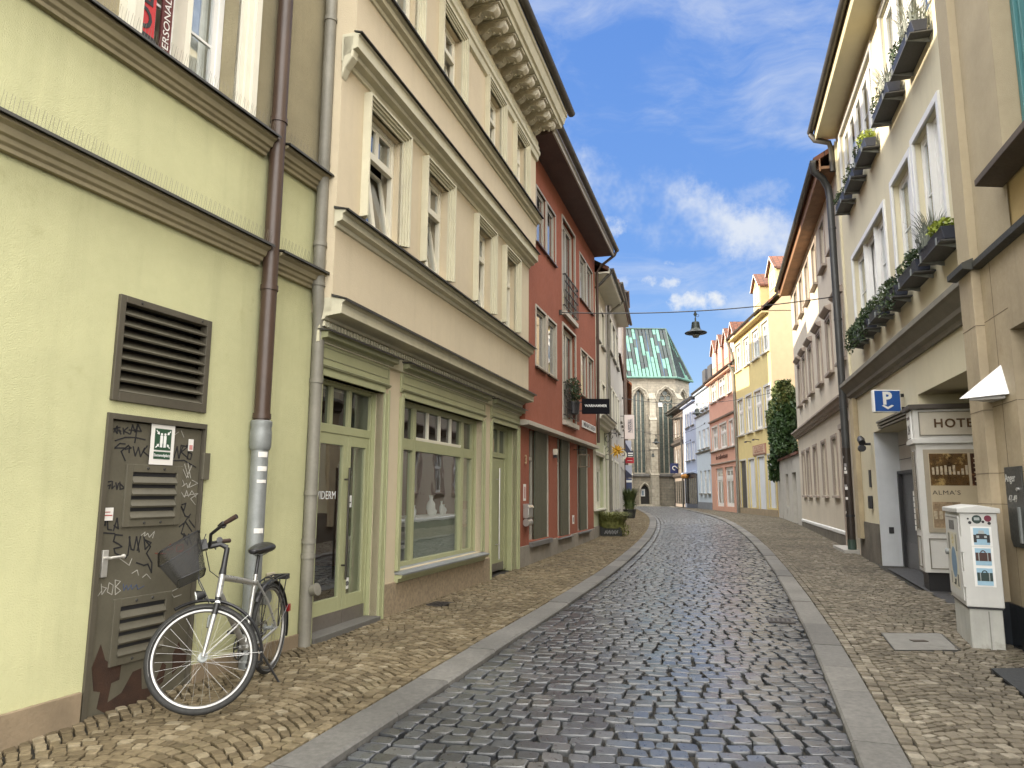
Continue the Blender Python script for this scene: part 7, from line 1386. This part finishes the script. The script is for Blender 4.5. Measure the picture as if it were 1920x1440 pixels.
# basket of fine black mesh
def mesh_mat():
    m, nt, b = nodes('black wire mesh'); o = nt.nodes['Material Output']; b.inputs['Base Color'].default_value = (.014, .014, .014, 1); b.inputs['Roughness'].default_value = .6; tc_ = nt.nodes.new('ShaderNodeTexCoord').outputs['Object']; fac = None
    for rot in ((0, 0, 0), (0, 0, R(90)), (0, R(90), 0)):
        mp = nt.nodes.new('ShaderNodeMapping'); mp.inputs['Rotation'].default_value = rot; nt.links.new(tc_, mp.inputs[0]); wv_ = nt.nodes.new('ShaderNodeTexWave'); wv_.inputs['Scale'].default_value = 62; nt.links.new(mp.outputs[0], wv_.inputs[0]); q = nt.nodes.new('ShaderNodeMath'); q.operation = 'GREATER_THAN'; q.inputs[1].default_value = .84; nt.links.new(wv_.outputs['Fac'], q.inputs[0])
        if fac is None: fac = q.outputs[0]
        else: x = nt.nodes.new('ShaderNodeMath'); x.operation = 'MAXIMUM'; nt.links.new(fac, x.inputs[0]); nt.links.new(q.outputs[0], x.inputs[1]); fac = x.outputs[0]
    tr = nt.nodes.new('ShaderNodeBsdfTransparent'); mx = nt.nodes.new('ShaderNodeMixShader'); nt.links.new(fac, mx.inputs[0]); nt.links.new(tr.outputs[0], mx.inputs[1]); nt.links.new(b.outputs[0], mx.inputs[2]); nt.links.new(mx.outputs[0], o.inputs[0]); return m
x0, x1 = hc.x + .06, hc.x + .33; zt, zb = hc.z + .03, hc.z - .19
bt = [(x0, -.19, zt + .05), (x1, -.21, zt - .05), (x1, .21, zt - .05), (x0, .19, zt + .05)]; bb = [(x0 + .0, -.13, zb + .02), (x1 - .09, -.14, zb - .02), (x1 - .09, .14, zb - .02), (x0, .13, zb + .02)]
def rr_(q, k=5, r_=.045):
    P = []; q = [Vector(v) for v in q]
    for i in range(4):
        p, a_, b_ = q[i], q[i - 1], q[(i + 1) % 4]; da, db = (a_ - p).normalized() * r_, (b_ - p).normalized() * r_
        for j in range(k + 1): t = j / k; P.append(p + da * (1 - t) ** 2 + db * t ** 2)
    return P
T4, B4 = rr_(bt), rr_(bb); n = len(T4); m = MB(); m.add([ST_ @ v for v in B4 + T4], [(i, (i + 1) % n, n + (i + 1) % n, n + i) for i in range(n)] + [tuple(range(n))]); bsk = m.out('basket', mesh_mat(), bk, smooth=40, fix=False)
MB().tube([ST_ @ v for v in T4], .006, 6, True).tube([ST_ @ v for v in B4], .0045, 6, True).out('basket_rim', PLB, bsk); MB().box(x0 - .045, x0, -.03, .03, zt - .05, zt + .02).out('basket_mount', PLB, bk).data.transform(ST_)
hl = ST_ @ (cr_ + Vector((.10, 0, .09))); m = MB().lathe([(.0, -.05), (.018, -.045), (.036, .0), (.038, .015), (.0, .02)], n=14, T=ST_ @ Matrix.Translation(cr_ + Vector((.10, 0, .09))) @ Matrix.Rotation(R(90), 4, 'Y')); hd = m.out('headlight', PLB, bk, smooth=40)
MB().lathe([(.034, .014), (.034, .022), (0, .026)], n=14, T=ST_ @ Matrix.Translation(cr_ + Vector((.10, 0, .09))) @ Matrix.Rotation(R(90), 4, 'Y')).out('lens', pm('clear lens', (.6, .62, .6), .1), hd); MB().tube([ST_ @ (cr_ + Vector((.02, 0, .02))), ST_ @ (cr_ + Vector((.08, 0, .08)))], .006, 6).out('light_bracket', PLB, hd)
# ================================================================== CAMERA, LIGHT, SKY
cam = bpy.data.cameras.new('camera'); co = bpy.data.objects.new('camera', cam); COL.objects.link(co); scene.camera = co
cam.sensor_fit = 'HORIZONTAL'; cam.sensor_width = 36; cam.lens = 36 * FPX / 1920; cam.clip_start = .05; cam.clip_end = 3000
co.matrix_world = Matrix(((CR.x, CU.x, -CF.x, 0), (CR.y, CU.y, -CF.y, 0), (CR.z, CU.z, -CF.z, EYE), (0, 0, 0, 1)))
SUN_EL, SUN_AZ = R(20), R(-82)                # azimuth clockwise from +Y: the sun stands low over the left-hand roofs
sd = Vector((math.sin(SUN_AZ) * math.cos(SUN_EL), math.cos(SUN_AZ) * math.cos(SUN_EL), math.sin(SUN_EL)))
sl = bpy.data.lights.new('sun', 'SUN'); sl.energy = 2.9; sl.angle = R(.5); sl.color = (1, .86, .66)
so = bpy.data.objects.new('sun', sl); COL.objects.link(so); so.rotation_euler = sd.to_track_quat('Z', 'Y').to_euler(); so.location = (-30, 0, 40)
w = bpy.data.worlds.new('World'); scene.world = w; w.use_nodes = True; nt = w.node_tree; nt.nodes.clear()
out = nt.nodes.new('ShaderNodeOutputWorld'); bg = nt.nodes.new('ShaderNodeBackground'); nt.links.new(bg.outputs[0], out.inputs[0])
sky = nt.nodes.new('ShaderNodeTexSky'); sky.sky_type = 'NISHITA'; sky.sun_disc = False; sky.sun_elevation = SUN_EL; sky.sun_rotation = SUN_AZ; sky.altitude = 200; sky.ozone_density = 1.6
tc = nt.nodes.new('ShaderNodeTexCoord').outputs['Generated']
def M_(op, a, b=None, c=None):
    n = nt.nodes.new('ShaderNodeMath'); n.operation = op
    for i, v in enumerate((a, b, c)):
        if v is None: continue
        if isinstance(v, (int, float)): n.inputs[i].default_value = v
        else: nt.links.new(v, n.inputs[i])
    return n.outputs[0]
def mapr(v, a, b, c=0, d=1):
    n = nt.nodes.new('ShaderNodeMapRange'); n.interpolation_type = 'SMOOTHSTEP'; nt.links.new(v, n.inputs[0])
    for i, q in enumerate((a, b, c, d)): n.inputs[i + 1].default_value = q
    return n.outputs[0]
def dotv(d):
    n = nt.nodes.new('ShaderNodeVectorMath'); n.operation = 'DOT_PRODUCT'; nt.links.new(tc, n.inputs[0]); n.inputs[1].default_value = Vector(d).normalized(); return n.outputs['Value']
def mapping(rot, sc):
    n = nt.nodes.new('ShaderNodeMapping'); n.inputs['Rotation'].default_value = rot; n.inputs['Scale'].default_value = sc; nt.links.new(tc, n.inputs[0]); return n.outputs[0]
sep = nt.nodes.new('ShaderNodeSeparateXYZ'); nt.links.new(tc, sep.inputs[0]); ez = sep.outputs['Z']; ey = sep.outputs['Y']
# clear blue, pale towards the roofs
blue = ramp(nt, ez, [(0, (.58, .78, 1.0)), (.12, (.40, .64, 1.0)), (.30, (.165, .38, .90)), (.60, (.12, .31, .86))]).outputs['Color']
nish = nt.nodes.new('ShaderNodeMix'); nish.data_type = 'RGBA'; nish.inputs[0].default_value = .25
sk = nt.nodes.new('ShaderNodeMix'); sk.data_type = 'RGBA'; sk.blend_type = 'MULTIPLY'; sk.inputs[0].default_value = 1; nt.links.new(sky.outputs[0], sk.inputs[6]); sk.inputs[7].default_value = (.22, .22, .22, 1)
nt.links.new(blue, nish.inputs[6]); nt.links.new(sk.outputs[2], nish.inputs[7])
# high cirrus in wind-drawn streaks, and a contrail-like band
mp = mapping((R(18), R(-34), R(20)), (2.2, 2.2, 9)); n0 = noise(nt, tc, 3.2, 3); 
wv = nt.nodes.new('ShaderNodeVectorMath'); wv.operation = 'MULTIPLY_ADD'; nt.links.new(n0.outputs['Color'], wv.inputs[0]); wv.inputs[1].default_value = (1.2, 1.2, 1.2); nt.links.new(mp, wv.inputs[2])
n1 = noise(nt, wv.outputs[0], 1.25, 9, .62); cir = mapr(n1.outputs['Fac'], .43, .74, 0, .55)
bandn = noise(nt, tc, 9, 6, .7)
bd = M_('ADD', dotv(Vector((-.33, -.26, 1.0)).cross(Vector((0, 0, 0))) if False else (.26, -.43, .86)), M_('MULTIPLY', M_('SUBTRACT', bandn.outputs['Fac'], .5), .16))
band = M_('MULTIPLY', mapr(M_('ABSOLUTE', M_('ADD', bd, .02)), .055, 0), mapr(noise(nt, tc, 6, 5, .7).outputs['Fac'], .34, .66))
cl = M_('MAXIMUM', cir, M_('MULTIPLY', band, .85))
# small fair-weather cumulus low over the end of the street
def puff(px_, py_, ax, ay, amp):
    d = ray(px_, py_).normalized(); u = d.cross(Vector((0, 0, 1))).normalized(); v = u.cross(d)
    a = M_('POWER', M_('MULTIPLY', dotv(u), 1 / ax), 2); b = M_('POWER', M_('MULTIPLY', dotv(v), 1 / ay), 2)
    e = M_('SUBTRACT', 1, M_('ADD', a, b)); e = M_('ADD', e, M_('MULTIPLY', M_('SUBTRACT', cn.outputs['Fac'], .54), 6.0))
    return M_('MULTIPLY', M_('MULTIPLY', mapr(e, .0, 1.3), amp), mapr(dotv(d), .90, .95))
cn = noise(nt, tc, 17, 8, .62); pf = None
for a in ((1325, 565, .046, .018, 1.), (1225, 530, .036, .012, .85), (1263, 492, .018, .007, .8), (1155, 425, .03, .018, .75), (1160, 530, .03, .016, .5), (1420, 365, .05, .028, .26)):
    q = puff(*a); pf = q if pf is None else M_('MAXIMUM', pf, q)
cl = M_('MAXIMUM', cl, pf); cl = M_('MULTIPLY', cl, 1.0)
cc = nt.nodes.new('ShaderNodeMix'); cc.data_type = 'RGBA'; nt.links.new(cl, cc.inputs[0]); nt.links.new(nish.outputs[2], cc.inputs[6]); cc.inputs[7].default_value = (.84, .88, .93, 1)
# added bright sky overhead and behind the camera, unseen, to fill the shaded street
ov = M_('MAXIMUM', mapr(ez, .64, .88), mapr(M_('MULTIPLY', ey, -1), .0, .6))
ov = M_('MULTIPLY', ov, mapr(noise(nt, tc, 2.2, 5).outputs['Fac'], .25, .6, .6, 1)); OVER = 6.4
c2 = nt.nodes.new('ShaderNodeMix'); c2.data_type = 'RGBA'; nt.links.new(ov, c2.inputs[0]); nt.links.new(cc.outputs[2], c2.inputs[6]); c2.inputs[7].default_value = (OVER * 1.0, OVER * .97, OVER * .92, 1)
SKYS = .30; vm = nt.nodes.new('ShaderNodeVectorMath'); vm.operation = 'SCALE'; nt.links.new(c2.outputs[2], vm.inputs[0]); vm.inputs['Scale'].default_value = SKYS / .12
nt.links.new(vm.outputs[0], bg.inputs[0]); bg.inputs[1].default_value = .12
vs_ = scene.view_settings; vs_.view_transform = 'Standard'; vs_.look = 'None'; vs_.gamma = 1; vs_.exposure = 1.75
cy = scene.cycles; cy.use_denoising = True; cy.max_bounces = 8; cy.diffuse_bounces = 4; cy.glossy_bounces = 4; cy.transparent_max_bounces = 12; cy.transmission_bounces = 4; cy.caustics_reflective = False; cy.caustics_refractive = False; cy.sample_clamp_indirect = 6
try: cy.denoiser = 'OPENIMAGEDENOISE'
except Exception: pass
